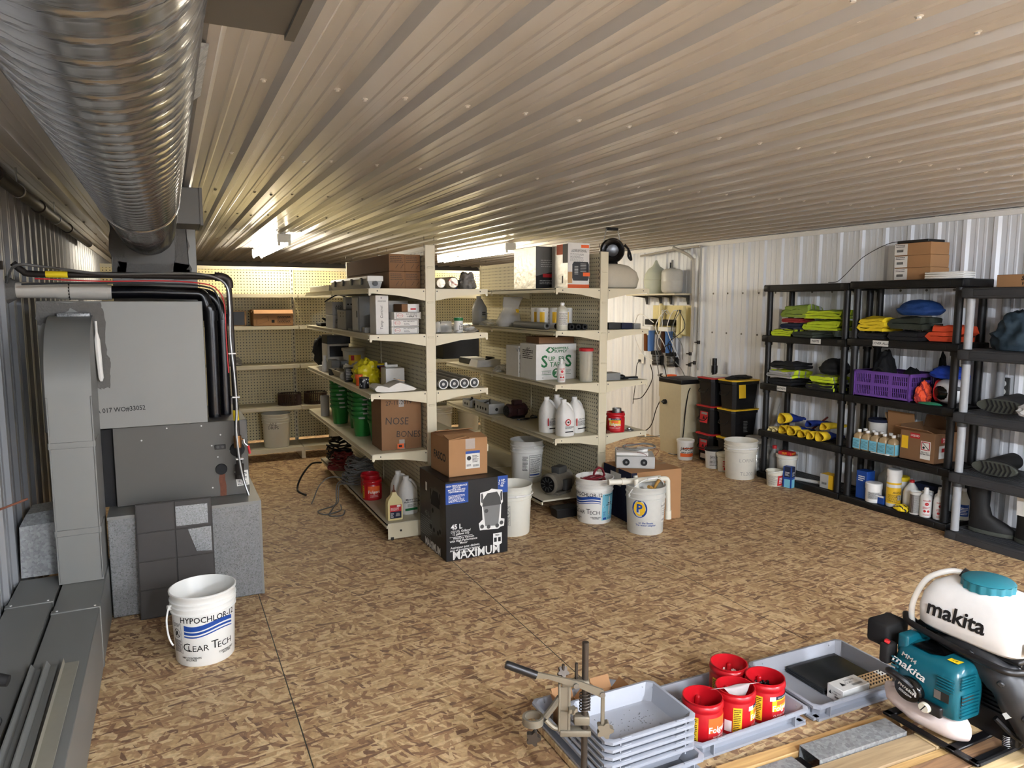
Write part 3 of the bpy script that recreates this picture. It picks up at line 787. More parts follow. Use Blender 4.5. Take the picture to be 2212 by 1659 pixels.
def canister(label, loc, rz=0, group=None, prints=None, fill=None, fm='black', grip=1, k=1, name='coffee_canister'):
    """ribbed red plastic coffee tub without its lid"""
    t = thing(name, label, 'canister', loc, rz, group)
    g = G('red_can'); H = .165*k; R = .077*k
    Rz = lambda z: R
    p = [(0,.003),(R-.006,.003),(R-.002,0),(R,.006),(R,.118*k),(R-.004,.126*k),(R-.004,.13*k),(R+.002,.138*k),(R+.002,.15*k),(R-.003,.156*k),(R-.001,H),(R-.005,H),(R-.007,.15*k),(R-.006,.012),(0,.012)]
    g.lathe(p, 40)
    for s in (-1, 1):  # grip recesses seen from inside
        for z in (0,): g.cbox((s*(R-.014)*math.cos(.9), (R-.014)*math.sin(.9), .085*k), (.018,.02,.09*k), bev=.007, seg=2)
    if prints: prints(g, Rz, H)
    g.out('body', t, ang=50)
    if fill:
        g = G(fm); rd = random.Random(len(label)); z = H*fill
        g.lathe([(0,z-.004),(R-.008,z-.004),(0,z)], 20)
        for i in range(40):
            a, r = rd.uniform(0,6.3), R*.85*math.sqrt(rd.random()); 
            g.cbox((r*math.cos(a), r*math.sin(a), z+.003), (rd.uniform(.012,.026),.008,.007), (rd.uniform(0,3),rd.uniform(0,3),rd.uniform(0,3)), bev=.0015)
        o = g.out('contents', t); o['kind'] = 'stuff'
    return t
def folgers(g, Rz, H, a0=-PI/2, style=0, k=1):
    g.use('ink_yellow' if style == 0 else 'ink_orange'); g.wpatch(Rz, a0, -.05*k, .05*k, .055*k, .115*k)
    g.use('ink_red'); g.wpatch(Rz, a0, -.05*k, .05*k, .012*k, .056*k, off=.0009)
    if style == 0: g.use('navy'); g.wpatch(Rz, a0, -.05*k, .05*k, .104*k, .118*k, off=.0012)
    g.use('ink_orange'); g.wpatch(Rz, a0, -.03*k, .03*k, .08*k, .098*k, off=.0012)
    g.use('white'); g.wrap(Rz, a0, lambda q, M: q.text(M, 'Folgers', 0, 0, .034*k, bold=.015), .068*k, .0012)
    if style == 0:
        g.wrap(Rz, a0, lambda q, M: q.text(M, 'CLASSIC ROAST', 0, 0, .0125*k), .038*k, .001); g.wrap(Rz, a0, lambda q, M: q.text(M, 'RICH. PURE. DARK', .006*k, 0, .008*k), .111*k, .0014)
        g.wpatch(Rz, a0-.62, -.012*k, .012*k, .1*k, .118*k, off=.0016)
    else: g.wrap(Rz, a0, lambda q, M: q.text(M, 'torréfaction\ntraditionnelle', 0, 0, .0125*k), .036*k, .001)
    g.use('ink_yellow'); g.wpatch(Rz, a0-1.35, -.017*k, .017*k, .015*k, .115*k); g.use('ink'); g.wrap(Rz, a0-1.35, lambda q, M: q.lines(M, -.014*k, .014*k, -.045*k, .045*k, 12), .065*k, .0006)
    g.use('white'); g.wpatch(Rz, a0-1.8, -.014*k, .014*k, .015*k, .06*k)
def jug(label, loc, rz=0, m='white', k=1, prints=None, group=None, cap='white', name='jug', sq=.8):
    """one-gallon jug with a loop handle on its +X side"""
    t = thing(name, label, 'jug', loc, rz, group)
    g = G(m); n = 32
    def ring(r, z, ox=0): return [(ox + r*math.copysign(abs(math.cos(a))**sq, math.cos(a)), r*math.copysign(abs(math.sin(a))**sq, math.sin(a)), z) for a in [2*PI*i/n for i in range(n)]]
    g.loft([ring(.068*k,0),(ring(.074*k,.008*k)),ring(.075*k,.1*k),ring(.075*k,.165*k),ring(.07*k,.19*k),ring(.055*k,.222*k,-.006*k),ring(.034*k,.255*k,-.012*k),ring(.022*k,.272*k,-.015*k),ring(.02*k,.283*k,-.015*k)])
    if prints: prints(g, k)
    g.out('body', t, ang=50)
    g = G(m); g.tube([(.005*k,0,.268*k),(.03*k,0,.262*k),(.055*k,0,.235*k),(.071*k,0,.2*k),(.07*k,0,.175*k)], .012*k, 10, 4); g.out('handle', t)
    g = G(cap); g.M = T(-.015*k,0,0); g.lathe([(0,.28*k),(.024*k,.28*k),(.024*k,.302*k),(.02*k,.305*k),(0,.305*k)], 20); g.out('cap', t)
    return t
def bottle(label, loc, prof, cap, m='white', cm='white', rz=0, prints=None, group=None, name='bottle', cat='bottle', n=28, sy=1):
    t = thing(name, label, cat, loc, rz, group)
    g = G(m); g.lathe(prof, n, sy=sy)
    if prints: prints(g)
    g.out('body', t, ang=50)
    if cap: g = G(cm); g.lathe(cap, 20); g.out('cap', t)
    return t
def serp(w, n, h, t):
    c = []
    for i in range(n):
        z = (i+.5)*h/n
        xs = [-w/2 + w*j/6 for j in range(7)]
        if i % 2: xs = xs[::-1]
        sh = .05*w*math.sin(i*2.1)
        c += [(x + sh, z) for x in xs]
        if i < n-1: c.append((c[-1][0] + (1 if i % 2 == 0 else -1)*h/n*.55, z + h/n*.5))
    L, Rr = [], []
    for i, p in enumerate(c):
        a, b = c[max(0,i-1)], c[min(len(c)-1,i+1)]
        dx, dz = b[0]-a[0], b[1]-a[1]; q = math.hypot(dx,dz) or 1
        L.append((p[0]-dz/q*t/2, p[1]+dx/q*t/2)); Rr.append((p[0]+dz/q*t/2, p[1]-dx/q*t/2))
    return L + Rr[::-1]
def folded(label, loc, w, d, h, n, m, rz=0, seed=1, amp=.25, name='folded_clothing', cat='clothing', group=None, band=None):
    """garment folded in n layers; the fold edges show on the sides across its local X"""
    g = G(m); ring = serp(w, n, h, h/n*.86); R = 14; rings = []
    for j in range(R+1):
        v = j/R - .5; e = 1 - .35*abs(v*2)**5
        rr = []
        for x, z in ring:
            q = Vector((x*9, v*d*9, z*14 + seed*5))
            nz = noise.fractal(q, 1, 2, 3); n2 = noise.noise(q*.6 + Vector((7,3,seed)))
            rr.append((x*(1+amp*.3*n2) , v*d*(1+.06*n2) + amp*.03*nz*d*3*.3, max(.001, z*(e*.3+.7) + amp*h*.35*nz*(.3+z/h))))
        rings.append(rr)
    g.loft(rings)
    if band:
        g.use(band); bi = g.m
        for i, f in enumerate(g.f):
            c = sum((g.v[k] for k in f), Vector())/len(f)
            if abs((c.y/d*3.1 + .15*math.sin(c.x*30) + .1*seed) % 1 - .5) < .16: g.mi[i] = bi
    o = g.out(name, None, loc, ang=70); o.rotation_euler = (0,0,rz); return tag(o, label, cat, group)
def heap(label, loc, sx, sy, sz, m, rz=0, seed=1, amp=.35, fr=2.2, name='clothing_heap', cat='clothing', sub=4, band=None, group=None, bt=.16):
    b = bmesh.new(); bmesh.ops.create_icosphere(b, subdivisions=sub, radius=1)
    for v in b.verts:
        p = v.co.copy(); q = p*fr + Vector((seed*3.7, seed*1.3, seed*2.9))
        d = 1 + amp*(.6*(1-2*abs(noise.noise(q))) - .25 + .5*noise.fractal(q*.6, 1, 2, 3))
        s = 1.15 if p.z < 0 else 1
        v.co = Vector((p.x*d*sx*s, p.y*d*sy*s, max(0, (p.z*d*.62+.42)*sz)))
    g = G(m); g.bm(b)
    if band:
        g.use(band); bi = g.m
        for i, f in enumerate(g.f):
            c = sum((g.v[k] for k in f), Vector())/len(f)
            if abs((c.x/sx*1.1 + c.z/sz*.5 + .3*noise.noise(c*6) + seed*.37) % 1 - .5) < bt: g.mi[i] = bi
    o = g.out(name, None, loc, ang=75); o.rotation_euler = (0,0,rz); return tag(o, label, cat, group)
def single(g, name, label, cat, loc=None, rz=0, group=None, ang=38):
    o = g.out(name, None, loc, ang=ang); o.rotation_euler = (0,0,rz); return tag(o, label, cat, group)
# ================================================================ things on the pail shelving
ZB = [.136, .576, 1.029, 1.448, 1.786]
Z1, Z2, Z3, Z4, Z0 = 1.795, 1.475, 1.066, .636, .123
def note(g, F, w, d, h):
    g.use('ink'); M = F['front']; g.lines(M, -w*.42, w*.42, -h*.02, h*.4, 4, .3, .25, 5)
    for x in (-.1, .22): g.poly(M, [(w*x, -h*.33), (w*x+.003, -h*.33), (w*(x+.18)+.003, -h*.08), (w*(x+.18), -h*.08)])
for i, (x, z, dy) in enumerate(((1.476,Z1,0),(1.5935,Z1,0.01),(1.476,Z1+.121,0),(1.5935,Z1+.121,.01))):
    carton('long brown carton with handwriting on its end, ' + ('lower one by the white light fixture', 'lower one against the post', 'upper one away from the post', 'upper one against the post')[i],
           (x, 4.935+.65+dy, z), .115, 1.30, .119, m='card_dark', group='long cartons on the top shelf', prints=note, tape=False)
t = thing('batten_light', 'white enclosed strip light with clips lying along the top shelf edge', 'light fixture', (1.335, 5.0, Z1))
g = G('grey_light'); g.loft([[(-.035,0,0),(.035,0,0),(.05,0,.045),(.045,0,.075),(-.045,0,.075),(-.05,0,.045)],[(-.035,1.25,0),(.035,1.25,0),(.05,1.25,.045),(.045,1.25,.075),(-.045,1.25,.075),(-.05,1.25,.045)]]); g.out('body', t)
g = G('white'); g.box(-.058, .058, -.012, .02, .05, .088, .006, 2); g.loft([[(-.055,-.01,.07),(.055,-.01,.07),(.045,-.01,.088),(-.045,-.01,.088)],[(-.055,1.26,.07),(.055,1.26,.07),(.045,1.26,.088),(-.045,1.26,.088)]]); g.out('cover', t)
g = G('grey_dark'); g.cyl((0,-.001,.035),(0,-.012,.035),.018,n=16); g.out('gland', t)
for k in range(4): g = G('grey_dark'); g.box(-.062,-.05,.15+k*.3,.19+k*.3,.03,.078,.002); g.out('clip', t)
carton('flat cream carton lying beyond the strip light', (1.33, 6.75, Z1), .11, .9, .05, m='pail_cream', tape=False)
single(G('black_matte').cbox((0,0,.03),(.05,.05,.06),bev=.012,seg=2), 'tape_holder', 'small black object standing on the far end of the top shelf', 'part', (1.5, 6.75, Z1))
# right of the spine, top shelf
mat('foil', (214,206,188), .3, .75, bump=1.0, scale=45); mat('grey_bag', (120,116,110), .35, bump=.7, scale=30)
for i, (x, r) in enumerate(((1.80,.041),(1.895,.045))):
    g = G('foil'); g.M = T(0,0,r) @ Matrix.Rotation(-PI/2,4,'X'); g.lathe([(0,0),(r*.8,-.004),(r,.01),(r,.5),(0,.5)],24)
    if i: g.use('ink_red'); g.text(T(0,0,-.004) @ Matrix.Rotation(PI,4,'X'), 'Primer', 0, 0, .028, rot=-.5)
    single(g, 'wrapped_roll', 'crinkled foil-wrapped roll with ' + ('red handwriting on its end' if i else 'a bare end against the post'), 'roll', (x, 4.93, Z1), group='foil rolls on the top shelf')
heap('lumpy grey plastic bag beside the foil rolls', (2.02, 4.98, Z1), .055, .07, .12, 'grey_bag', seed=3, amp=.6, name='plastic_bag', cat='bag')
g = G('blue'); g.tube([(-.06,.3,.06),(.0,.1,.065),(.08,-.02,.058),(.13,.12,.03),(.1,.35,.016),(-.06,.3,.016),(.0,.05,.016),(.09,.0,.03),(.13,.2,.02)], .013, 10, 6); single(g, 'blue_hose', 'coil of blue hose near the edge of the top shelf', 'hose', (2.055, 5.24, Z1))
# second shelf, aisle side
carton('tall narrow white carton with handwriting standing on the second shelf', (1.365, 5.02, Z2), .092, .16, .272, m='white_matte', tape=False,
       prints=lambda g, F, w, d, h: (g.use('ink'), g.text(F['front'], 'Temp  Control', -.004, -.02, .027, rot=PI/2, shear=.15), g.patch(F['front'], -.008, -.003, .112, .124), g.use('ink_grey'), g.lines(F['front'], -.03, .03, .09, .1, 2)))
def mano(g, F, w, d, h, w3=''):
    M = F['front']; g.use('ink')
    for a in ((-w*.42,w*.46,h*.38,h*.42),(-w*.42,w*.46,-h*.42,-h*.38),(-w*.42,-w*.41,-h*.42,h*.42),(w*.45,w*.46,-h*.42,h*.42)): g.patch(M, *a)
    g.text(M, 'MARK II MANOMETER', w*.14, h*.22, h*.19, bold=.01, sx=.88); g.lines(M, -w*.04, w*.2, -h*.22, -h*.02, 2, seed=2)
    g.use('ink_red'); n = 20
    for i in range(n):
        a, b = 2*PI*i/n, 2*PI*(i+1)/n
        g.poly(M, [(w*(-.28)+w*.105*math.cos(q)*k, h*.02+h*.28*math.sin(q)*k) for q, k in ((a,1),(b,1),(b,.88),(a,.88))])
    g.text(M, 'Dwyer', -w*.28, h*.02, h*.24, shear=.2)
    if w3: g.use('ink'); g.text(M, w3, w*.2, -h*.12, h*.4, bold=.012, shear=.2)
for i, (x, z) in enumerate(((1.525,Z2),(1.525,Z2+.052),(1.545,Z2+.104))):
    carton(('white gauge box at the bottom of three on the second shelf', 'white gauge box in the middle of three on the second shelf', 'white gauge box with PARTS handwritten, topmost of three')[i], (x, 5.0, z), .2, .16, .05, m='white_matte', tape=False, group='white gauge boxes',
           prints=lambda g, F, w, d, h, q=('', '', 'PARTS')[i]: mano(g, F, w, d, h, q))
carton('small white and brown box with a red logo on the gauge boxes', (1.575, 5.05, Z2+.155), .13, .2, .056, m='card_dark', tape=False, prints=lambda g, F, w, d, h: (g.use('white'), g.patch(F['front'], -.02, w/2, -h/2, h/2), g.use('ink_red'), g.patch(F['front'], .0, .04, -.014, -.002, .0009)))
carton('plain white box leaning behind the small red-logo box', (1.55, 5.28, Z2), .16, .2, .235, m='white_matte', tape=False)
t = thing('electrical_enclosure', 'tall grey electrical enclosure standing behind the handwritten white carton', 'enclosure', (1.37, 5.42, Z2))
g = G('grey_box'); g.box(-.08,.08,-.11,.11,0,.27,.006); g.out('case', t)
g = G('grey_light'); g.box(-.084,-.08,-.09,.09,.015,.255,.002); g.out('door', t); g = G('grey_dark'); g.box(-.088,-.084,-.08,-.06,.11,.16,.002); g.out('latch', t)
t = thing('electrical_enclosure', 'wide grey junction box with four small holes and a black plug', 'enclosure', (1.43, 5.95, Z2))
g = G('grey_box'); g.box(-.13,.13,-.16,.16,0,.16,.004); g.use('slot')
for a in (-.07, .03):
    for z in (.11, .135): g.cyl((-.13, a, z), (-.1315, a, z), .006, n=8)
g.out('case', t); g = G('black'); g.cyl((.06,-.16,.03),(.06,-.172,.03),.022,n=16); g.out('plug', t)
for i in range(2): 
    t = thing('relay_box', 'small light grey relay box on the junction box, ' + ('nearer the pegboard' if i else 'at its outer edge'), 'box', (1.36+.075*i, 5.95, Z2+.161)); g = G('grey_light'); g.box(-.034,.034,-.05,.05,0,.105,.003); g.out('case', t); g = G('black'); g.box(-.02,-.008,-.0515,-.05,.04,.052); g.box(.006,.018,-.0515,-.05,.04,.052); g.out('terminal', t)
for i in range(2): carton('light grey handwritten box, ' + ('upper' if i else 'lower') + ' of the two stacked past the junction box', (1.37, 6.4, Z2+.115*i), .16, .3, .112, m='grey_light', tape=False, prints=lambda g, F, w, d, h: (g.use('ink'), g.text(F['front'], 'A10\nTEP', -.03, 0, .032, shear=.1)))
g = G('black_matte'); g.box(-.1,.1,-.13,.13,0,.03,.006); g.tube([(0,0,.03),(-.05,.05,.07),(.02,.1,.05),(.08,-.05,.04)],.008,6,4); single(g, 'power_adapter', 'flat black device with a cord at the far end of the second shelf', 'device', (1.40, 6.95, Z2))
g = G('black'); g.tube([(-.12,.1,.002),(-.03,.0,.06),(.05,-.05,.03),(.1,-.1,.012),(.0,-.12,.012)],.006,6,5); single(g, 'black_cable', 'thin black cable draped over the stacked grey boxes', 'cable', (1.40, 6.4, Z2+.228))
carton('small grey sheet-metal box cover lying before the tall enclosure', (1.365, 5.24, Z2), .12, .09, .04, m='grey_light', tape=False)
single(G('black_matte').cbox((0,0,.009),(.15,.16,.018),bev=.003), 'metal_plate', 'black plate lying flat between the junction box and the tall enclosure', 'plate', (1.38, 5.665, Z2))
# second shelf, other side
t = thing('jar', 'white jar with green lid and handwriting on the second shelf', 'jar', (1.95, 4.97, Z2))
g = G('white'); g.lathe([(0,0),(.03,0),(.033,.004),(.033,.09),(.0,.09)], 24); g.use('ink'); g.wrap(.033, -PI/2+.25, lambda q, M: q.text(M, 'Vul\nDAI\nbolt', 0, 0, .02, bold=.01), .045); g.out('body', t)
g = G('ink_green'); g.lathe([(.034,.088),(.035,.09),(.035,.11),(0,.112)], 24); g.out('lid', t)
t = thing('clear_tub', 'clear tub of grey hardware behind the green-lidded jar', 'tub', (1.87, 5.06, Z2)); g = G('clear'); g.box(-.045,.045,-.05,.05,0,.085,.008,2); g.out('body', t); g = G('grey_dark'); g.ball((0,0,.03),.036,2,(1,1,.7),.5,4,3,flat=-.028); o = g.out('contents', t); o['kind']='stuff'
t = thing('jar', 'small clear glass jar of bits standing against the post', 'jar', (1.79, 4.98, Z2)); g = G('clear'); g.lathe([(0,0),(.026,0),(.026,.06),(.02,.07),(.02,.08),(0,.08)],20); g.out('body', t); g = G('grey_box'); g.lathe([(0,.002),(.023,.002),(.021,.03),(0,.034)],16); o = g.out('contents', t); o['kind']='stuff'
rd = random.Random(5)
for i in range(2):
    g = G('paper'); g.grid(lambda u, v: (.14*(u-.5), .1*(v-.5), .004+.014*max(0,u-.55)**1*2+.004*math.sin(v*5)), 8, 4)
    single(g, 'paper_sheet', ('curled white paper sheet in front of the green-lidded jar', 'curled white paper sheet near the outer edge past the jar')[i], 'paper', (1.85+.17*i, 4.93+.03*i, Z2), .3*i, ang=60)
heap('crumpled clear plastic bags near the shelf edge past the green-lidded jar', (2.05, 5.22, Z2), .1, .14, .05, 'film', seed=8, amp=.6, name='plastic_bag', cat='bag')
# third shelf, aisle side
t = carton('white box with torn top by the newspaper', (1.545, 5.33, Z3), .145, .14, .135, m='white_matte', tape=False)
g = G('white'); g.cyl((-.04,0,.012),(.05,.0,.012),.012,n=12); g.box(-.05,-.03,-.012,.012,.008,.04,.004); single(g, 'plastic_fitting', 'small white plastic fitting on top of the white box', 'fitting', (1.53, 5.32, Z3+.1365))
g = G('paper'); prof = [(-.15,.03),(-.13,.05),(-.1,.05),(-.05,.035),(.0,.06),(.03,.068),(.08,.05),(.13,.03),(.15,.02),(.13,.01),(.05,.006),(-.04,.004),(-.1,.004),(-.14,.012)]
A = Matrix.Rotation(PI/2,4,'X'); pts = prof; ring = [(x, 0, z) for x, z in pts]
g.loft([[(x,-.10,z) for x, z in pts],[(x*1.03,0,z*1.1) for x, z in pts],[(x,.10,z) for x, z in pts]], cap=True)
g.use('ink_grey'); g.lines(frame((.06,0,.0625),(1,0,-.3),(0,1,0)), -.06,.08,-.09,.09,12,.35,.2,3)
single(g, 'newspaper', 'folded newspaper curling at the near end of the third shelf', 'newspaper', (1.44, 4.97, Z3), -.05, ang=60)
g = G('card_light'); g.cbox((0,0,.004),(.07,.05,.004),(.05,.25,.3)); single(g, 'envelope', 'small orange-brown envelope on the newspaper', 'envelope', (1.49, 4.97, Z3+.0735))
mat('yellow_bag', (206,190,30), .35, bump=.5, scale=25)
heap('crumpled yellow plastic bag slumped beside the white box', (1.40, 5.56, Z3), .095, .1, .17, 'yellow_bag', seed=12, amp=.5, fr=3.2, name='plastic_bag', cat='bag')
mat('mug', (40,40,42), .25); 
t = thing('mug', 'black and white patterned tin by the newspaper roll', 'tin', (1.295, 5.22, Z3)); g = G('mug'); g.lathe([(0,0),(.036,0),(.036,.078),(.031,.08),(.03,.01),(0,.01)], 24); g.use('grey_light')
for i in range(26): a = random.Random(i).uniform(0,6.28); z = random.Random(i+50).uniform(.01,.065); g.wpatch(.036, a, -.006, .005, z, z+.01)
g.out('body', t); g = G('chrome'); g.lathe([(.0365,.076),(.038,.079),(.0365,.082),(.034,.08)],24); g.out('rim', t)
bottle('small orange-red plastic bottle beside the patterned tin', (1.30, 5.40, Z3), [(0,0),(.022,0),(.022,.045),(.03,.055),(.03,.085),(0,.085)], None, m='ink_orange', name='plastic_bottle')
carton('small black box with white print behind the orange bottle', (1.29, 5.70, Z3), .06, .05, .115, m='black', tape=False, prints=lambda g, F, w, d, h: (g.use('grey_light'), g.lines(F['front'], -.024,.024,-.04,.045,7)))
carton('second small black box leaning by the blue can', (1.49, 5.75, Z3), .06, .06, .15, m='navy', tape=False)
t = thing('light_bulb', 'round clear light bulb lying by the beige tray', 'bulb', (1.275, 5.80, Z3)); g = G('clear'); g.ball((0,0,.034),.034,3); g.use('grey_light'); g.cyl((.03,.0,.03),(.055,0,.022),.014,n=12); g.out('glass', t); g = G('steel'); g.cyl((.05,0,.022),(.08,0,.018),.012,n=12); g.out('screw_base', t)
mat('beige', (176,168,146), .55)
t = thing('plastic_tray', 'shallow beige plastic tray of white parts on the third shelf', 'tray', (1.405, 6.11, Z3)); g = G('beige')
def trough(g, w, d, h, t=.004, fl=.02, lip=.008):
    """open tapered tray"""
    a, b = w/2, d/2; q = h*fl/.05
    o = [(-a+q,-b+q,0),(a-q,-b+q,0),(a-q,b-q,0),(-a+q,b-q,0)]
    e = lambda k, z: [(-k[0],-k[1],z),(k[0],-k[1],z),(k[0],k[1],z),(-k[0],k[1],z)]
    g.loft([o, e((a,b),h-.006), e((a+lip,b+lip),h-.006), e((a+lip,b+lip),h), e((a-t,b-t),h), e((a-q-t,b-q-t),t)], cap=True)
trough(g, .27, .38, .06); g.out('body', t)
g = G('white'); 
for i in range(5): g.cbox((-.05+.03*i,-.08+.05*(i%3),.075),(.05,.12,.025),(.2*i,.3,.5*i),bev=.008,seg=2)
o = g.out('contents', t); o['kind'] = 'stuff'
mat('pail_dirty', (196,190,172), .5, var=.12, scale=20)
def oldlabel(g, Rz, H):
    g.use('ink_yellow'); g.wpatch(Rz, -PI/2-.1, -.06, .055, H*.45, H*.74); g.wpatch(Rz, -PI/2-.1, -.065, .0, H*.2, H*.46); g.use('ink_red'); g.wpatch(Rz, -PI/2-.35, -.015, .015, H*.5, H*.72, .0013)
pail('dirty white pail with torn yellow label on the third shelf', (1.54, 6.57, Z3), m='pail_dirty', H=.21, R=.105, rb=.088, rings=(.33,), lid='pail_dirty', prints=oldlabel)
bottle('blue can with yellow lid behind the yellow bag', (1.575, 5.86, Z3), [(0,0),(.05,0),(.05,.115),(0,.115)], [(0,.112),(.055,.112),(.055,.125),(.0,.127)], m='blue', cm='yellow', name='can', cat='can')
bottle('dark red tub beside the blue can against the pegboard', (1.595, 5.7, Z3), [(0,0),(.04,0),(.048,.1),(0,.1)], [(0,.098),(.05,.098),(.05,.112),(0,.113)], m='red_can', cm='red_can', name='tub', cat='tub')
for i, (x, y, w, d, h) in enumerate(((1.33,6.45,.075,.15,.12),(1.402,6.40,.066,.14,.115))): carton('small dusty grey carton ' + ('nearer the shelf edge' if i == 0 else 'next to the white pail') + ' past the beige tray', (x, y, Z3), w, d, h, m='grey_box', tape=False)
t = carton('white box with black band tucked at the back of the third shelf', (1.45, 6.95, Z3), .2, .26, .24, m='white_matte', tape=False, prints=lambda g, F, w, d, h: (g.use('black'), g.patch(F['front'], -.08,.1,.0,.1)))
carton('black bin lying on the black-banded white box', (1.46, 6.95, Z3+.241), .22, .25, .08, m='black', tape=False)
g = G('black_matte'); g.ball((0,0,.15),.1,3,(.9,.75,1.5),.3,3,2,flat=-.15); single(g, 'backpack', 'black bag hanging at the far end of the third shelf', 'bag', (1.375, 7.19, Z3), ang=70)
carton('flat white box lying at the shelf edge far down the third shelf', (1.33, 6.745, Z3), .14, .09, .05, m='white_matte', tape=False)
t = thing('pump_bottle', 'small white bottle beside the dusty cartons', 'bottle', (1.283, 6.62, Z3)); g = G('white'); g.lathe([(0,0),(.025,0),(.025,.09),(.012,.11),(.012,.13),(0,.13)],16); g.out('body', t); g = G('white'); g.cyl((0,0,.12),(0,0,.15),.018,n=12); g.out('cap', t)
bottle('short dark cup near the far shelf edge', (1.285, 6.3, Z3), [(0,0),(.03,0),(.034,.055),(.029,.055),(.026,.006),(0,.006)], None, m='grey_dark', name='cup', cat='cup')
# third shelf, other side: spiral-wound filter cartridges with white rims
for i, (x, z) in enumerate(((1.80,.0),(1.885,.012),(1.965,.016),(2.045,.03))):
    r = .036; t = thing('filter_cartridge', ('long filter tube lying against the post, lowest of four', 'second long filter tube from the post', 'third long filter tube from the post', 'long filter tube farthest from the post')[i], 'filter', (x, 4.90, Z3+r+z*.0+.001), 0, 'filter tubes')
    g = G('grey_box'); g.M = Matrix.Rotation(-PI/2,4,'X'); g.lathe([(r*.95,.015),(r*.95,.78),(0,.78)],24); g.out('tube', t)
    g = G('white'); g.M = Matrix.Rotation(-PI/2,4,'X'); g.lathe([(r*.8,.012),(r*.8,-.002),(r,-.002),(r,.03),(r*.95,.03)],24); g.out('rim', t)
    g = G('black'); g.M = Matrix.Rotation(-PI/2,4,'X'); g.lathe([(0,.0),(r*.35,.0),(r*.35,.006),(r*.8,.006)],24); g.use('grey_light'); g.lathe([(0,-.001),(r*.32,-.001),(r*.32,.004)],16); g.out('end_cap', t)
carton('brown carton with filter handwriting behind the post', (1.83, 5.88, Z3), .17, .3, .36, m='card', prints=lambda g, F, w, d, h: (g.use('ink'), g.text(F['front'], 'FILTERS', -.0, .1, .05, bold=.008), g.text(F['front'], 'e', .01, -.09, .11, shear=.2), g.use('card_light'), g.patch(F['front'], .05,.085,-.11,-.04,.0012)), tape=False)
carton('large black box on the back shelving seen past the filter carton', (3.16, 8.12, ZB[2]), .46, .3, .33, m='black', tape=False, name='black_box')
# fourth shelf: stacks of nested green pails
g = G('green_pail'); t0 = None
def green(loc, label):
    global t0
    if t0 is None:
        t0 = thing('green_pail', label, 'pail', loc, 0, 'nested green pails')
        g = G('green_pail'); H, R, rb = .165, .085, .062
        rz = lambda z: rb + (R-.004-rb)*z/H
        g.lathe([(0,.003),(rb-.004,.003),(rb-.002,0),(rb,.004),(rz(.132),.132),(R-.004,.138),(R+.001,.146),(R+.003,.158),(R+.002,H),(R-.003,H),(R-.005,H-.006),(rb-.003,.01),(0,.01)], 32); g.out('body', t0, ang=50)
        g = G('grey_light'); g.wpatch(lambda z: R+.002, -PI/2, -.024, .026, .146, .158); g.out('sticker', t0)
        return t0
    return dup(t0, loc, random.Random(loc[2]*99+loc[1]).uniform(-.3,.3), label)
STK = [(1.345,6.30,7,'farthest along the shelf'),(1.43,6.0,6,'second farthest along the shelf'),(1.375,5.63,7,'second from the carton'),(1.44,5.365,7,'beside the brown carton')]
ORD = ['bottom','second from the bottom','third from the bottom','fourth from the bottom','fifth from the bottom','sixth from the bottom','seventh from the bottom']
for x, y, n, w in STK:
    for k in range(n): green((x, y, Z4 + .0365*k), 'nested green pail, %s of the stack %s' % ('topmost' if k == n-1 else ORD[k], w))
def nose(g, F, w, d, h):
    g.use('ink'); M = F['front']
    g.text(M, '27-11-2019', -.02, .15, .042, rot=.02); g.text(M, 'NOSE', -.035, .015, .075, rot=-.06, bold=-.004, sx=.92); g.text(M, 'BONES', .05, -.085, .066, rot=-.06, bold=-.004, sx=.9)
    g.use('film'); g.patch(M, -.02,.02,.12,.19); g.patch(M, -.02,.02,-.19,-.12)
    g.use('ink_orange'); g.patch(M, -.035,.015,-.185,-.15,.0012); g.use('ink'); g.patch(M, .018,.024,-.182,-.15,.0012); g.patch(M,-.025,.0,-.175,-.16,.0016)
carton('large brown carton with the handwriting NOSE BONES', (1.497, 5.092, Z4), .30, .27, .385, m='card_dark', prints=nose, tape=False)
single(G('grey_light').lathe([(0,0),(.04,0),(.042,.19),(.038,.19),(.036,.004),(0,.004)],24), 'plastic_sleeve', 'grey plastic cylinder standing at the far end of the pail shelf', 'cylinder', (1.305, 6.78, Z4))
# fourth shelf, other side
pail('white pail with a wire bail on the lowest back shelf between the gondolas', (2.93, 8.06, ZB[0]), .3, m='pail_cream', H=.33, R=.135, rb=.118, lid='pail_cream', handle=.35)
pail('cream pail nearest the second gondola on the lowest back shelf', (3.28, 8.06, ZB[0]), 0, m='pail_cream', H=.31, R=.135, rb=.12, handle=.1)
g = G('grey_light'); g.box(-.13,.13,-.1,.1,0,.012,.002); g.use('grey_box'); g.lines(T(0,0,.012), -.12,.12,-.08,.08,9,.4,.2,2); single(g, 'booklet', 'printed booklet in plastic lying on the shelf behind the brown motor carton', 'booklet', (1.95, 5.05, Z4), .2)
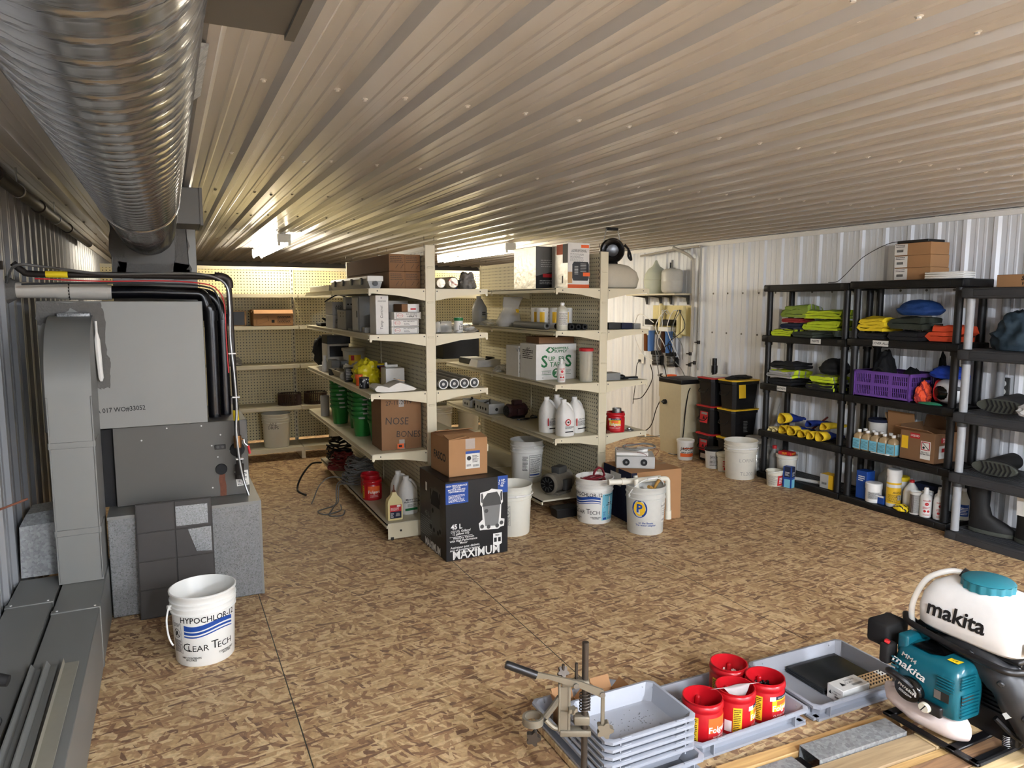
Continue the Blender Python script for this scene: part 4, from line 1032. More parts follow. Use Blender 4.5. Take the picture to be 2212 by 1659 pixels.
# base deck
def cable_coil(label, loc, m, R, r, n, seed, tails=(), lean=0, h=.1):
    t = thing('cable_coil', label, 'cable', loc); rd = random.Random(seed)
    g = G(m)
    pts = []
    for k in range(n*10):
        a = 2*PI*k/10; q = R*(1 - .42*(k/(n*10))*(h > .15)) + rd.gauss(0, R*.1)
        pts.append((q*math.cos(a) + rd.gauss(0,.006), q*.8*math.sin(a) + rd.gauss(0,.006), r + (h*(k/(n*10)) + rd.gauss(0,.012) if h else 0)))
    pts = [(x, y, max(r+.012, z)) for x, y, z in pts]
    g.tube(pts, r, 5, 2); g.out('loops', t)
    for tl in tails: g = G(m); g.tube(tl, r, 6, 5); g.out('loose_end', t)
    return t
mat('cable_grey', (112,112,110), .5); mat('cable_red', (120,34,44), .45)
cable_coil('large heap of grey cable coiled on the base shelf', (1.455, 6.10, Z0), 'cable_grey', .15, .0052, 26, 2, tails=[
   [(-.14,-.05,.02),(-.2,-.1,.03),(-.215,-.12,-.05),(-.22,-.12,-.112),(-.28,-.2,-.117),(-.42,-.3,-.117),(-.38,-.42,-.117),(-.25,-.35,-.117),(-.215,-.2,-.117)],
   [(-.15,.05,.03),(-.21,-.05,.02),(-.225,-.08,-.06),(-.23,-.1,-.114),(-.3,-.28,-.117),(-.36,-.46,-.117),(-.27,-.5,-.117),(-.22,-.38,-.117)],
   [(-.12,.1,.04),(-.24,.12,.05),(-.34,.06,-.0),(-.4,-.02,-.08),(-.43,-.06,-.117)]], h=.22)
cable_coil('coil of dark red and black cable past the grey heap', (1.44, 6.68, Z0), 'cable_red', .14, .006, 12, 5, h=.16)
cable_coil('coil of thick black cable leaning against the pegboard panel', (1.49, 7.08, Z0), 'black', .13, .009, 9, 8, h=.24, tails=[[(-.2,-.1,.02),(-.33,-.3,.06),(-.45,-.45,-.02),(-.5,-.55,-.11),(-.46,-.75,-.113)]])
canister('dark red coffee canister without lid on the base shelf', (1.43, 5.58, Z0), .0, prints=lambda g, R, H: folgers(g, R, H, -PI/2-.05, 1), group=None)
canister('second red coffee canister close behind the first on the base shelf', (1.46, 5.76, Z0), .4)
mat('oil_cream', (222,208,150), .4)
t = thing('oil_bottle', 'cream oil bottle with red label and pointed spout', 'bottle', (1.428, 4.955, Z0))
g = G('oil_cream'); e = lambda w, d, z, o=0: [(o-w,-d,z),(o+w,-d,z),(o+w,d,z),(o-w,d,z)]
g.loft([e(.052,.03,0),e(.055,.032,.01),e(.055,.032,.12),e(.05,.03,.15),e(.02,.016,.185),e(.014,.014,.205)])
M = frame((0,-.0325,.065),(1,0,0),(0,0,1)); g.use('ink_red'); g.patch(M,-.04,.045,0,.05); g.use('navy'); g.patch(M,-.04,.045,-.05,.0); g.use('white'); g.patch(M,.012,.04,.034,.048,.001); g.lines(M,-.034,.03,.008,.03,4,.4); g.lines(M,-.034,-.012,-.044,-.008,5,.4); g.use('steel'); g.poly(M,[(.0,-.035),(.035,-.035),(.03,-.012),(.008,-.01)],.001); g.out('body', t)
g = G('rust'); g.lathe([(0,.2),(.013,.2),(.013,.212),(.006,.22),(.003,.255),(0,.255)],12); g.out('spout', t)
def minoil(g, k):
    M = frame((0,-.0755*k,.08*k),(1,0,0),(0,0,1)); g.use('ink_green'); g.patch(M,-.055*k,.05*k,-.045*k,-.025*k,.001); g.use('ink'); g.text(M,'Mineral Oil\nHuile minérale',0,.035*k,.022*k,bold=.01); g.use('ink_grey'); g.lines(M,-.035*k,.04*k,-.018*k,.008*k,4)
jug('white mineral oil jug with green stripe beside the shop vacuum carton', (1.572, 5.08, Z0), .1, k=.93, prints=minoil)
jug('white mineral oil jug behind the other against the panel', (1.568, 5.27, Z0), .2, k=.93, prints=minoil)
# ================================================================ things on the back run
ZB = [.136, .576, 1.029, 1.448, 1.786]
carton('brown carton with printed battery drawing on the back shelving', (1.02, 8.1, ZB[3]), .40, .3, .17, m='card', tape=False, flaps=(('front',.9,.05),('left',.9,.03)), prints=lambda g, F, w, d, h: (g.use('ink'), g.text(F['front'], 'APC Back-UPS', -.06, .06, .04, bold=.01), g.lines(F['front'],.04,.18,-.06,.02,6), [g.poly(F['front'], [(a,b),(a+.003,b),(c+.003,e),(c,e)]) for a,b,c,e in ((-.17,-.07,-.17,-.02),(-.17,-.02,-.06,.02),(-.06,.02,-.05,-.03),(-.17,-.07,-.05,-.03))], g.patch(F['front'],-.02,.01,-.05,-.02)))
t = thing('monitor', 'black screen in a wooden frame on the back shelving', 'screen', (.60, 8.12, ZB[3])); g = G('card_light'); g.box(-.165,.165,-.02,.05,0,.16,.003); g.out('frame', t); g = G('black'); g.box(-.155,.145,-.022,-.0195,.008,.15); g.out('screen', t)
heap('clear plastic clamshell with dark hardware on the back shelving', (.56, 8.1, ZB[2]), .12, .08, .1, 'grey_bag', seed=21, name='plastic_bag', cat='bag')
mat('rusty_wheel', (78,58,46), .6, .3)
for i, (x, r, m) in enumerate(((.53,.06,'steel'),(1.18,.125,'rusty_wheel'),(1.46,.125,'rusty_wheel'))):
    t = thing('blower_rotor', ('small grey slotted blower wheel beside the furnace pipes', 'brown slotted blower wheel nearer the grey sleeve', 'brown slotted blower wheel nearer the furnace')[(0,2,1)[i]], 'blower wheel', (x, 8.12, ZB[1]))
    g = G(m); g.lathe([(0,.0),(r,.0),(r,.006),(0,.006)],28); g.lathe([(r*.85,.118),(r,.118),(r,.126),(r*.85,.126)],28); g.out('rims', t)
    g = G(m)
    for k in range(36): a = 2*PI*k/36; g.cbox((r*.94*math.cos(a), r*.94*math.sin(a), .062),(r*.12,.004,.115),(0,0,a+.5))
    g.out('blades', t)
pail('cream pail with handwriting on the lowest back shelf', (1.02, 8.06, ZB[0]), 0, m='pail_cream', H=.365, R=.152, rb=.132, prints=lambda g, R, H: (g.use('ink'), g.wrap(R, -PI/2-.35, lambda q, M: q.text(M, 'ARE\nDRIPS', 0, 0, .045), .24)))
pail('cream pail half hidden behind the pail shelving on the lowest back shelf', (1.72, 8.06, ZB[0]), 0, m='pail_cream', H=.365, R=.152, rb=.132, handle=.2)
# ================================================================ things on the second gondola
Q1, Q2, Q3, Q4, Q0 = 1.811, 1.476, 1.051, .616, .123
mat('foil_face', (186,184,178), .34, .7, bump=.35, scale=22); mat('grey_card', (108,108,104), .6); mat('orange_print', (226,96,36), .5)
t = carton('large carton with crinkled silver foil face and dark grey print', (2.92, 5.56, Q1), .25, .42, .35, m='grey_card', tape=False,
   prints=lambda g, F, w, d, h: (g.use('foil_face'), g.patch(F['left'], -d/2+.002, d/2-.002, -h/2+.002, h/2-.002), g.use('grey_light'), g.patch(F['front'], .03,.13,.09,.14), g.use('ink'), g.text(F['front'],'OS',.075,.115,.05,bold=.01), g.use('grey_light'), g.lines(F['front'],-.08,.1,.0,.07,4,.35), g.use('ink'), g.poly(F['front'],[(-w/2,-h/2),(w/2,-h/2),(w/2,-.03),(.0,-.04),(-w/2,-.07)],.0008), g.use('ink_red'), g.patch(F['front'],-.06,.03,-.08,-.05,.0012), g.use('grey_light'), g.lines(F['front'],-.09,.1,-.14,-.1,3,.3)))
def heaterbox(g, F, w, d, h):
    M = F['left']; g.use('foil_face'); g.patch(M, -d/2+.002, d/2-.002, -h/2+.002, h/2-.002); g.use('orange_print'); g.patch(M,-.05,.05,.09,.17,.0012); g.use('grey_dark'); g.patch(M,.05,d/2-.002,.02,.17,.0014); g.patch(M, .04,.06,-.14,-.08,.0012)
    M = F['front']; g.use('orange_print'); g.patch(M,-w/2,w/2,-h/2,-h/2+.03); g.patch(M,.02,w/2-.006,.14,.165); g.use('ink'); g.text(M,'LATHER ELECTRIQUE\nCHAUFFAGE UTILITAIRE',.0,.115,.0135,bold=.01); g.use('ink_grey'); g.lines(M,-.08,.05,.03,.095,7,.35)
    g.use('black'); g.poly(M,[(-.05,-.12),(-.06,-.1),(-.06,.01),(-.045,.03),(.085,.03),(.095,.01),(.095,-.1),(.085,-.12)],.001); g.use('grey_light')
    for i in range(6): g.patch(M,-.04+.0*i,-.005,-.01-.012*i,-.005-.012*i,.0016); g.patch(M,.015,.07,.012-.012*i,.015-.012*i,.0016)
    g.use('orange_print'); g.patch(M,.04,.105,-.085,-.055,.002); g.use('card_light'); g.patch(M,-w/2,-.06,-.14,-.05,.0012)
carton('silver and white carton with a heater picture and an orange band', (3.0, 5.135, Q1), .20, .265, .36, m='white_matte', tape=False, prints=heaterbox)
t = thing('garden_fogger', 'beige tank fogger with black fan head and carrying handle', 'fogger', (3.44, 5.12, Q1))
mat('tank_beige', (190,182,162), .45)
g = G('tank_beige'); 
def rr(w, d, z, ox=0, oy=0, n=28, p=.5): return [(ox + w*math.copysign(abs(math.cos(a))**p, math.cos(a)), oy + d*math.copysign(abs(math.sin(a))**p, math.sin(a)), z) for a in [2*PI*i/n for i in range(n)]]
g.loft([rr(.14,.1,0),rr(.165,.115,.01),rr(.185,.12,.08),rr(.17,.115,.14,-.01),rr(.12,.1,.19,-.04),rr(.07,.07,.205,-.06)]); g.out('tank', t, ang=50)
g = G('black_gloss'); g.M = T(-.05,0,.315) @ mrot(0,0,-.45) @ Matrix.Rotation(PI/2,4,'X'); g.lathe([(0,-.06),(.08,-.06),(.1,-.03),(.105,.03),(.1,.06),(.09,.075),(.07,.07),(.05,.05),(0,.045)],36); g.M = T(-.05,0,0); g.cyl((0,0,.2),(0,0,.26),.055,.045,n=24); g.out('fan_head', t)
g = G('steel'); 
for s in (-1, 1): g.tube([(-.05+s*.085,-.0,.36),(-.05+s*.075,0,.42),(-.05+s*.055,0,.49)],.004,8,3)
g.out('handle_bracket', t); g = G('black'); g.cyl((-.105,0,.495),(.005,0,.495),.013,n=12); g.out('handle', t)
g = G('black_matte'); g.tube([(.05,-.04,.36),(.075,-.06,.33),(.07,-.07,.27),(.1,-.07,.24),(.095,-.05,.31),(.06,-.03,.37)],.009,6,5); g.out('strap', t)
# second shelf
mat('jug_grey', (150,150,146), .4)
def zincl(g, k): g.use('ink'); M = frame((0,-.0755*k,.08*k),(1,0,0),(0,0,1)); g.lines(M,-.05*k,.01*k,.02*k,.06*k,2,.7,.2); g.use('ink_grey'); g.lines(M,.0,.06*k,-.04*k,.05*k,8); g.use('ink_yellow'); g.patch(M,-.06*k,-.01*k,.0,.004*k,.0012)
jug('silver-grey chemical jug at the far end of the second shelf', (2.815, 6.6, Q2), .5, m='jug_grey', k=.93, prints=zincl, cap='jug_grey')
t = thing('plastic_bag', 'tall clear plastic bag of white powder on the second shelf', 'bag', (2.85, 6.0, Q2))
g = G('film'); g.loft([rr(.1,.07,.0,p=.7),rr(.12,.08,.04,p=.7),rr(.1,.07,.1,.01,p=.8),rr(.075,.04,.16,.02,p=.8),rr(.09,.014,.21,.03,p=.9),rr(.1,.004,.27,.05)]); g.out('bag', t, ang=60)
g = G('white'); g.ball((.0,0,.05),.09,3,(1.05,.75,.95),.3,2,4,flat=-.046); g.out('powder', t); g = G('ink_yellow'); g.cbox((.065,-.03,.13),(.035,.04,.06),(.1,.2,.3),bev=.006); g.out('label_card', t)
heap('clear plastic bag lying flat before the bag of powder', (2.86, 6.32, Q2), .12, .12, .05, 'film', seed=31, amp=.6, name='plastic_bag', cat='bag')
t = thing('foam_tube', 'grey foam pipe insulation tube lying along the second shelf', 'tube', (2.80, 5.0, Q2)); g = G('grey_box'); g.M = Matrix.Rotation(-PI/2,4,'X') ; g.M = T(0,0,.03) @ g.M; g.lathe([(.014,.16),(.028,.16),(.028,.74),(.0,.74)],20); g.out('tube', t)
for i in range(3):
    g = G('black_matte'); g.M = T(0,0,.024) @ Matrix.Rotation(-PI/2,4,'X'); g.lathe([(.012,.0),(.024,.0),(.024,.25),(.012,.25),(.012,0)],20); single(g, 'foam_ring', ('short black foam tube beside the translucent bottle', 'short black foam tube, middle one of three', 'short black foam tube beside the pegboard')[i], 'tube', (2.94+.062*i, 5.0, Q2), group='black foam tubes')
bottle('translucent bottle with white cap and printed label', (2.85, 5.0, Q2), [(0,0),(.043,0),(.045,.006),(.045,.155),(.04,.178),(.018,.192),(.016,.2),(0,.2)], [(0,.198),(.018,.198),(.018,.218),(0,.22)], m='translucent', prints=lambda g: (g.use('paper'), g.wpatch(.045,-PI/2-.2,-.042,.045,.04,.15), g.use('ink'), g.wrap(.045,-PI/2-.2,lambda q,M: q.lines(M,-.038,.04,-.05,.045,12,.35),.095,.0009)))
def yl(g): g.use('ink_yellow'); g.wpatch(.05,-PI/2-.55,-.022,.02,.05,.14)
for i in range(4):
    t = thing('wipes_canister', ('white canister with yellow label at the pegboard side end', 'second white canister from the translucent bottle, touching the end one', 'white canister right behind the translucent bottle', 'white canister farthest from the post')[i], 'canister', ((3.075,5.32),(2.97,5.33),(2.865,5.36),(2.885,5.50))[i] + (Q2,), 0, 'white canisters')
    g = G('white'); g.lathe([(0,0),(.047,0),(.05,.005),(.05,.155),(.0,.155)],28); yl(g); g.out('body', t); g = G('white'); g.lathe([(.051,.152),(.051,.168),(.046,.177),(0,.178)],28); g.use('ink'); g.wpatch(.051,-PI/2-.3,-.008,.008,.155,.158); g.out('lid', t)
# third shelf
def supers(g, F, w, d, h):
    M = F['front']; g.use('ink_green'); g.text(M,'S',-.115,-.0,.14,bold=.02); g.text(M,'S',.115,.0,.14,bold=.02); g.text(M,'UP  ER\nTAPE',.0,.0,.055,bold=.015); g.text(M,'SHIPPERS\nSUPPLY',.04,.1,.03,bold=.02,sx=1.25)
    g.poly(M,[(-.105,.1),(-.075,.125),(-.05,.125),(-.08,.1),(-.05,.075),(-.075,.075)]); g.poly(M,[(-.055,.118),(-.035,.1),(-.06,.078),(-.045,.078),(-.018,.1),(-.045,.124)])
    g.poly(M,[(.0+.04*math.cos(a),-.095+.04*math.sin(a)) for a in [2*PI*i/24 for i in range(24)]],.0008); g.use('white'); g.text(M,'2',0,-.095,.07,bold=.02,off=.0014); g.use('ink_green')
    for s in (-1,1):
        for y in (-.075,-.105): g.patch(M,s*.05,s*.14,y-.002,y+.002)
    g.use('ink'); g.text(M,'48 mm x 100 m',-.095,-.09,.013,bold=.01); g.text(M,'36 ROLLS',.1,-.09,.013,bold=.01); g.text(M, '⌂', -.13,-.13,.02)
    g.use('ink'); L = F['left']; g.lines(L,-.1,.1,.02,.1,5); g.text(L,'VRC',0,.1,.04,bold=.01)
carton('white carton with green supplier print and roll count', (2.9375, 5.395, Q3), .385, .30, .30, m='white', tape=False, prints=supers)
def grey2(g, F, w, d, h): g.use('ink_grey'); M = F['front']; g.text(M,'VRC',-.02,.1,.05,bold=.01); g.patch(M,-.03,.03,.02,.06); g.lines(M,-.035,.035,-.1,-.01,8,.4)
for i, (x, y) in enumerate(((2.78,5.69),(2.884,5.69))): carton('grey-white narrow carton standing ' + ('next to the supplier carton' if i else 'second from the supplier carton'), (x, y, Q3), .085, .25, .27, m='white_matte', tape=False, group='narrow cartons', prints=grey2)
carton('large brown carton lying behind the white supplier carton', (2.97, 5.42, Q3+.301), .34, .24, .055, m='card_dark', tape=False)
def bpt(z, s=1): return None
t = thing('adhesive_bottle', 'white squeeze bottle with red print on the third shelf edge', 'bottle', (2.88, 5.06, Q3))
BP = [(0,0),(.032,0),(.034,.005),(.034,.12),(.03,.137),(.014,.15),(.012,.156),(0,.156)]; BC = [(0,.15),(.016,.15),(.014,.185),(.011,.19),(0,.19)]
def bpr(g, k=1):
    g.use('ink_red'); R = .034*k; a = -PI/2-.3
    g.wrap(R,a,lambda q,M: (q.text(M,'novofit',0,.045*k,.016*k,bold=.015), q.lines(M,-.022*k,.022*k,-.01*k,.006*k,4,.5), q.lines(M,-.02*k,.02*k,-.052*k,-.04*k,2,.4)),.065*k,.0006)
    for dx, dz, r in ((0,.088,.011),(-.01,.042,.008),(.01,.042,.008)):
        g.wrap(R,a,lambda q,M: q.poly(M,[(dx*k+r*k*math.cos(b),r*k*math.sin(b)) for b in [2*PI*i/16 for i in range(16)]]),dz*k,.0009)
g = G('white'); g.lathe(BP,28); bpr(g); g.out('body', t, ang=50); g = G('white'); g.lathe(BC,16); g.out('cap', t)
t = thing('straw_jar', 'tall clear jar with red lid packed with pale sticks', 'jar', (3.085, 5.01, Q3)); g = G('clear'); g.lathe([(0,0),(.052,0),(.056,.006),(.056,.25),(.054,.262),(0,.262)],32); g.out('jar', t)
mat('straw', (206,192,150), .7); g = G('straw'); rd = random.Random(3)
for i in range(70): a, r = rd.uniform(0,6.28), .046*math.sqrt(rd.random()); b = a+rd.uniform(-.4,.4); g.cyl((r*math.cos(a),r*math.sin(a),.006),(r*.98*math.cos(b),r*.98*math.sin(b),rd.uniform(.18,.24)),.0032,n=5)
o = g.out('sticks', t); o['kind'] = 'stuff'
g = G('ink_red'); g.lathe([(.058,.25),(.06,.255),(.06,.27),(.055,.275),(0,.275)],32); g.out('lid', t)
t = thing('document_tray', 'black plastic tray box lying near the far edge of the third shelf', 'tray', (2.93, 7.08, Q3)); g = G('black'); g.box(-.09,.12,-.16,.16,0,.055,.006); g.out('base', t); g = G('white_matte'); g.box(-.08,.11,-.14,.15,.0555,.06); g.out('papers', t)
t = thing('open_carton', 'shallow white open carton with black lining on the third shelf', 'box', (2.90, 6.68, Q3)); g = G('white_matte'); g.loft([[(-.13,-.11,0),(.13,-.11,0),(.13,.11,0),(-.13,.11,0)],[(-.11,-.09,.07),(.13,-.11,.07),(.13,.11,.07),(-.11,.09,.07)]]); g.out('body', t); g = G('black'); g.tube([(-.02,-.08,.073),(.06,-.06,.085),(.11,.02,.08),(.05,.08,.085)],.01,6,4); g.out('lining', t)
heap('crumpled clear plastic beside the narrow cartons', (2.84, 6.1, Q3), .07, .1, .06, 'film', seed=14, amp=.7, name='plastic_bag', cat='bag')
# fourth shelf
def hazl(g, k): 
    M = frame((0,-.0755*k,.085*k),(1,0,0),(0,0,1)); g.use('ink_red'); g.patch(M,-.058*k,-.046*k,-.02*k,.045*k); g.use('ink'); g.text(M,'DELTA-N',.01*k,.035*k,.018*k,bold=.01); g.lines(M,-.04*k,.05*k,-.02*k,.024*k,6,.5); g.patch(M,-.04*k,.055*k,-.05*k,-.04*k)
def hazr(g, k):
    M = frame((0,-.0755*k,.085*k),(1,0,0),(0,0,1)); g.use('ink_red'); g.poly(M,[(-.02*k+.028*k*math.cos(a),.035*k+.028*k*math.sin(a)) for a in [2*PI*i/24 for i in range(24)]]); g.use('white'); g.poly(M,[(-.02*k+.019*k*math.cos(a),.035*k+.019*k*math.sin(a)) for a in [2*PI*i/24 for i in range(24)]],.001); g.use('ink'); g.poly(M,[(-.032*k,.03*k),(-.012*k,.026*k),(-.006*k,.042*k),(-.028*k,.044*k)],.0013); g.lines(M,-.05*k,.04*k,-.02*k,.002*k,3,.5); g.patch(M,-.05*k,.03*k,-.05*k,-.04*k)
JL = [((2.845,5.22),.15,hazl,'white chemical jug with red bar label, farthest from the post'), ((2.895,5.02),.1,hazr,'white chemical jug in front with a round red animal label'), ((3.055,5.12),.2,hazl,'white chemical jug beside the post with its handle facing out'), ((2.995,5.31),-.1,hazl,'white chemical jug half hidden behind the other three')]
for (x,y),r,fn,lab in JL: jug(lab, (x,y,Q4), r, k=.98, prints=fn)
mat('motor_red', (58,34,34), .4)
def motor(name, label, loc, rz, m, k=1, base='black', fanm='black', boxm='grey_dark'):
    """electric motor lying on its foot, shaft along local X"""
    t = thing(name, label, 'motor', loc, rz); z = .085*k
    X = Matrix.Rotation(PI/2,4,'Y')
    g = G(m); g.M = T(0,0,z) @ X; g.lathe([(0,-.13*k),(.06*k,-.13*k),(.075*k,-.115*k),(.075*k,-.1*k),(.07*k,-.095*k),(.07*k,.08*k),(.076*k,.085*k),(.076*k,.1*k),(.06*k,.12*k),(.03*k,.13*k),(0,.13*k)],32); g.out('housing', t)
    g = G(fanm); g.M = T(0,0,z) @ X; g.lathe([(0,-.138*k),(.058*k,-.136*k),(.06*k,-.128*k)],24)
    g.out('end_bell', t)
    g = G('grey_dark'); g.M = T(0,0,z)
    for i in range(10): a = 2*PI*i/10; g.cbox((-.139*k,.035*k*math.cos(a),.035*k*math.sin(a)),(.002,.03*k,.006*k),(a,0,0))
    g.out('vent_slots', t)
    g = G(boxm); g.box(-.05*k,.05*k,-.045*k,.03*k,z+.062*k,z+.115*k,.01*k,2); g.out('capacitor_box', t)
    g = G(boxm); g.box(-.04*k,.04*k,-.1*k,-.06*k,z-.05*k,z+.03*k,.01*k,2); g.out('terminal_box', t)
    g = G(base); g.box(-.08*k,.08*k,-.06*k,.06*k,0,.02*k,.003); g.out('foot', t)
    g = G('steel'); g.cyl((.13*k,0,z),(.17*k,0,z),.009*k,n=12); g.out('shaft', t)
    return t
t = motor('electric_motor', 'dark maroon electric motor lying on the fourth shelf', (2.93, 6.0, Q4), .15, 'motor_red', .85, boxm='motor_red')
g = G('black'); g.tube([(-.1,-.16,.012),(-.0,-.2,.014),(.08,-.14,.03),(.12,-.17,.014),(.02,-.15,.012),(-.08,-.19,.012)],.006,6,6); g.out('cord', t)
for i, (x, y, w, d, h) in enumerate(((2.85,6.44,.17,.34,.10),(2.83,6.86,.12,.2,.075))):
    t = thing('knockout_box', 'grey steel electrical box with knockouts ' + ('past the other one at the shelf end' if i else 'beside the maroon motor'), 'box', (x, y, Q4)); g = G('grey_light'); g.box(-w/2,w/2,-d/2,-d/2+.003,0,h); g.box(-w/2,w/2,d/2-.003,d/2,0,h); g.box(-w/2,-w/2+.003,-d/2,d/2,0,h); g.box(w/2-.003,w/2,-d/2,d/2,0,h); g.box(-w/2,w/2,-d/2,d/2,0,.003); g.use('slot')
    for q in (-.1,-.03,.03,.1): 
        if abs(q) < d/2-.03: g.cyl((-w/2-.0005,q,h*.45),(-w/2-.002,q,h*.45),.015,n=14)
    g.cyl((.0,-d/2-.0005,h*.45),(.0,-d/2-.002,h*.45),.016,n=14); g.out('case', t); g = G('black'); g.tube([(-.04,-d*.3,h*.6),(.0,0,h+.02),(.03,d*.2,h+.0),(.0,d*.4,h*.7)],.006,6,4); g.out('wires', t)
single(G('iron_pipe').cyl((0,0,.02),(.0,.5,.02),.02,n=16), 'steel_bar', 'dark round steel bar lying by the post on the fourth shelf', 'bar', (3.12, 5.22, Q4))
# base
def hyp2(g, R, H):
    a = -PI/2-.15; g.use('ink')
    for x0,x1,z0,z1 in ((-.05,.08,.245,.248),(-.05,.08,.05,.053),(-.05,-.047,.05,.248),(.077,.08,.05,.248)): g.wpatch(R,a,x0,x1,z0,z1)
    g.wrap(R,a,lambda q,M: (q.text(M,'HYPOCHLOR-12',.015,.08,.016,bold=.01), q.lines(M,-.04,.07,-.06,.068,14,.45,.2,4), q.lines(M,.09,.14,-.08,.09,16,.45), q.lines(M,-.11,-.06,-.04,.09,12,.45)),.15,.0009)
    g.use('ink_blue'); g.wpatch(R,a,-.044,.06,.068,.08,off=.0014)
pail('white pail with dense black label text on the base shelf', (2.83, 5.58, Q0), .2, prints=hyp2, handle=.12, H=.37)
mat('motor_dusty', (112,106,94), .75, var=.25, scale=25, bump=.2)
motor('electric_motor', 'dusty grey electric motor at the near corner of the base shelf', (2.87, 5.08, Q0), .45, 'motor_dusty', 1.15, base='motor_dusty', boxm='grey_dark')
t = thing('storage_tub', 'black plastic tub on the floor under the base shelf', 'tub', (2.79, 4.84, 0)); g = G('black'); g.loft([[(-.085,-.05,0),(.085,-.05,0),(.085,.05,0),(-.085,.05,0)],[(-.1,-.06,.075),(.1,-.06,.075),(.1,.06,.075),(-.1,.06,.075)]]); g.out('body', t); g = G('black'); g.box(-.105,.105,-.062,.062,.068,.078,.003); g.out('rim', t)
# far side of the second gondola, near end
for i, (x, y, w, d, h, m, lab) in enumerate(((3.34,5.05,.12,.14,.055,'black','black plastic case nearer the post on the wall-side second shelf'),(3.47,5.06,.11,.14,.05,'navy','dark case with small print on the wall-side second shelf'),(3.565,5.06,.07,.16,.045,'grey_box','grey square tube offcut at the wall-side shelf edge'))):
    carton(lab, (x, y, Q2), w, d, h, m=m, tape=False, name='plastic_case', cat='case')
carton('small grey carton on the wall-side third shelf by the post', (3.335, 5.05, Q3), .14, .14, .06, m='grey_box', tape=False)
t = thing('door_closer', 'black flat bracket arm lying on the wall-side third shelf', 'bracket', (3.50, 5.02, Q3)); g = G('black'); g.box(-.06,.1,-.02,.02,0,.02,.004); g.ball((-.06,0,.022),.03,2,(1.2,1,.7)); g.out('arm', t); g = G('steel'); g.tube([(.0,-.02,.004),(.04,-.04,.004),(.09,-.03,.004)],.003,6,3); g.out('rod', t)
canister('red coffee canister holding a metal can on the wall-side fourth shelf', (3.375, 5.0, Q4), -.1, prints=lambda g, R, H: folgers(g, R, H, -PI/2-.55))
bottle('small steel can standing inside the red coffee canister', (3.377, 4.985, Q4+.0135), [(0,0),(.038,0),(.038,.185),(.034,.185),(.033,.17),(0,.17)], None, m='steel', name='steel_can', cat='can')
g = G('steel'); g.lathe([(0,0),(.04,0),(.04,.006),(.02,.012),(.018,.022),(0,.022)],24); single(g, 'pipe_flange', 'small round metal flange beside the red canister', 'flange', (3.50, 4.98, Q4))
single(G('rust').box(-.02,.02,-.12,.12,0,.02,.004), 'wood_handle', 'short brown wooden stick by the post on the wall-side fourth shelf', 'stick', (3.26, 5.05, Q4))
# brown carton with the meter box on it, on the floor at the end of the unit
def brownc(g, F, w, d, h): g.use('navy'); g.patch(F['left'],-d/2+.002,d/2-.002,-h/2,h/2); g.poly(F['front'],[(-w/2,-h/2),(-w/2+.02,-h/2),(-w/2+.05,h/2),(-w/2,h/2)]); g.patch(F['front'],-w/2,-.1,.1,.15); g.use('paper'); g.patch(F['left'],-.1,.06,.06,.16,.001); g.use('ink'); g.lines(F['left'],-.09,.05,.07,.15,5); g.use('card_dark'); g.text(F['top'],'FASCO',.1,.1,.06)
carton('wide brown carton on the floor under the white meter box', (3.38, 4.62, 0), .46, .42, .40, m='card', prints=brownc, rz=-.05)
t = thing('meter_box', 'white instrument box with two round black dials on the brown carton', 'instrument', (3.32, 4.64, .402), -.55)
g = G('grey_light'); g.box(-.15,.15,-.12,.12,0,.095,.004); g.out('case', t); g = G('white_matte'); g.box(-.15,.1,-.09,.12,.0955,.12,.003); g.out('upper_case', t)
for x in (-.072, .065):
    g = G('black'); g.cyl((x,-.12,.05),(x,-.128,.05),.026,n=24); g.use('steel'); g.cyl((x,-.128,.05),(x,-.131,.05),.009,n=10); g.out('dial', t)
g = G('white'); g.cyl((.06,0,.12),(.06,0,.145),.045,n=24); g.out('roll', t)
g = G('grey_box'); pts = [(.03+.14*math.cos(a),.02+.1*math.sin(a),.125+.006*math.sin(3*a)) for a in [2*PI*i/16*2 for i in range(17)]]; g.tube(pts,.008,8,3); single(g, 'flexible_lead', 'loop of grey cable lying on the white meter box', 'cable', (3.34, 4.63, .402+.02))
mat('thin_red', (110,40,40), .5); g = G('thin_red'); g.tube([(-.05,-.1,.126),(.0,-.14,.115),(.05,-.135,.06),(.1,-.14,.1),(.14,-.1,.135),(.0,.07,.165),(-.04,.08,.135),(-.1,.1,.13),(-.12,.06,.125)],.002,5,6); single(g, 'thin_wire', 'thin red wire looping over the meter box', 'wire', (3.32, 4.64, .402))
bottle('black plastic cup lying on the deck behind the meter box', (3.42, 5.03, Q0), [(0,0),(.05,0),(.055,.05),(.05,.05),(.045,.006),(0,.006)], None, m='black', name='cup', cat='cup')
single(G('yellow').cyl((0,0,.013),(.03,.05,.013),.013,n=14), 'fuse', 'small yellow cylinder on the deck behind the meter box', 'fuse', (3.27, 4.97, Q0))
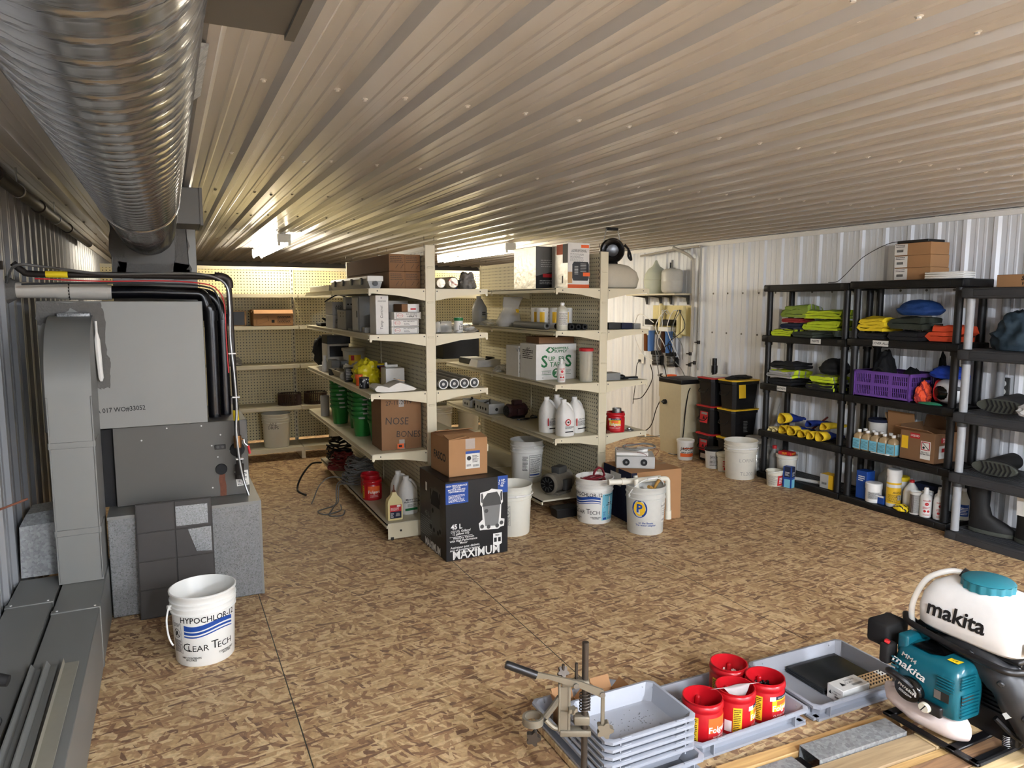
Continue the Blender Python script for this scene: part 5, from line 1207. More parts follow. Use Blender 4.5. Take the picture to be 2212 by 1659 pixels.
# floor: vacuum carton with the motor carton on it
def vac(g, F, w, d, h):
    M = F['front']
    g.use('ink_blue'); g.patch(M,-w/2,-w/2+.16,h/2-.15,h/2-.012); g.patch(M,w/2-.075,w/2,h/2-.115,h/2); g.use('white')
    g.text(M,'HIGH PERFORMANCE\nMOTOR\nMOTEUR HAUTES\nPERFORMANCES',-w/2+.078,h/2-.05,.0155,bold=.02); g.lines(M,-w/2+.02,-w/2+.14,h/2-.14,h/2-.09,6,.45); g.text(M,'6 HP\n2 1/2"\n98',w/2-.045,h/2-.05,.022,bold=.02)
    g.text(M,'45 L',-w/2+.075,-.04,.045,bold=.03); g.text(M,'(12 U.S. Gallons/\n12 gallons US)',-w/2+.105,-.08,.021,bold=.015); g.patch(M,-w/2+.025,-w/2+.19,-.108,-.106)
    g.text(M,'Wet/Dry Vacuum\nwith High Performance\nMotor',-w/2+.125,-.135,.021,bold=.012); g.text(M,'Aspirateur pour déchets\nsecs et humides à moteur\nhautes performances',-w/2+.135,-.198,.021,bold=.012)
    g.text(M,'MAXIMUM',-.008,-h/2+.032,.083,bold=.016,sx=.9)
    # picture of the vacuum: outline, body, head
    def pic(M, ox, oy, k, a='white', b='ink_grey', c='grey_dark'):
        g.use(a); g.poly(M,[(ox+x*k,oy+y*k) for x,y in ((-.07,-.16),(-.11,-.16),(-.12,-.1),(-.085,-.07),(-.09,.04),(-.105,.06),(-.105,.16),(-.07,.165),(-.03,.17),(.0,.185),(.04,.175),(.1,.165),(.105,.06),(.09,.04),(.085,-.08),(.12,-.09),(.115,-.15),(.08,-.155),(.06,-.17),(.0,-.165))],.0009)
        g.use(b); g.poly(M,[(ox+x*k,oy+y*k) for x,y in ((-.06,-.13),(.06,-.14),(.08,.04),(-.08,.04))],.0014)
        g.use(c); g.poly(M,[(ox+x*k,oy+y*k) for x,y in ((-.088,.04),(.088,.04),(.08,.1),(.05,.155),(-.04,.15),(-.08,.1))],.0016)
        for x,y in ((-.09,-.13),(.09,-.12),(-.03,-.14),(.05,-.14),(-.05,0)): g.poly(M,[(ox+x*k+.018*k*math.cos(q),oy+y*k+.018*k*math.sin(q)) for q in [2*PI*i/12 for i in range(12)]],.002)
        for s in (-1,1): g.poly(M,[(ox+s*x*k,oy+y*k) for x,y in ((.085,.07),(.098,.08),(.098,.15),(.085,.155),(.078,.13))],.002)
    pic(M,.105,.04,.8)
    g.use('white'); g.poly(M,[(.115,-.125),(.18,-.125),(.18,-.2),(.148,-.215),(.115,-.2)]); g.use('ink'); g.text(M,'90+',.147,-.14,.02,bold=.02,off=.0014); g.patch(M,.122,.142,-.185,-.155,.0014); g.patch(M,.152,.172,-.185,-.155,.0014)
    L = F['left']; pic(L,.06,.02,.95,'grey_dark','grey_dark','black_matte'); g.use('ink_grey'); g.text(L,'45 L',-.1,-.03,.05,bold=.02); g.lines(L,-d/2+.02,.0,-.2,-.06,9,.4); g.use('white'); g.text(L,'MAXIMUM',0,-h/2+.03,.075,bold=.03,sx=.85); g.patch(L,-.13,-.1,.13,.19)
    g.use('grey_dark'); g.text(F['top'],'MAXIMUM',0,.0,.08,bold=.02)
VA = math.atan2(.014,.454)
t = carton('large black wet-dry vacuum carton with white lettering', (1.80, 4.535, 0), .452, .50, .535, rz=.02, m='black', tape=False, prints=vac, cat='box')
def fas(g, F, w, d, h):
    L = F['left']; g.use('ink'); g.text(L,'FASCO',.0,-.01,.075,bold=.03,sx=.95); M = F['front']; g.use('paper'); g.patch(M,-.02,.085,-.08,.035); g.use('ink_blue'); g.patch(M,-.02,.085,.022,.04,.001); g.use('ink'); g.lines(M,.03,.08,-.04,.01,6,.5,.3,2,) ; g.poly(M,[(.005+.016*math.cos(a),-.008+.016*math.sin(a)) for a in [2*PI*i/12 for i in range(12)]],.001)
    for i in range(9): g.patch(M,.035+.005*i,.0375+.005*i,-.07,-.055,.001)
    g.lines(M,-.012,.02,-.065,-.05,2,.6); g.use('film'); g.patch(M,-.02,.05,h/2-.07,h/2)
carton('brown motor carton with a blue and white label on the vacuum carton', (1.782, 4.56, .5365), .282, .33, .25, rz=.03, m='card', flaps=(('left',PI+.12,.13),('right',PI+.04,.13),('front',PI+.2,.1),('back',PI+.26,.1)), prints=fas)
# ================================================================ water treatment wall
WX = RX - .019
t = thing('plank_shelf', 'white plank shelf on four dark brackets holding the two tanks', 'shelf', (WX, 7.0, 1.80))
g = G('almond'); g.box(-.26,-.002,-.35,.62,-.02,0,.002); g.out('board', t)
for y in (-.3, .02, .22, .5): g = G('grey_dark'); g.prism([(0,-.13),(-.012,-.13),(-.03,-.05),(-.2,-.03),(-.24,-.02),(0,-.02)], .03, Matrix(((1,0,0,0),(0,0,1,0),(0,1,0,0),(0,0,0,1))) @ T(0,0,y)); g.out('bracket', t)
mat('tank_white', (206,204,194), .3)
def tank(label, y, R, H, neck):
    t = thing('pressure_tank', label, 'tank', (WX-.145, y, 1.801)); g = G('tank_white')
    g.lathe([(0,0),(R*.6,0),(R*.9,.015),(R,.05),(R,H*.48),(R*1.008,H*.49),(R*1.008,H*.51),(R,H*.52),(R,H*.82),(R*.93,H*.92),(R*.7,H*.98),(R*.3,H),(0,H)],36); g.out('body', t, ang=50)
    g = G('grey_box'); g.lathe([(0,H-.01),(R*.3,H-.004),(R*.3,H+.008),(.012,H+.012),(.012,H+neck),(0,H+neck)],16); g.out('neck', t)
    return t
t = tank('white pressure tank on the wall shelf, the one nearer the shelf units', 6.85, .125, .29, .1)
g = G('black'); g.cyl((-.0,.03,.30),(0,.03,.36),.012,n=10); g.out('valve', t)
t = thing('pressure_tank', 'pale green bulging tank with a conical top on the wall shelf', 'tank', (WX-.145, 7.16, 1.801)); mat('tank_green', (200,206,188), .35); g = G('tank_green'); g.lathe([(0,0),(.1,0),(.12,.03),(.14,.1),(.145,.16),(.15,.165),(.145,.17),(.13,.24),(.09,.3),(.045,.33),(.03,.36),(.012,.40),(0,.405)],36); g.out('body', t, ang=50)
t = thing('filter_rack', 'reverse osmosis filter rack with blue and brown housings on the wall', 'water filter', (WX, 7.0, 1.3))
RACK = t; g = G('oil_cream'); g.box(-.03,-.006,-.37,.36,-.0,.36,.004); g.out('backplate', t)
def housing(m, y, z0, z1, r): 
    g = G(m); g.M = T(-.10,y,0); g.lathe([(0,z0),(r*.8,z0),(r*.9,z0+.01),(r,z1-.03),(r*1.1,z1-.025),(r*1.1,z1),(0,z1)],24); g.out('housing', t, ang=50)
mat('house_blue', (86,130,196), .3); mat('house_brown', (62,34,26), .3); mat('house_amber', (120,70,36), .3)
for m, y in (('house_blue',-.06),('house_brown',.02),('house_blue',.29),('house_amber',.37)): housing(m, y, -.21, .06, .045)
for y in (-.02, .32):
    g = G('white'); g.box(-.16,-.03,y-.09,y+.09,.05,.10,.004); g.out('manifold', t); g = G('black'); g.box(-.14,-.03,y-.1,y+.06,.12,.19,.008); g.out('pump_head', t)
for y, r, z0 in ((-.22,.032,-.02),(-.30,.03,.02),(.13,.03,.05)):
    g = G('oil_cream'); g.M = T(-.08,y,0); g.lathe([(0,z0),(r,z0),(r*1.12,z0+.01),(r*1.12,z0+.06),(r,z0+.065),(r,z0+.29),(r*.7,z0+.33),(0,z0+.335)],20); g.out('membrane', t)
rd = random.Random(11)
for i in range(7):
    g = G(('white','grey_box','black')[i % 3]); y = rd.uniform(-.3,.3); g.tube([(-.07,y,.25),(-.13,y+rd.uniform(-.1,.1),.3),(-.15,y+rd.uniform(-.2,.2),.1),(-.16,y+rd.uniform(-.2,.2),-.1),(-.08,y+rd.uniform(-.15,.15),-.27)],.005,6,5); g.out('tubing', t)
for i, y in enumerate((6.93, 7.22)):
    g = G('steel'); g.M = T(-.07,0,0); g.lathe([(0,0),(.045,0),(.05,.01),(.05,.13),(0,.13)],20); g.use('black')
    for z in (.02,.06,.11): g.lathe([(.0515,z),(.0515,z+.008)],20)
    t = g.out('booster_pump', RACK, (0, y-7.0, -.38)); g = G('black'); g.box(-.12,-.02,-.05,.05,.13,.18,.008); g.out('pump_head', t); g = G('black'); g.box(-.04,-.001,-.07,-.04,.0,.12,.004); g.out('bracket', t)
t = thing('water_pipes', 'white water pipes with small valves running up the wall beside the filter rack', 'pipe', (WX, 6.6, 0))
for y, z0, z1, r in ((-.0,1.12,2.2,.018),(-.12,.92,2.33,.008),(.02,.74,1.12,.012)): g = G('pvc' if r > .01 else 'grey_light'); g.cyl((-.035,y,z0),(-.035,y,z1),r,n=10); g.out('pipe', t)
g = G('white'); g.cyl((-.035,-.02,.80),(-.035,.62,.80),.011,n=10); g.out('header', t); g = G('pvc'); g.tube([(-.04,.0,2.18),(-.07,.08,2.25),(-.1,.3,2.34)],.018,10,3); g.out('brace', t)
for y, z in ((.02,.80),(.3,.80),(.55,.80),(.02,.97),(-.12,1.24),(.02,1.1),(-.06,1.0)): g = G('iron_pipe'); g.cyl((-.035,y,z-.02),(-.035,y,z+.02),.018,n=10); g.box(-.075,-.035,y-.005,y+.025,z-.006,z+.006); g.out('valve', t)
for y in (.3, .55): g = G('brass'); g.cyl((-.035,y,.80),(-.035,y,.62),.008,n=8); g.cyl((-.035,y,.7),(-.035,y,.66),.016,n=8); g.out('tap', t)
g = G('pvc'); g.tube([(-.06,7.6-6.6,2.28),(-.08,.6,2.30),(-.08,.2,2.32),(-.06,-.12,2.33)],.012,8,3); g.out('overhead_pipe', t)
for i, (m, pts) in enumerate((('grey_box',[(-.1,.05,1.1),(-.06,.02,.8),(-.06,-.05,.55),(-.08,-.2,.3),(-.1,-.15,.1),(-.15,.2,.012),(-.2,.4,.012)]),('black',[(-.1,-.12,.95),(-.08,-.16,.7),(-.1,-.0,.4),(-.12,.1,.15),(-.2,.3,.012)]),('black',[(-.12,.12,.93),(-.07,.14,.75),(-.06,.35,.5),(-.1,.5,.45)]),('grey_box',[(-.1,-.25,1.05),(-.05,-.4,.9),(-.06,-.5,.75),(-.08,-.55,.55)]),('black',[(-.12,-.05,1.1),(-.15,-.3,1.2),(-.12,-.35,1.0),(-.08,-.2,.95)]),('white',[(-.1,.1,1.45),(-.14,.35,1.55),(-.1,.5,1.3),(-.08,.35,1.05),(-.1,.1,.98)]))):
    g = G(m); g.tube([(x-.035,y+.1,z-1.3) for x,y,z in pts],.006,6,6); g.out('hose', RACK)
t = thing('outlet_plate', 'white double outlet with a black plug beside the filter rack', 'outlet', (WX, 7.62, .97)); g = G('white'); g.box(-.008,0,-.06,.06,-.06,.06,.003); g.out('plate', t); g = G('grey_dark'); g.box(-.035,-.008,-.0,.03,-.04,-.01,.004); g.out('plug', t); g = G('black'); g.tube([(-.03,.01,-.03),(-.06,.02,-.1),(-.05,.05,-.3),(-.05,.1,-.6)],.005,6,4); g.out('cord', t)
g = G('ink_orange'); g.M = T(WX-.13, 6.83, .70); g.lathe([(.008,0),(.012,.06),(.06,.13),(.06,.138),(.057,.138),(.01,.06),(.006,0)],24); single(g, 'funnel', 'bright orange plastic funnel on a tap beside the water softener', 'funnel')
# softener
mat('softener', (206,194,160), .45)
t = thing('water_softener', 'tall cream water softener cabinet with a black lid', 'water softener', (5.225, 6.40, 0))
g = G('softener'); e = lambda w, d, z: [(-w,-d,z),(-w+.02,-d-.0,z),(w-.02,-d,z),(w,-d+.02,z),(w,d,z),(-w,d,z)]
g.loft([e(.16,.17,0),e(.165,.175,.02),e(.165,.175,.14),e(.175,.185,.2),e(.178,.19,.62),e(.185,.195,.64),e(.185,.195,.80)]); g.out('cabinet', t)
g = G('black'); g.box(-.19,.19,-.2,.2,.80,.85,.008,2); g.out('lid', t); g = G('black'); g.cyl((-.178,.08,.58),(-.205,.08,.58),.028,n=16); g.use('steel'); g.cyl((-.205,.08,.58),(-.235,.08,.585),.009,n=10); g.out('overflow_fitting', t)
g = G('black'); g.tube([(-.06,-.197,.76),(-.09,-.2,.7),(-.13,-.21,.5),(-.16,-.22,.25),(-.19,-.2,.04),(-.22,-.05,.012)],.006,6,5); g.out('cord', t)
t = thing('standpipe', 'black capped pipe standing up behind the softener lid', 'pipe', (5.46, 6.16, 0)); g = G('black'); g.cyl((0,0,0),(0,0,1.08),.026,n=14); g.out('pipe', t); g = G('black'); g.cyl((0,0,.92),(0,0,1.0),.034,n=14); g.out('coupling', t)
# black totes
def tote(label, loc, lid, rz=0, prints=None, w=.36, d=.26, h=.30, group=None, lb=True):
    t = thing('black_tote', label, 'tote', loc, rz, group); g = G('black'); e = lambda a, b, z, r=.03: [(-a,-b+r,z),(-a+r,-b,z),(a-r,-b,z),(a,-b+r,z),(a,b-r,z),(a-r,b,z),(-a+r,b,z),(-a,b-r,z)]
    g.loft([e(w/2-.03,d/2-.025,0),e(w/2-.01,d/2-.008,h-.045),e(w/2,d/2,h-.04),e(w/2,d/2,h-.01),e(w/2-.004,d/2-.004,h-.008)])
    if prints: prints(g, w, d, h)
    g.out('body', t); g = G(lid); g.loft([e(w/2+.006,d/2+.006,h-.012),e(w/2+.008,d/2+.008,h-.002),e(w/2-.01,d/2-.01,h+.0)])
    g.out('lid_rim', t); g = G('black'); g.tube([(-w/2-.0,-.06,h*.62),(-w/2-.03,-.05,h*.5),(-w/2-.03,.05,h*.5),(-w/2,.06,h*.62)],.005,6,3); g.out('bail', t)
    return t
def tl(g, w, d, h, kind=0):
    M = frame((-w/2-.0+.012,-.0,h*.55),(0,-1,0),(.06,0,1)); g.use('ink_red'); g.patch(M,-.06,.06,-.05,.07,.006); g.use('ink_grey'); g.patch(M,-.04,.05,.04,.062,.008); g.use('ink'); g.poly(M,[(-.02,-.01),(.02,-.01),(0,.03)],.008)
    if kind == 1: g.use('white'); g.patch(M,-.03,.06,-.13,-.08,.006)
    F = frame((0,-d/2+.012,h*.5),(1,0,0),(0,.06,1)); g.use('ink_grey'); g.lines(F,-.03,.03,-.09,.09,12,.45)
def tl2(g, w, d, h): F = frame((-.06,-d/2+.008,h*.62),(1,0,0),(0,.06,1)); g.use('ink_yellow'); g.patch(F,-.05,.04,-.07,.07,.004); g.use('ink'); g.lines(F,-.04,.03,-.06,.06,7,.4)
PX, PY = 5.305, 5.93
tote('black tote with red rim and white sticker, bottom of the red-rimmed stack', (PX, PY, 0), 'ink_red', .0, lambda g,w,d,h: tl(g,w,d,h,1), group='black totes')
tote('black tote with red rim and pink labels, middle of the red-rimmed stack', (PX, PY, .302), 'ink_red', .0, tl, group='black totes')
tote('black tote with papers on its lid, topmost of the red-rimmed stack', (PX, PY, .604), 'ink_red', .0, None, group='black totes')
for k, lab in enumerate(('black tote with yellow rim, bottom of the yellow-rimmed stack', 'black tote with yellow rim, middle of the yellow-rimmed stack', 'black tote with yellow rim and a yellow label, topmost of its stack')):
    tote(lab, (5.335, PY-.285, .302*k), 'ink_yellow', .0, (None, lambda g,w,d,h: (g.use('ink_grey'), g.lines(frame((0,-d/2+.012,h*.5),(1,0,0),(0,.06,1)),-.03,.03,-.09,.09,12,.45)), tl2)[k], group='black totes')
g = G('paper'); g.box(-.13,.13,-.09,.09,0,.004); g.cbox((.05,.03,.007),(.2,.15,.003),(0,0,.4)); g.cbox((.0,.0,.010),(.18,.12,.003),(0,0,-.3)); single(g, 'paper_stack', 'loose papers lying on the topmost red-rimmed tote', 'papers', (PX, PY, .9065))
heap('black glove lying on the topmost yellow-rimmed tote', (5.335, PY-.285, .905), .15, .06, .04, 'black_matte', seed=4, name='work_glove', cat='glove')
# floor pails by the totes
def jag(g, R, H): g.use('ink'); g.wrap(R,-PI/2-.3,lambda q,M: (q.text(M,'JAGUAR',.0,.03,.045,bold=.02,shear=.2), q.text(M,'BAIT CHUNX',.0,-.01,.024,bold=.02)),H*.45,.0008); g.use('ink_orange'); g.wpatch(R,-PI/2-.3,-.085,.09,H*.18,H*.36); g.wpatch(R,-PI/2-.3,-.06,.09,H*.6,H*.66)
pail('small white lidded bait pail with orange print beside the softener', (5.02, 6.085, 0), 0, H=.21, R=.09, rb=.08, rings=(.33,), lid='pail_white', prints=jag)
mat('pail_offwhite', (216,212,198), .42)
pail('big off-white pail with a wire bail beside the shelf unit', (4.981,5.21, 0), 0, m='pail_offwhite', H=.37, R=.16, rb=.138, handle=.06, prints=lambda g,R,H: (g.use('ink_grey'), g.wrap(R,-PI/2-.3,lambda q,M: (q.text(M,'LORNE',0,.02,.05,bold=-.02), q.text(M,'TL200',0,-.11,.05,bold=-.02)),.17,.0004)))
pail('small white pail with a black bag tied over it by the totes', (5.02, 5.64, 0), 0, H=.20, R=.085, rb=.075, rings=(.32,), handle=.1, lid='black_matte', prints=lambda g,R,H: (g.use('ink'), g.wrap(R,-PI/2-.5,lambda q,M: q.lines(M,-.05,.05,-.06,.05,8,.4),H*.45,.0008)))
pail('small cream tub with red print tucked behind the big off-white pail', (5.02, 5.47, 0), 0, m='pail_cream', H=.18, R=.075, rb=.066, rings=(.3,), lid='pail_cream', prints=lambda g,R,H: (g.use('ink_red'), g.wrap(R,-PI/2-.4,lambda q,M: q.lines(M,-.04,.04,-.04,.03,3,.6),H*.5,.0008), g.wpatch(R,-PI/2-.4,-.03,.03,.02,.05)))
pail('grey-lidded white pail behind the foil bags', (5.36, 5.395, 0), 0, m='pail_white', H=.33, R=.10, rb=.09, lid='grey_light', rings=(.33,))
mat('foil_bag', (214,214,208), .25, .6, bump=.8, scale=22)
for i, (x, y, h) in enumerate(((5.237,5.225,.30),(5.392,5.222,.27))): 
    t = thing('foil_bag', 'crinkled silver-white bait bag standing ' + ('against the wall by the shelf unit' if i else 'behind the big off-white pail'), 'bag', (x, y, 0)); g = G('foil_bag'); g.loft([rr(.065,.04,0,p=.7),rr(.07,.045,.08,p=.7),rr(.065,.035,h*.7,p=.7),rr(.072,.008,h-.02,p=.9),rr(.072,.004,h,.0,p=.9)]); g.use('ink'); g.lines(frame((0,-.046,h*.4),(1,0,0),(0,0,1)),-.06,.06,-.05,.05,8,.4); g.out('bag', t, ang=60)
bottle('grey oil bottle with red cap beside the shelf unit leg', (5.12, 5.05-.02, .057), [(0,0),(.04,0),(.042,.01),(.042,.14),(.02,.2),(.018,.21),(0,.21)], [(0,.205),(.02,.205),(.02,.235),(0,.236)], m='jug_grey', cm='ink_red', sy=.7) if 0 else None
bottle('grey oil bottle with red cap standing on the lowest tier', (5.27, 5.06, .0555), [(0,0),(.045,0),(.047,.01),(.047,.15),(.022,.22),(.019,.235),(0,.235)], [(0,.23),(.021,.23),(.021,.26),(0,.262)], m='jug_grey', cm='ink_red')
def bait(g,R,H): g.use('ink_red'); g.wpatch(R,-PI/2-.1,-.02,.05,.01,H*.72); g.use('white'); g.wrap(R,-PI/2+.1,lambda q,M: q.lines(M,-.018,.028,-.03,.03,4,.55),H*.4,.0012); g.use('ink_grey'); g.wrap(R,-PI/2-.9,lambda q,M: q.lines(M,-.05,.04,-.05,.04,10,.4),H*.45,.0008)
pail('small bait pail with red label on the floor by the unit corner', (5.039,4.826, 0), 0, m='pail_cream', H=.145, R=.078, rb=.066, rings=(.33,), prints=bait, fill=.5, handle=.4)
pail('white pail with wire bail and a red box on top on the lowest tier', (5.25, 4.885, .0555), 0, m='pail_offwhite', H=.2, R=.095, rb=.08, rings=(.33,), handle=.15, lid='pail_offwhite')
carton('small red printed box lying on the white bail pail', (5.25, 4.885, .2615), .09, .13, .03, m='ink_red', tape=False, rz=.2, prints=lambda g,F,w,d,h: (g.use('ink_yellow'), g.text(F['left'],'OUT',.0,0,.024,bold=.03), g.text(F['front'],'GOUT',0,0,.02,bold=.03)))
carton('tall blue and dark box standing on the floor against the unit', (5.107,4.719, 0), .06, .085, .195, m='ink_blue', tape=False, rz=.3, prints=lambda g,F,w,d,h: [(g.use('ink_sky'), g.patch(F[s],-.028,.028,-h/2,-.02), g.use('navy'), g.patch(F[s],-.03,.03,.0,h/2), g.use('white'), g.lines(F[s],-.022,.022,.01,.05,4,.4)) for s in ('left','front')])
t = thing('wand', 'grey plastic pipe lying on the lowest tier', 'pipe', (5.22, 4.62, .0555)); g = G('grey_light'); g.cyl((-.05,.16,.018),(.05,-.17,.018),.016,n=14); g.out('pipe', t)
carton('grey and yellow carton with barcode on the lowest tier', (5.25, 4.38, .0555), .1, .14, .125, m='ink_yellow', tape=False, prints=lambda g,F,w,d,h: (g.use('grey_light'), g.patch(F['left'],-d/2,.02,-h/2,h/2), g.use('ink'), [g.patch(F['left'],-.05+.006*i,-.047+.006*i,-.03,-.01,.0012) for i in range(9)], g.patch(F['front'],-.01,-.004,-.05,.02), g.patch(F['front'],.02,.026,-.05,.02)))
t = thing('drain_pipe', 'long cream plastic pipe leaning on the wall behind the jackets unit', 'pipe', (5.50, 5.44, .0)); g = G('pvc'); g.cyl((0,0,.006),(0,-.25,1.02),.026,n=18); g.out('pipe', t)
bpos = 0
# clothes on the jackets unit (unit A) and the crate unit (unit B)
mat('hivis', (200,222,40), .7, var=.15, bump=.3); mat('hivis_dull', (136,158,60), .75, var=.15, bump=.3); mat('silver_tape', (176,178,180), .35, .3)
mat('cloth_black', (20,21,24), .85, bump=.3); mat('cloth_navy', (22,30,58), .8, bump=.3); mat('cloth_olive', (48,54,44), .85, bump=.3); mat('cloth_red', (150,40,40), .8); mat('cloth_yellow', (226,196,36), .55, bump=.3); mat('cloth_orange', (238,88,50), .65, bump=.3); mat('cloth_blue', (28,66,130), .7, bump=.3); mat('cloth_teal', (36,52,62), .85, bump=.3); mat('cloth_green', (40,130,96), .7); mat('glove_yellow', (222,186,36), .85, bump=.5, scale=60); mat('glove_blue', (26,50,130), .8, bump=.3); mat('cloth_royal', (26,64,170), .7, bump=.3)
A4, A3, A2 = 1.386, .926, .471; B4, B3, B2, B1 = 1.401, .926, .471, .0555
H = PI/2
folded('hi-vis vest folded at the bottom edge of the jackets tier', (5.27, 4.93, A4), .22, .22, .06, 3, 'hivis', H, 2, .5, name='hivis_vest', band='cloth_black')
folded('navy pants folded under the red pants', (5.33, 4.89, A4+.068), .2, .2, .05, 2, 'cloth_navy', H, 3, .3, name='folded_pants')
folded('red pants folded on the navy pants', (5.34, 4.89, A4+.124), .19, .2, .04, 2, 'cloth_red', H, 4, .3, name='folded_pants')
folded('dull green rain pants with silver tape on top of the red pants', (5.335, 4.87, A4+.17), .27, .19, .12, 3, 'hivis_dull', H, 5, .5, name='rain_pants', band='silver_tape')
folded('dark olive pants folded flat next to the hi-vis vest', (5.25, 4.64, A4), .2, .26, .05, 2, 'cloth_olive', H, 6, .4, name='folded_pants')
folded('hi-vis pants folded on the dark olive pants', (5.335, 4.56, A4+.062), .36, .18, .09, 3, 'hivis', H, 7, .4, name='folded_pants', band='hivis_dull')
folded('yellow-green pants with black trim topping the olive pants', (5.335, 4.55, A4+.165), .38, .18, .08, 3, 'hivis_dull', H, 8, .4, name='folded_pants', band='hivis')
folded('black jacket lining spread under the hi-vis jackets', (5.315, 4.925, A3), .25, .28, .06, 2, 'cloth_black', H, 9, .4, name='jacket')
folded('hi-vis jacket with silver bands at the outer end of the lower tier', (5.29, 4.925, A3+.07), .26, .28, .07, 3, 'hivis', H, 10, .5, name='hivis_jacket', band='silver_tape')
folded('black jacket folded on top of the hi-vis jacket', (5.31, 4.925, A3+.152), .27, .24, .06, 2, 'cloth_black', H, 11, .5, name='jacket')
folded('black and yellow jacket at the crate end of the lower tier', (5.26, 4.46, A3), .28, .22, .06, 2, 'cloth_black', H, 12, .5, name='jacket', band='hivis')
folded('hi-vis jacket sleeve bundle at the crate end of the lower tier', (5.28, 4.46, A3+.07), .24, .22, .06, 2, 'hivis', H, 13, .5, name='hivis_jacket', band='silver_tape')
heap('black knit cap resting on the hi-vis sleeve bundle', (5.33, 4.46, A3+.14), .11, .12, .13, 'cloth_black', seed=5, amp=.2, name='knit_cap', cat='cap')
def glove(label, y, z, x=5.17, m='glove_yellow', m2='glove_blue', rz=0, r=.042, L=.3):
    t = thing('work_glove', label, 'glove', (x, y, z), rz)
    g = G(m); n = 18; rd = random.Random(int(y*100)); sq = rd.uniform(.8,1.05)
    ring = lambda x, k, s: [(x + .012*math.sin(a*2+k), k*r*math.cos(a), max(.002, r*s + k*r*s*math.sin(a))) for a in [2*PI*i/n for i in range(n)]]
    g.loft([ring(.1,.9,sq),ring(0,1.05,sq),ring(-.005,.98,sq),ring(.02,.82,sq),ring(.09,.7,sq)], cap=False); g.out('cuff', t, ang=60)
    g = G(m2); g.loft([ring(.09,.92,sq),ring(.15,.9,sq*.9),ring(.2,.95,sq*.7),ring(.23,.85,sq*.6)])
    for k in range(4): w = -.028+.019*k; g.tube([(.22,w,r*sq*.6),(.27+.01*(k%2),w*1.15,r*sq*.7),(.29-.012*abs(k-1.5),w*1.2,r*sq*.3+.004)],[.012,.011,.008],8,3)
    g.tube([(.14,r*.7,r*sq*.8),(.18,r*1.2,r*sq*.8),(.215,r*1.3,r*sq*.6)],[.013,.012,.009],8,3); g.out('hand', t, ang=60); return t
glove('yellow-cuffed blue glove on top at the far end of the gloves tier', 4.925, A2+.085, 5.20, r=.05)
glove('yellow-cuffed blue glove low beside the cream cuffs', 4.88, A2, 5.165, r=.046)
glove('yellow-cuffed blue glove third along the gloves tier', 4.77, A2, 5.16, r=.048)
glove('yellow and black glove lying flat mid way along the gloves tier', 4.655, A2, 5.165, r=.042, m2='cloth_black')
glove('yellow-cuffed glove lying fifth along the gloves tier', 4.555, A2, 5.16, r=.036, m2='glove_yellow')
glove('yellow-cuffed glove lying near the crate end of the gloves tier', 4.452, A2, 5.165, r=.046)
glove('yellow glove stacked on the end glove of the gloves tier', 4.455, A2+.096, 5.21, r=.036, m2='glove_yellow')
glove('blue glove with fingers up behind the yellow cuffs', 4.655, A2+.09, 5.25, m='glove_blue', r=.036)
for i in range(2): glove('cream rolled cuff glove ' + ('tight by the post' if i else 'next to the yellow cuffs'), 4.975+.058*i, A2, 5.165, m='oil_cream', m2='oil_cream', r=.024)
heap('crumpled green cloth under the cream cuffs at the unit corner', (5.17, 5.02, .057), .02,.02,.02,'cloth_green') if 0 else None
single(G('thin_red').cyl((0,0,.012),(.03,-.17,.17),.009,n=10), 'brush_handle', 'red stick leaning behind the gloves', 'stick', (5.44, 4.80, A2))
# crate unit
mat('crate_purple', (106,70,150), .45)
t = thing('folding_crate', 'purple slatted folding crate on the middle tier', 'crate', (5.335, 3.868, B3+.001))
g = G('crate_purple'); w, d, h = .36, .50, .215
g.box(-w/2,w/2,-d/2,d/2,0,.008)
for z in (0, h/2-.012, h-.026): 
    q = .024
    g.box(-w/2,-w/2+.012,-d/2,d/2,z,z+q); g.box(w/2-.012,w/2,-d/2,d/2,z,z+q); g.box(-w/2,w/2,-d/2,-d/2+.012,z,z+q); g.box(-w/2,w/2,d/2-.012,d/2,z,z+q)
for s in (-1,1):
    for k in range(31): y = -d/2+.008+k*(d-.016)/30; g.box(s*w/2-.004*(s>0)-.004*(s<0)*0+(-.006 if s>0 else .002),s*w/2+(-.002 if s>0 else .006),y-.003 if k%10 else y-.012,y+.003 if k%10 else y+.012,0,h-.01)
    for k in range(19): x = -w/2+.008+k*(w-.016)/18; g.box(x-.003 if k%9 else x-.012,x+.003 if k%9 else x+.012,s*d/2+(-.006 if s>0 else .002),s*d/2+(-.002 if s>0 else .006),0,h-.01)
for z in (.06, .15): g.box(-w/2+.002,-w/2+.006,-d/2,d/2,z,z+.004); g.box(-w/2,w/2,-d/2+.002,-d/2+.006,z,z+.004)
g.box(-w/2-.004,w/2+.004,-d/2-.004,-d/2+.012,h-.01,h); g.box(-w/2-.004,w/2+.004,d/2-.012,d/2+.004,h-.01,h); g.box(-w/2-.004,-w/2+.012,-d/2,d/2,h-.01,h); g.box(w/2-.012,w/2+.004,-d/2,d/2,h-.01,h)
g.out('body', t); g = G('black'); g.box(-.05,.05,-d/2-.0045,-d/2-.003,h-.05,h-.03); g.out('hand_hole', t)
g = G('black_matte'); g.tube([(-.15,.12,h-.02),(-.14,.06,h+.03),(-.13,.0,h-.01)],.006,6,4); g.out('bail', t)
heap('large black jacket bulging from the far end of the purple crate', (5.35, 3.985, B3+.012), .10,.085,.33,'cloth_black',seed=7,amp=.3,name='jacket')
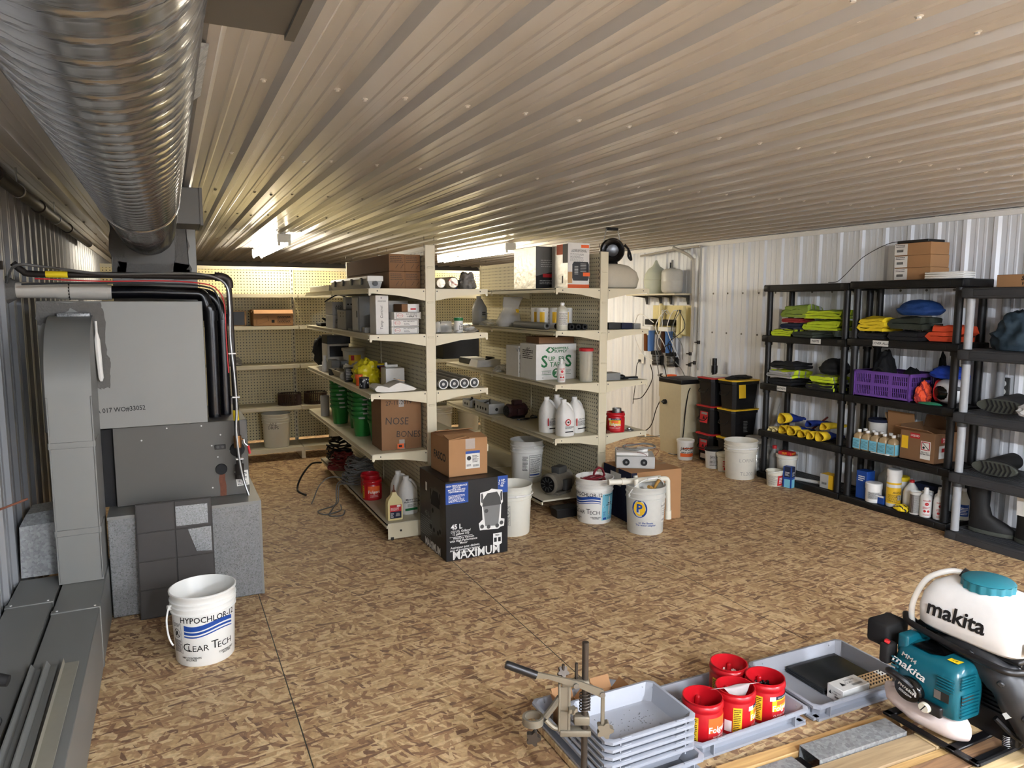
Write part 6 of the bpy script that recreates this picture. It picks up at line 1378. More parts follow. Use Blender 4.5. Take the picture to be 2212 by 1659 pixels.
heap('flat black bag lying over the near end of the purple crate', (5.36, 3.755, B3+.012), .09,.075,.225,'cloth_black',seed=8,amp=.25,name='cloth_bag',cat='bag')
folded('dark plastic-wrapped pants under the yellow pants', (5.29, 3.985, B4), .22, .24, .05, 2, 'cloth_black', H, 21, .4, name='folded_pants')
folded('bright yellow rain pants folded on the coveralls tier', (5.28, 3.99, B4+.062), .2, .24, .115, 4, 'cloth_yellow', H, 22, .35, name='rain_pants')
folded('black coveralls folded beneath the dark green ones', (5.30, 3.70, B4), .24, .28, .07, 2, 'cloth_black', H, 23, .4, name='coveralls')
folded('dark green coveralls folded under the blue roll', (5.32, 3.70, B4+.085), .24, .26, .10, 2, 'cloth_olive', H, 24, .3, name='coveralls')
t = heap('blue sleeping-bag roll on the dark green coveralls', (5.33, 3.69, B4+.195), .12,.16,.12,'cloth_blue',seed=3,amp=.08,name='cloth_roll',cat='cloth')
folded('orange coveralls folded by the near post', (5.335, 3.43, B4), .22, .17, .13, 3, 'cloth_orange', H, 25, .35, name='coveralls')
for i in range(3): carton(('brown carton with white barcode label, bottom of three on top of the unit', 'brown carton with white barcode label, middle of three on top of the unit', 'brown carton with white barcode label under the black bar')[i], (5.35, 3.72+.004*i, B4+.470+.0955*i), .22, .30, .094, m='card', tape=False, group='barcode cartons', prints=lambda g,F,w,d,h: (g.use('paper'), g.patch(F['left'],-d/2,-.04,-h/2+.004,h/2-.004), g.use('ink'), g.lines(F['left'],-d/2+.01,-.06,.015,.04,2,.4), [g.patch(F['left'],-d/2+.02+.004*i,-d/2+.0225+.004*i,-.02,.0,.0012) for i in range(14)]))
single(G('black').box(-.1,.1,-.13,.13,0,.022,.004), 'black_bar', 'flat black device on the topmost barcode carton', 'device', (5.35, 3.74, B4+.470+.2865))
g = G('black'); g.tube([(0,0,.012),(-.04,.12,.0),(-.1,.3,-.1),(-.12,.45,-.24),(-.13,.52,-.295),(-.14,.6,-.30)],.003,5,6); single(g, 'antenna_wire', 'thin black wire drooping from the barcode cartons to the next unit', 'wire', (5.345, 3.87, B4+.470+.2875+.01))
single(G('white').box(-.12,.12,-.2,.2,0,.018,.004).box(-.118,.118,-.195,.2,.0185,.036,.004).box(-.12,.12,-.2,.195,.0365,.052,.004), 'foam_trays', 'stack of flat white foam trays on top of the unit', 'tray', (5.29, 3.47-.02, B4+.470)) if 0 else None
for k in range(3): single(G('white').box(-.07,.07,-.2,.2,0,.0165,.005), 'foam_tray', ('flat white foam tray, lowest of three on top of the unit','flat white foam tray, middle one of three','flat white foam tray, uppermost of three')[k], 'tray', (5.225-.0, 3.46, B4+.4702+.017*k)) if 0 else single(G('white').box(-.068,.068,-.15,.15,0,.0165,.005), 'foam_tray', ('flat white foam tray, lowest of three on top of the unit','flat white foam tray, middle one of three','flat white foam tray, uppermost of three')[k], 'tray', (5.225, 3.41, B4+.4702+.017*k))
# middle tier, near end: helmet, gloves, cloth
mat('helmet', (222,222,220), .25)
t = thing('welding_helmet', 'white helmet with a dark visor lying by the near post', 'helmet', (5.345, 3.43, B3)); g = G('helmet'); g.ball((0,-.01,.1),.105,3,(1.0,1.1,.95),flat=-.098); g.out('shell', t); g = G('black_gloss'); g.ball((-.03,-.0,.095),.085,3,(1.0,1.0,.85)); g.out('visor', t)
g = G('ink_red'); g.M = T(-.0,.075,.095) @ mrot(PI/2,0,.25); g.lathe([(.07,-.02),(.085,-.015),(.085,.015),(.07,.02)],24); g.out('headband', t); g = G('black'); g.cyl((-.05,-.1,.13),(-.06,-.112,.13),.016,n=14); g.out('knob', t)
heap('royal blue cloth draped on the white helmet', (5.34, 3.43, B3+.20), .09,.12,.09,'cloth_royal',seed=17,amp=.35,name='cloth',cat='cloth')
heap('orange and red work gloves heaped between crate and helmet', (5.24, 3.562, B3), .075,.032,.15,'cloth_orange',seed=18,amp=.5,name='glove_heap',cat='gloves',band='cloth_red')
heap('green cloth lying flat at the shelf edge before the helmet', (5.19, 3.47, B3), .035,.08,.02,'cloth_green',seed=19,amp=.2,name='cloth',cat='cloth')
heap('black bag standing behind the royal blue cloth', (5.46, 3.57, B3), .035,.03,.36,'cloth_black',seed=20,amp=.3,name='cloth_bag',cat='bag')
# bottle tier
t0 = None
def amber(loc, label):
    global t0b
    if 't0b' not in globals():
        t0b = thing('chemical_bottle', label, 'bottle', loc, 0, 'amber bottles with blue labels')
        mat('amber_clear', (176,150,112), .2, alpha=.85); g = G('amber_clear'); g.loft([rr(.03,.034,0,p=.5),rr(.033,.037,.006,p=.5),rr(.033,.037,.115,p=.5),rr(.028,.03,.13,p=.6),rr(.013,.013,.14),rr(.013,.013,.15)]); g.use('ink_sky'); g.patch(frame((-.0335,0,.06),(0,-1,0),(0,0,1)),-.033,.033,-.05,.035); g.patch(frame((0,-.0375,.06),(1,0,0),(0,0,1)),-.03,.03,-.05,.035); g.use('ink'); g.lines(frame((-.0337,0,.06),(0,-1,0),(0,0,1)),-.028,.028,-.04,.02,6,.3); g.out('body', t0b, ang=50)
        g = G('white'); g.lathe([(0,.148),(.016,.148),(.016,.168),(0,.169)],16); g.out('cap', t0b); return t0b
    return dup(t0b, loc, 0, label)
k = 0
for r in range(2):
    for c in range(5): amber((5.205+.072*r, 4.078-.079*c, B2), 'amber bottle with blue label, %s from the post in the %s row' % (('first','second','third','fourth','fifth')[c], ('outer','inner')[r]))
def fragile(g,F,w,d,h): 
    L = F['left']; g.use('ink_red'); g.patch(L,-.06,.02,.06,.1); g.use('white'); g.text(L,'LIQUID',-.02,.08,.022,bold=.02); g.use('ink_yellow'); g.patch(L,-.13,-.075,-.03,.07); g.use('paper'); g.patch(L,.03,.11,-.09,.05); g.use('ink_red'); g.patch(L,.035,.105,-.02,.045,.001); g.use('paper'); g.patch(L,.042,.098,-.014,.039,.0014); g.use('ink'); g.poly(L,[(.055+.01*math.cos(a),.0+.01*math.sin(a)) for a in [2*PI*i/12 for i in range(12)]],.002); g.poly(L,[(.042,.036),(.046,.039),(.098,-.01),(.094,-.014)],.002); g.text(L,'PROTECT\nFROM HEAT',.07,-.045,.016,bold=.02,off=.0016)
    f = F['front']; g.use('ink_red'); g.patch(f,-.06,.05,.04,.08); g.use('white'); g.text(f,'FRAGILE\nLIQUID',-.005,.06,.02,bold=.02); g.use('paper'); g.patch(f,-.08,.06,-.08,.02); g.use('ink_red'); g.patch(f,-.05,.06,-.03,.0,.001)
carton('brown carton with hazard stickers and open flaps on the bottle tier', (5.33, 3.555, B2), .27, .28, .235, m='card_dark', rz=.0, flaps=(('left',-.35,.1),('right',-1.3,.1),('front',-.2,.06),('back',-1.4,.04)), prints=fragile)
carton('brown open carton standing behind the amber bottles', (5.43, 3.82, B2), .12, .24, .22, m='card', flaps=(('left',-1.45,.12),('back',-1.2,.1)), prints=lambda g,F,w,d,h: (g.use('ink_red'), g.patch(F['left'],.04,.12,-.04,.02), g.use('white'), g.lines(F['left'],.05,.11,-.03,.01,3)))
g = G('white'); g.tube([(0,.08,.004),(0,0,.005),(0,-.04,.006)],.004,6,3); g.ball((0,-.065,.008),.02,2,(.8,1.3,.35)); single(g, 'plastic_spoon', 'white plastic spoon lying at the edge before the amber bottles', 'spoon', (5.165, 3.85, B2))
pail('white pail with dark cloth over it between the two black units', (5.40, 4.045, B2), 0, m='pail_white', H=.24, R=.08, rb=.075, rings=(.33,), lid='cloth_navy') 
# lowest tier
carton('bright blue carton leaning at the far post on the lowest tier', (5.25, 4.03, B1), .1, .1, .235, m='ink_blue', tape=False, prints=lambda g,F,w,d,h: (g.use('white'), g.lines(F['left'],-.03,.035,.03,.08,3,.5)))
def cyl_b(label, loc, r, h, caph, m='white', cm='white', prints=None, name='tub', cat='tub', cr=1.06): return bottle(label, loc, [(0,0),(r*.94,0),(r,.006),(r,h),(0,h)], [(0,h-.004),(r*cr,h-.004),(r*cr,h+caph-.004),(r*cr-.004,h+caph),(0,h+caph)], m=m, cm=cm, name=name, cat=cat, prints=prints)
cyl_b('white screw-lid tub in front of the blue carton', (5.215, 3.92, B1), .062, .115, .045, prints=lambda g: (g.use('grey_light'), g.wpatch(.062,-PI/2-.9,-.05,.05,.03,.09), g.use('ink'), g.wrap(.062,-PI/2-.9,lambda q,M: q.lines(M,-.04,.04,-.025,.025,7,.4),.06,.0012)))
carton('small blue card tag leaning on the white screw-lid tub', (5.20, 3.838, B1), .02, .06, .07, m='ink_blue', tape=False, prints=lambda g,F,w,d,h: (g.use('white'), g.patch(F['left'],-.03,.03,.02,.035)))
bottle('tall yellow-labelled jar with white lid on the lowest tier', (5.24, 3.76, B1), [(0,0),(.05,0),(.054,.006),(.054,.205),(.05,.25),(0,.25)], [(0,.247),(.056,.247),(.056,.3),(.05,.305),(0,.305)], m='white', prints=lambda g: (g.use('ink_yellow'), g.wpatch(.054,-PI/2-.7,-.09,.06,.03,.16), g.wpatch(.054,-PI/2-.7,-.09,.09,.185,.2), g.use('ink'), g.wrap(.054,-PI/2-.8,lambda q,M: (q.text(M,'AGITA',.02,.03,.022,bold=.02,shear=.2), q.lines(M,-.05,.05,-.05,.015,8,.4)),.09,.0014), g.use('paper'), g.wpatch(.054,-PI/2-.1,-.015,.045,.06,.1,off=.002), g.use('ink'), g.wrap(.054,-PI/2-.0,lambda q,M: q.text(M,'FOR FLY\n1 # 50',.0,0,.018,bold=.02),.08,.003)))
cyl_b('second yellow-lidded jar standing behind the tall one', (5.36, 3.78, B1), .055, .2, .03, cm='yellow', name='jar', cat='jar')
jug('pale clear jug at the back of the lowest tier', (5.42, 3.95, B1), 1.2, m='translucent', k=.95)
jug('white jug with red cap on the lowest tier', (5.295, 3.645, B1), .6, m='pail_white', k=.78, cap='ink_red')
carton('dark blue printed box at the back of the lowest tier', (5.43, 3.58, B1), .1, .22, .2, m='navy', tape=False, prints=lambda g,F,w,d,h: (g.use('ink_sky'), g.lines(F['left'],-.08,.05,-.02,.05,4)))
heap('yellow and black rag lying on the lowest tier', (5.18, 3.66-.02, B1), .035,.05,.05,'yellow',seed=30,name='rag',cat='rag',band='black')
def tin(g): g.use('grey_light'); g.wpatch(.04,-PI/2-.7,-.055,.02,.01,.155); g.use('ink_grey'); g.wrap(.04,-PI/2-.8,lambda q,M: q.lines(M,-.03,.03,-.07,.07,18,.4),.085,.0012); g.use('house_brown'); g.wpatch(.04,-PI/2-2.0,-.03,.03,.01,.155)
for i, (x, y) in enumerate(((5.205,3.545),(5.295,3.51))): bottle('printed cardboard can with metal rim on the lowest tier, ' + ('inner one' if i else 'outer one'), (x, y, B1), [(0,0),(.04,0),(.04,.168),(.042,.172),(.042,.176),(.037,.176),(.036,.165),(0,.165)], None, m='white', prints=tin, name='shaker_can', cat='can')
for i, (x, y, lab) in enumerate(((5.205,3.46,'white squeeze bottle with red print beside the printed can'),(5.312,3.42,'white squeeze bottle with red print in the inner row'),(5.237,3.373,'white squeeze bottle with red print against the near post'))):
    t = thing('adhesive_bottle', lab, 'bottle', (x, y, B1), -.5); k = 1.2; g = G('white'); g.lathe([(r*k,z*k) for r,z in BP],28); bpr(g, k); g.out('body', t, ang=50); g = G('white'); g.lathe([(r*k,z*k) for r,z in BC],16); g.out('cap', t)
bottle('clear bottle with blue label between the black and charcoal units', (5.395, 3.29, B1), [(0,0),(.04,0),(.04,.15),(.02,.2),(.015,.22),(0,.22)], [(0,.218),(.016,.218),(.016,.24),(0,.24)], m='translucent', prints=lambda g: (g.use('ink_blue'), g.wpatch(.04,-PI/2-.8,-.035,.035,.03,.12), g.use('white'), g.wrap(.04,-PI/2-.8,lambda q,M: q.lines(M,-.025,.025,-.03,.03,5),.07,.0012)))
# charcoal unit
C1, C2, C3, C4, C5 = .061, .491, .926, 1.371, 1.801
carton('long brown carton of fluorescent tubes on top of the charcoal unit', (5.24, 2.62, C5), .12, .85, .085, m='card', tape=False, prints=lambda g,F,w,d,h: (g.use('ink'), g.text(F['left'],'SYLVANIA',-.17,.015,.042,bold=.03,shear=.2), g.text(F['left'],'Fluorescent',-.19,-.022,.03,bold=.01)))
heap('dark teal coveralls heaped on the charcoal unit', (5.29, 2.91, C4), .15,.15,.26,'cloth_teal',seed=41,amp=.35,name='coveralls')
heap('grey cloth and cap at the back of the charcoal unit', (5.42, 2.645, C4), .07,.06,.26,'grey_bag',seed=42,amp=.35,name='cloth',cat='cloth')
heap('pink cloth bundle on the charcoal unit', (5.27, 2.63, C4), .05,.05,.2,'cloth_red',seed=43,amp=.35,name='cloth',cat='cloth')
heap('dark teal coveralls spread near the shelf end', (5.24, 2.33, C4), .13,.16,.14,'cloth_teal',seed=44,amp=.35,name='coveralls')
t = thing('rubber_boot', 'black rubber boot wrapped in clear plastic on the middle tier', 'boot', (5.2, 2.86, C3)); 
def boot(t, k=1, lying=False, m='rubber'):
    g = G(m); n = 24; RM = Matrix(((0,0,1,0),(-1,0,0,.07),(0,-1,0,0),(0,0,0,1)))
    def ring(cx, rx, ry, z): return [(cx + rx*math.cos(a), ry*math.sin(a), z) for a in [2*PI*i/n for i in range(n)]]
    if lying: g.M = RM
    g.loft([ring(.07,.145,.046,.02),ring(.07,.148,.05,.05),ring(.05,.12,.048,.085),ring(.0,.068,.046,.13),ring(-.01,.058,.05,.2),ring(-.012,.062,.055,.3),ring(-.012,.068,.06,.38),ring(-.012,.06,.052,.38),ring(-.012,.05,.045,.2)]); g.out('shaft', t, ang=60)
    mat('sole', (64,66,58), .8); g = G('sole'); 
    if lying: g.M = RM
    g.loft([ring(.07,.148,.048,.0),ring(.07,.15,.051,.018),ring(.07,.149,.05,.026)]); g.use('rubber')
    for i in range(7):
        for s in (-1,1): g.prism([(.0+.03*i,0),(.012+.03*i,0),(-.006+.03*i,s*.04),(-.018+.03*i,s*.04)],-.004) 
    g.out('sole', t)
boot(t, lying=True); t.location = (5.11, 2.93, C3+.0625)
g = G('film'); g.ball((.02,-.22,.0),.13,3,(1.2,.6,.36),.4,3,5,flat=-.055); g.out('plastic_wrap', t)
heap('crinkled clear plastic and black gloves near the shelf end', (5.25, 2.33, C3), .13,.16,.1,'grey_bag',seed=46,amp=.5,name='plastic_bag',cat='bag',band='black')
carton('thin orange and grey carton leaning at the back of the charcoal unit', (5.42, 2.72, C3), .02, .14, .16, m='orange_print', tape=False)
for i, (x, y, rz, lab) in enumerate(((5.105,2.93,.06,'black rubber boot lying with its patterned sole facing out'),(5.12,2.56,.02,'black rubber boot lying beyond the sole-out boot'))):
    t = thing('rubber_boot', lab, 'boot', (x, y, C2+.0625), 0); boot(t, lying=True)
for i, (x, y, lab) in enumerate(((5.20,3.04,'tall black rubber boot standing by the grey post'),(5.22,2.74,'tall black rubber boot with a white paper tucked in'))):
    t = thing('rubber_boot', lab, 'boot', (x, y, C1), -1.35-.2*i); boot(t)
    if i: g = G('paper'); g.M = T(-.03,-.073,.31) @ mrot(0,0,.35) ; g.M = Matrix.Rotation(1.35+.2,4,'Z') @ T(-.075,-.01,.0) @ T(0,0,.29) @ mrot(0,-.06,0); g.box(-.003,-.001,-.055,.05,-.09,.075); g.out('paper_note', t)
g = G('paper'); g.cbox((0,0,.002),(.1,.16,.003)); single(g, 'paper_sheet', 'white paper lying on the lowest tier of the charcoal unit', 'paper', (5.10, 2.52, C1), .3)
t = thing('outlet_plate', 'dark outlet plate with white sockets on the wall behind the helmet', 'outlet', (WX, 3.145, 1.075)); g = G('grey_dark'); g.box(-.012,0,-.045,.045,-.075,.075,.003); g.out('plate', t)
for z in (-.03,.03): g = G('white'); g.cyl((-.012,0,z),(-.016,0,z),.024,n=16); g.use('ink'); g.box(-.0166,-.016,-.009,-.006,z-.006,z+.006); g.box(-.0166,-.016,.006,.009,z-.006,z+.006); g.out('socket', t)
# ================================================================ pails on the floor
def nochild(q, M, k=1):
    """child warning panel: frame, ring, small figure, slash and small print"""
    x0, x1, y0, y1 = -.029*k, .029*k, -.075*k, .075*k; e = .0012
    for a in ((x0,x1,y1-e,y1),(x0,x1,y0,y0+e),(x0,x0+e,y0,y1),(x1-e,x1,y0,y1),(x0,x1,.05*k,.051*k),(x0,x1,-.008*k,-.007*k)): q.patch(M,*a)
    q.lines(M,x0+.004,x1-.003,.053*k,.072*k,3,.45,.2); q.lines(M,x0+.003,x1-.003,-.072*k,-.01*k,11,.5,.15)
    n = 24; c = .021*k; r = .022*k
    for i in range(n):
        a, b = 2*PI*i/n, 2*PI*(i+1)/n; q.poly(M,[(r*u*math.cos(z), c+r*u*math.sin(z)) for z,u in ((a,1),(b,1),(b,.87),(a,.87))])
    q.poly(M,[(-.012*k,c-.012*k),(-.004*k,c-.014*k),(.008*k,c+.004*k),(.004*k,c+.013*k),(-.008*k,c+.006*k)]); q.poly(M,[(-.016*k,c+.013*k),(-.013*k,c+.016*k),(.016*k,c-.013*k),(.013*k,c-.016*k)])
def hypo(g, R, H, a):
    """front print of the chlorine pail"""
    g.use('ink'); g.wrap(R,a,lambda q,M: (q.text(M,'HYPOCHLOR-12',.0,.075,.04,bold=.012,sx=.92), q.text(M,'C',-.105,-.058,.057), q.text(M,'LEAR',-.052,-.064,.042), q.text(M,'T',.022,-.056,.057), q.text(M,'ECH',.073,-.064,.042), q.text(M,'NET CONTENTS\n20 LITRES',-.085,-.115,.0125,bold=.02), q.text(M,'CONTENU NET\n20 LITRES',.08,-.105,.0115,bold=.02)),.155,.0006)
    g.use('ink_blue')
    for z0, th in ((.018,.026),(-.0,.013),(-.014,.007)):
        g.wrap(R,a,lambda q,M: q.grid(lambda u, v: (-.115+.235*u, z0 + .012*math.sin(u*5.2-2.4) + v*th*(1-.25*u), .0007), 24, 1),.17,.0006)
    g.use('ink'); g.wrap(R,a-1.16,lambda q,M: nochild(q,M),.14,.0006)
P = pail('white chlorine pail standing alone in front of the furnace', (0.092,3.627, 0), 0, H=.345, R=.150, rb=.131, handle=None, prints=lambda g, R, H: hypo(g,R,H,-PI/2+.12))
g = G('white'); g.tube([(-.152,-.04,.275),(-.162,-.045,.22),(-.158,-.05,.15),(-.146,-.055,.11),(-.138,-.06,.10)],.0042,8,4); g.out('handle', P); g = G('pail_white'); g.cyl((-.14,-.03,.275),(-.156,-.035,.275),.013,n=12); g.out('ear', P)
mat('pail_white_b', (224,222,208), .42, var=.03)
pail('plain white pail with a child warning panel beside the vacuum carton', (2.243,4.664, 0), 0, m='pail_white_b', H=.37, R=.15, rb=.13, handle=.05, prints=lambda g, R, H: (g.use('ink'), g.wrap(R,-PI/2-.75,lambda q,M: nochild(q,M),.16,.0006)))
def hyp3(g, R, H):
    a = -PI/2-.35; hypo(g,R,H,a-.72)
    g.use('ink_sky'); g.wpatch(R,a+.75,-.07,.07,.03,.235,off=.0012); M0 = .14
    def dia(q, M):
        q.use('white'); q.poly(M,[(0,.075),(.062,.0),(0,-.075),(-.062,0)],.0016); q.use('ink'); q.poly(M,[(-.058,0),(.058,0),(0,-.07)],.0022); q.lines(M,-.035,.035,.005,.012,1,.8); q.text(M,'8',0,-.05,.02,off=.003); q.use('ink'); q.lines(M,-.05,.05,.082,.09,1,.6); q.patch(M,-.02,.0,.02,.027,.0022); q.patch(M,.008,.028,.02,.027,.0022); q.use('ink_blue'); q.patch(M,-.06,-.03,-.105,-.088,.002); q.lines(M,-.02,.06,-.105,-.09,3,.4); q.lines(M,-.06,-.035,-.08,-.04,5); q.lines(M,.03,.06,-.08,-.04,5)
    def go(q, M):
        q.ms = g.ms; dia(q, M)
    g.wrap(R,a+.75,go,M0,.0008)
pail('white chlorine pail of red cable with a black and white hazard diamond', (2.954,4.652, 0), 0, H=.35, prints=hyp3, handle=-.25+.5)
def bleach(g, R, H):
    g.use('ink_blue'); a = -PI/2-.95; g.wrap(R,a,lambda q,M: q.poly(M,[(.058*math.cos(b),.068*math.sin(b)) for b in [2*PI*i/28 for i in range(28)]]),.2,.0006); g.use('ink_yellow'); g.wrap(R,a,lambda q,M: q.poly(M,[(.044*math.cos(b),.054*math.sin(b)) for b in [2*PI*i/28 for i in range(28)]],.0014),.2,.0006); g.use('ink_blue'); g.wrap(R,a,lambda q,M: q.text(M,'P',-.0,0,.085,bold=.03,off=.002),.2,.0008); g.wrap(R,a+.35,lambda q,M: (q.text(M,'on the Boom\nThe water adapter',.0,0,.02,bold=.01)),.085,.0006)
    g.use('paper'); g.wpatch(R,-PI/2+.72,-.05,.05,.09,.24,off=.001); g.use('ink'); g.wrap(R,-PI/2+.72,lambda q,M: (q.text(M,'BLEACH\nINDUSTRIAL STRENGTH',0,.055,.0115,bold=.02), q.lines(M,-.04,.04,-.03,.035,4,.2), q.lines(M,-.045,.03,-.065,-.05,3,.4)),.165,.0016); g.wrap(R,-PI/2+.8,lambda q,M: q.text(M,'NET CONT',.02,0,.012),.055,.0008)
mat('pail_haze', (206,206,198), .4)
pail('greyish white bleach pail holding plastic pipe offcuts', (3.156,4.261, 0), 0, m='pail_haze', H=.355, prints=bleach, handle=1.05, rings=(.31,.27))
BX, BY = 2.954,4.652
g = G('cable_red'); rd = random.Random(7)
pts = []
for k in range(60):
    a = 2*PI*k/9; r = .085 + rd.uniform(-.02,.03); pts.append((r*math.cos(a), r*math.sin(a)*.9, .26 + .07*(k/60) + rd.uniform(-.015,.015)))
for k in range(14): a = PI*k/6.5; pts.append((.05*math.cos(a)+.03, .02*rd.uniform(-1,1), .34+.075*abs(math.sin(a))))
g.tube(pts,.0075,6,3); single(g, 'jumper_cable', 'dark red cable bundle heaped in the hazard-diamond pail', 'cable', (BX, BY, 0))
CX, CY = 3.156,4.261
for i, (p, r, m, lab) in enumerate(([[(-.30,.05,.388),(-.1,.02,.384),(.13,-.0,.386)],.021,'pvc_white','thick white plastic pipe laid across the bleach pail'],
   [[(-.085,-.05,.25),(-.105,-.04,.33),(-.115,-.03,.41)],.017,'pvc_white','short white plastic pipe sticking out of the bleach pail'],
   [[(-.02,.05,.2),(-.03,.08,.36),(-.03,.09,.40)],.017,'pvc_white','white plastic pipe fitting upright in the bleach pail'],
   [[(.03,-.05,.2),(.0,-.08,.33),(-.05,-.1,.362)],.012,'hose_tan','tan hose end bent over in the bleach pail'],
   [[(.05,.0,.22),(.07,-.02,.33),(.11,-.03,.39)],.012,'hose_tan','tan hose end upright at the rim of the bleach pail'])):
    mat('pvc_white', (224,220,204), .35); mat('hose_tan', (176,132,60), .4)
    g = G(m); g.tube(p, r, 14, 4)
    if i == 0: g.cyl((-.2,.035,.386),(-.16,.03,.3855),r*1.25,n=14)
    single(g, 'pipe_offcut', lab, 'pipe', (CX, CY, 0))
g = G('pvc_white'); g.tube([(.10,-.02,.385),(.155,-.03,.385),(.172,-.035,.37),(.175,-.035,.33),(.182,-.04,.10)],.019,14,4); g.cyl((.181,-.04,.14),(.183,-.04,.075),.0235,n=16); single(g, 'pipe_elbow', 'white plastic elbow pipe hooked over the rim of the bleach pail', 'pipe', (CX, CY, 0))
# ================================================================ lumber pile, trays, drill stand, sprayer
mat_osb('osb_sheet', False)
t = single(G('osb_sheet').box(-1.02,1.05,-.275,.33,0,.022), 'osb_sheet', 'OSB sheet lying on the floor under the grey trays', 'board', (2.27, 2.09, .008))
mat_wood('pine', (166,128,78), (206,170,112)); mat_wood('pine_grey', (134,112,84), (172,148,112)); mat_wood('pine_dark', (104,76,56), (160,124,88)); mat_wood('pine_pale', (190,160,112), (220,192,146))
def board(label, y0, y1, x0, x1, z0, z1, m, rz=0, name='lumber_board', n=0):
    g = G(m); L = x1-x0
    g.box(0, L, 0, y1-y0, 0, z1-z0, .003); return single(g, name, label, 'board', (x0, y0, z0), rz, group=None)
for y, x, lab in ((1.0,2.95,'far from the drill stand'),(1.0,1.4,'near the drill stand')):
    single(G('pine_grey').box(0,.09,0,.80,0,.029,.003), 'lumber_board', 'pine bearer across the floor under the lumber pile, ' + lab, 'board', (x, y, .001))
SL = -.045
_b = board
def board(label, y0, y1, x0, x1, z0, z1, m): return _b(label, y0 - SL*(2.0-x0), y1 - SL*(2.0-x0), x0, x1, z0, z1, m, SL)
board('long yellow pine stud in front of the OSB sheet', 1.748, 1.80, 1.665, 3.2, .031, .07, 'pine')
def channel(label, y0, y1, x0, x1, z0, z1, lip=.012):
    g = G('galvanised'); w = y1-y0; h = z1-z0
    ring = [(0,0),(0,h),(w,h),(w,0),(w-lip,0),(w-lip,.0015),(w-.0015,.0015),(w-.0015,h-.0015),(.0015,h-.0015),(.0015,.0015),(lip,.0015),(lip,0)]
    g.prism(ring, x1-x0, Matrix(((0,0,1,0),(1,0,0,0),(0,1,0,0),(0,0,0,1)))); return single(g, 'steel_stud', label, 'steel stud', (x0, y0 - SL*(2.0-x0), z0), SL)
channel('galvanised steel stud lying low along the yellow pine stud', 1.65, 1.742, 1.3, 1.96, .031, .064)
channel('short raised galvanised steel stud with an open dark end', 1.648, 1.742, 1.995, 2.43, .031, .098)
o = single(G('black').box(0,.03,0,.08,0,.03,.003).box(-.02,0,.01,.035,.004,.02), 'stud_insert', 'black plastic insert at the open end of the raised steel stud', 'insert', (1.963, 1.655, .031), SL)
board('weathered grey-brown plank beside the steel stud', 1.55, 1.645, 1.3, 2.455, .031, .085, 'pine_grey')
board('plank under the far side of the sprayer', 1.55, 1.645, 2.458, 3.2, .031, .0865, 'pine_pale')
board('narrow yellow board beside the weathered plank', 1.512, 1.547, 1.3, 3.1, .031, .08, 'pine')
board('dark stained board with blotches by the sprayer edge', 1.43, 1.509, 2.1, 2.9, .031, .0865, 'pine_dark')
board('short pine board ending at a gap before the dark board', 1.435, 1.508, 1.3, 2.04, .031, .075, 'pine')
board('pale split board near the sprayer frame corner', 1.362, 1.427, 1.5, 2.9, .031, .0865, 'pine_pale')
board('pale grey board at the outer side of the pile', 1.28, 1.359, 1.5, 2.75, .031, .0865, 'pine_grey')
board('wide yellowish board at the outer edge of the pile', 1.16, 1.276, 1.6, 3.2, .031, .08, 'pine')
# trays
def traything(label, loc, w, d, h, rz=0, group='grey trays', foot=.0):
    """stacking tray: tapered wall, rolled rim, ribs under the rim, foot skirt"""
    t = thing('storage_tray', label, 'tray', loc, rz, group); g = G('tray_grey'); lip = .014
    def e(a, b, z, r=.02): return [(-a+r,-b,z),(a-r,-b,z),(a,-b+r,z),(a,b-r,z),(a-r,b,z),(-a+r,b,z),(-a,b-r,z),(-a,-b+r,z)]
    a, b = w/2, d/2; q = .022
    nested = group == 'small grey trays'
    g.loft([e(a-.036,b-.036,0),e(a-.036,b-.036,.004),e(a-.018,b-.018,h-.012),e(a,b,h-.012),e(a,b,h-.002),e(a-.003,b-.003,h),e(a-.013,b-.013,h),e(a-.016,b-.016,h-.004),e(a-.041,b-.041,.008),e(a-.046,b-.046,.005)], cap=True); g.out('body', t, ang=30)
    for s in (-1,1):
        zb = h-.0225 if nested else .012
        g = G('tray_grey')
        for k in (-.36,.36): g.box(k*w-.002,k*w+.002,s*(b-.022),s*(b-.003),zb,h-.011)
        if not nested: g.box(-a+.02,a-.02,s*(b-.04),s*(b-.006),.004,.014)
        g.out('long_rib', t)
        g = G('tray_grey')
        for k in (-.36,.36): g.box(s*(a-.022),s*(a-.003),k*d-.002,k*d+.002,zb,h-.011)
        if not nested: g.box(s*(a-.04),s*(a-.006),-b+.02,b-.02,.004,.014)
        g.out('short_rib', t)
    for k in (-.3,.3): g = G('tray_grey'); g.box(k*w-.02,k*w+.02,-b+.002,-b+.008,h-.0005,h+.003,.001); g.out('stacking_lug', t)
    return t
TZ = .031
traything('grey tray of two brown boxes beneath the small tray stack', (1.449, 2.13, TZ), .40, .60, .07)
for k in range(5):
    traything('small grey tray, ' + ('bottom','second from the bottom','third from the bottom','fourth from the bottom','topmost and empty')[k] + ' of the stack by the drill stand', (1.449, 2.016, TZ+.031+.0275*k), .385, .283, .062, group='small grey trays')
traything('grey tray holding the four red coffee canisters', (1.94, 2.09, TZ), .57, .40, .07, -.0)
traything('grey tray holding the black glass pane and white carton', (2.535, 2.075, TZ), .57, .40, .07, -.02)
rd = random.Random(2); g = G('steel')
for i in range(60): g.cbox((rd.gauss(0,.07),rd.gauss(.0,.05),.0015),(rd.uniform(.002,.007),.0015,.0015),(0,0,rd.uniform(0,3)))
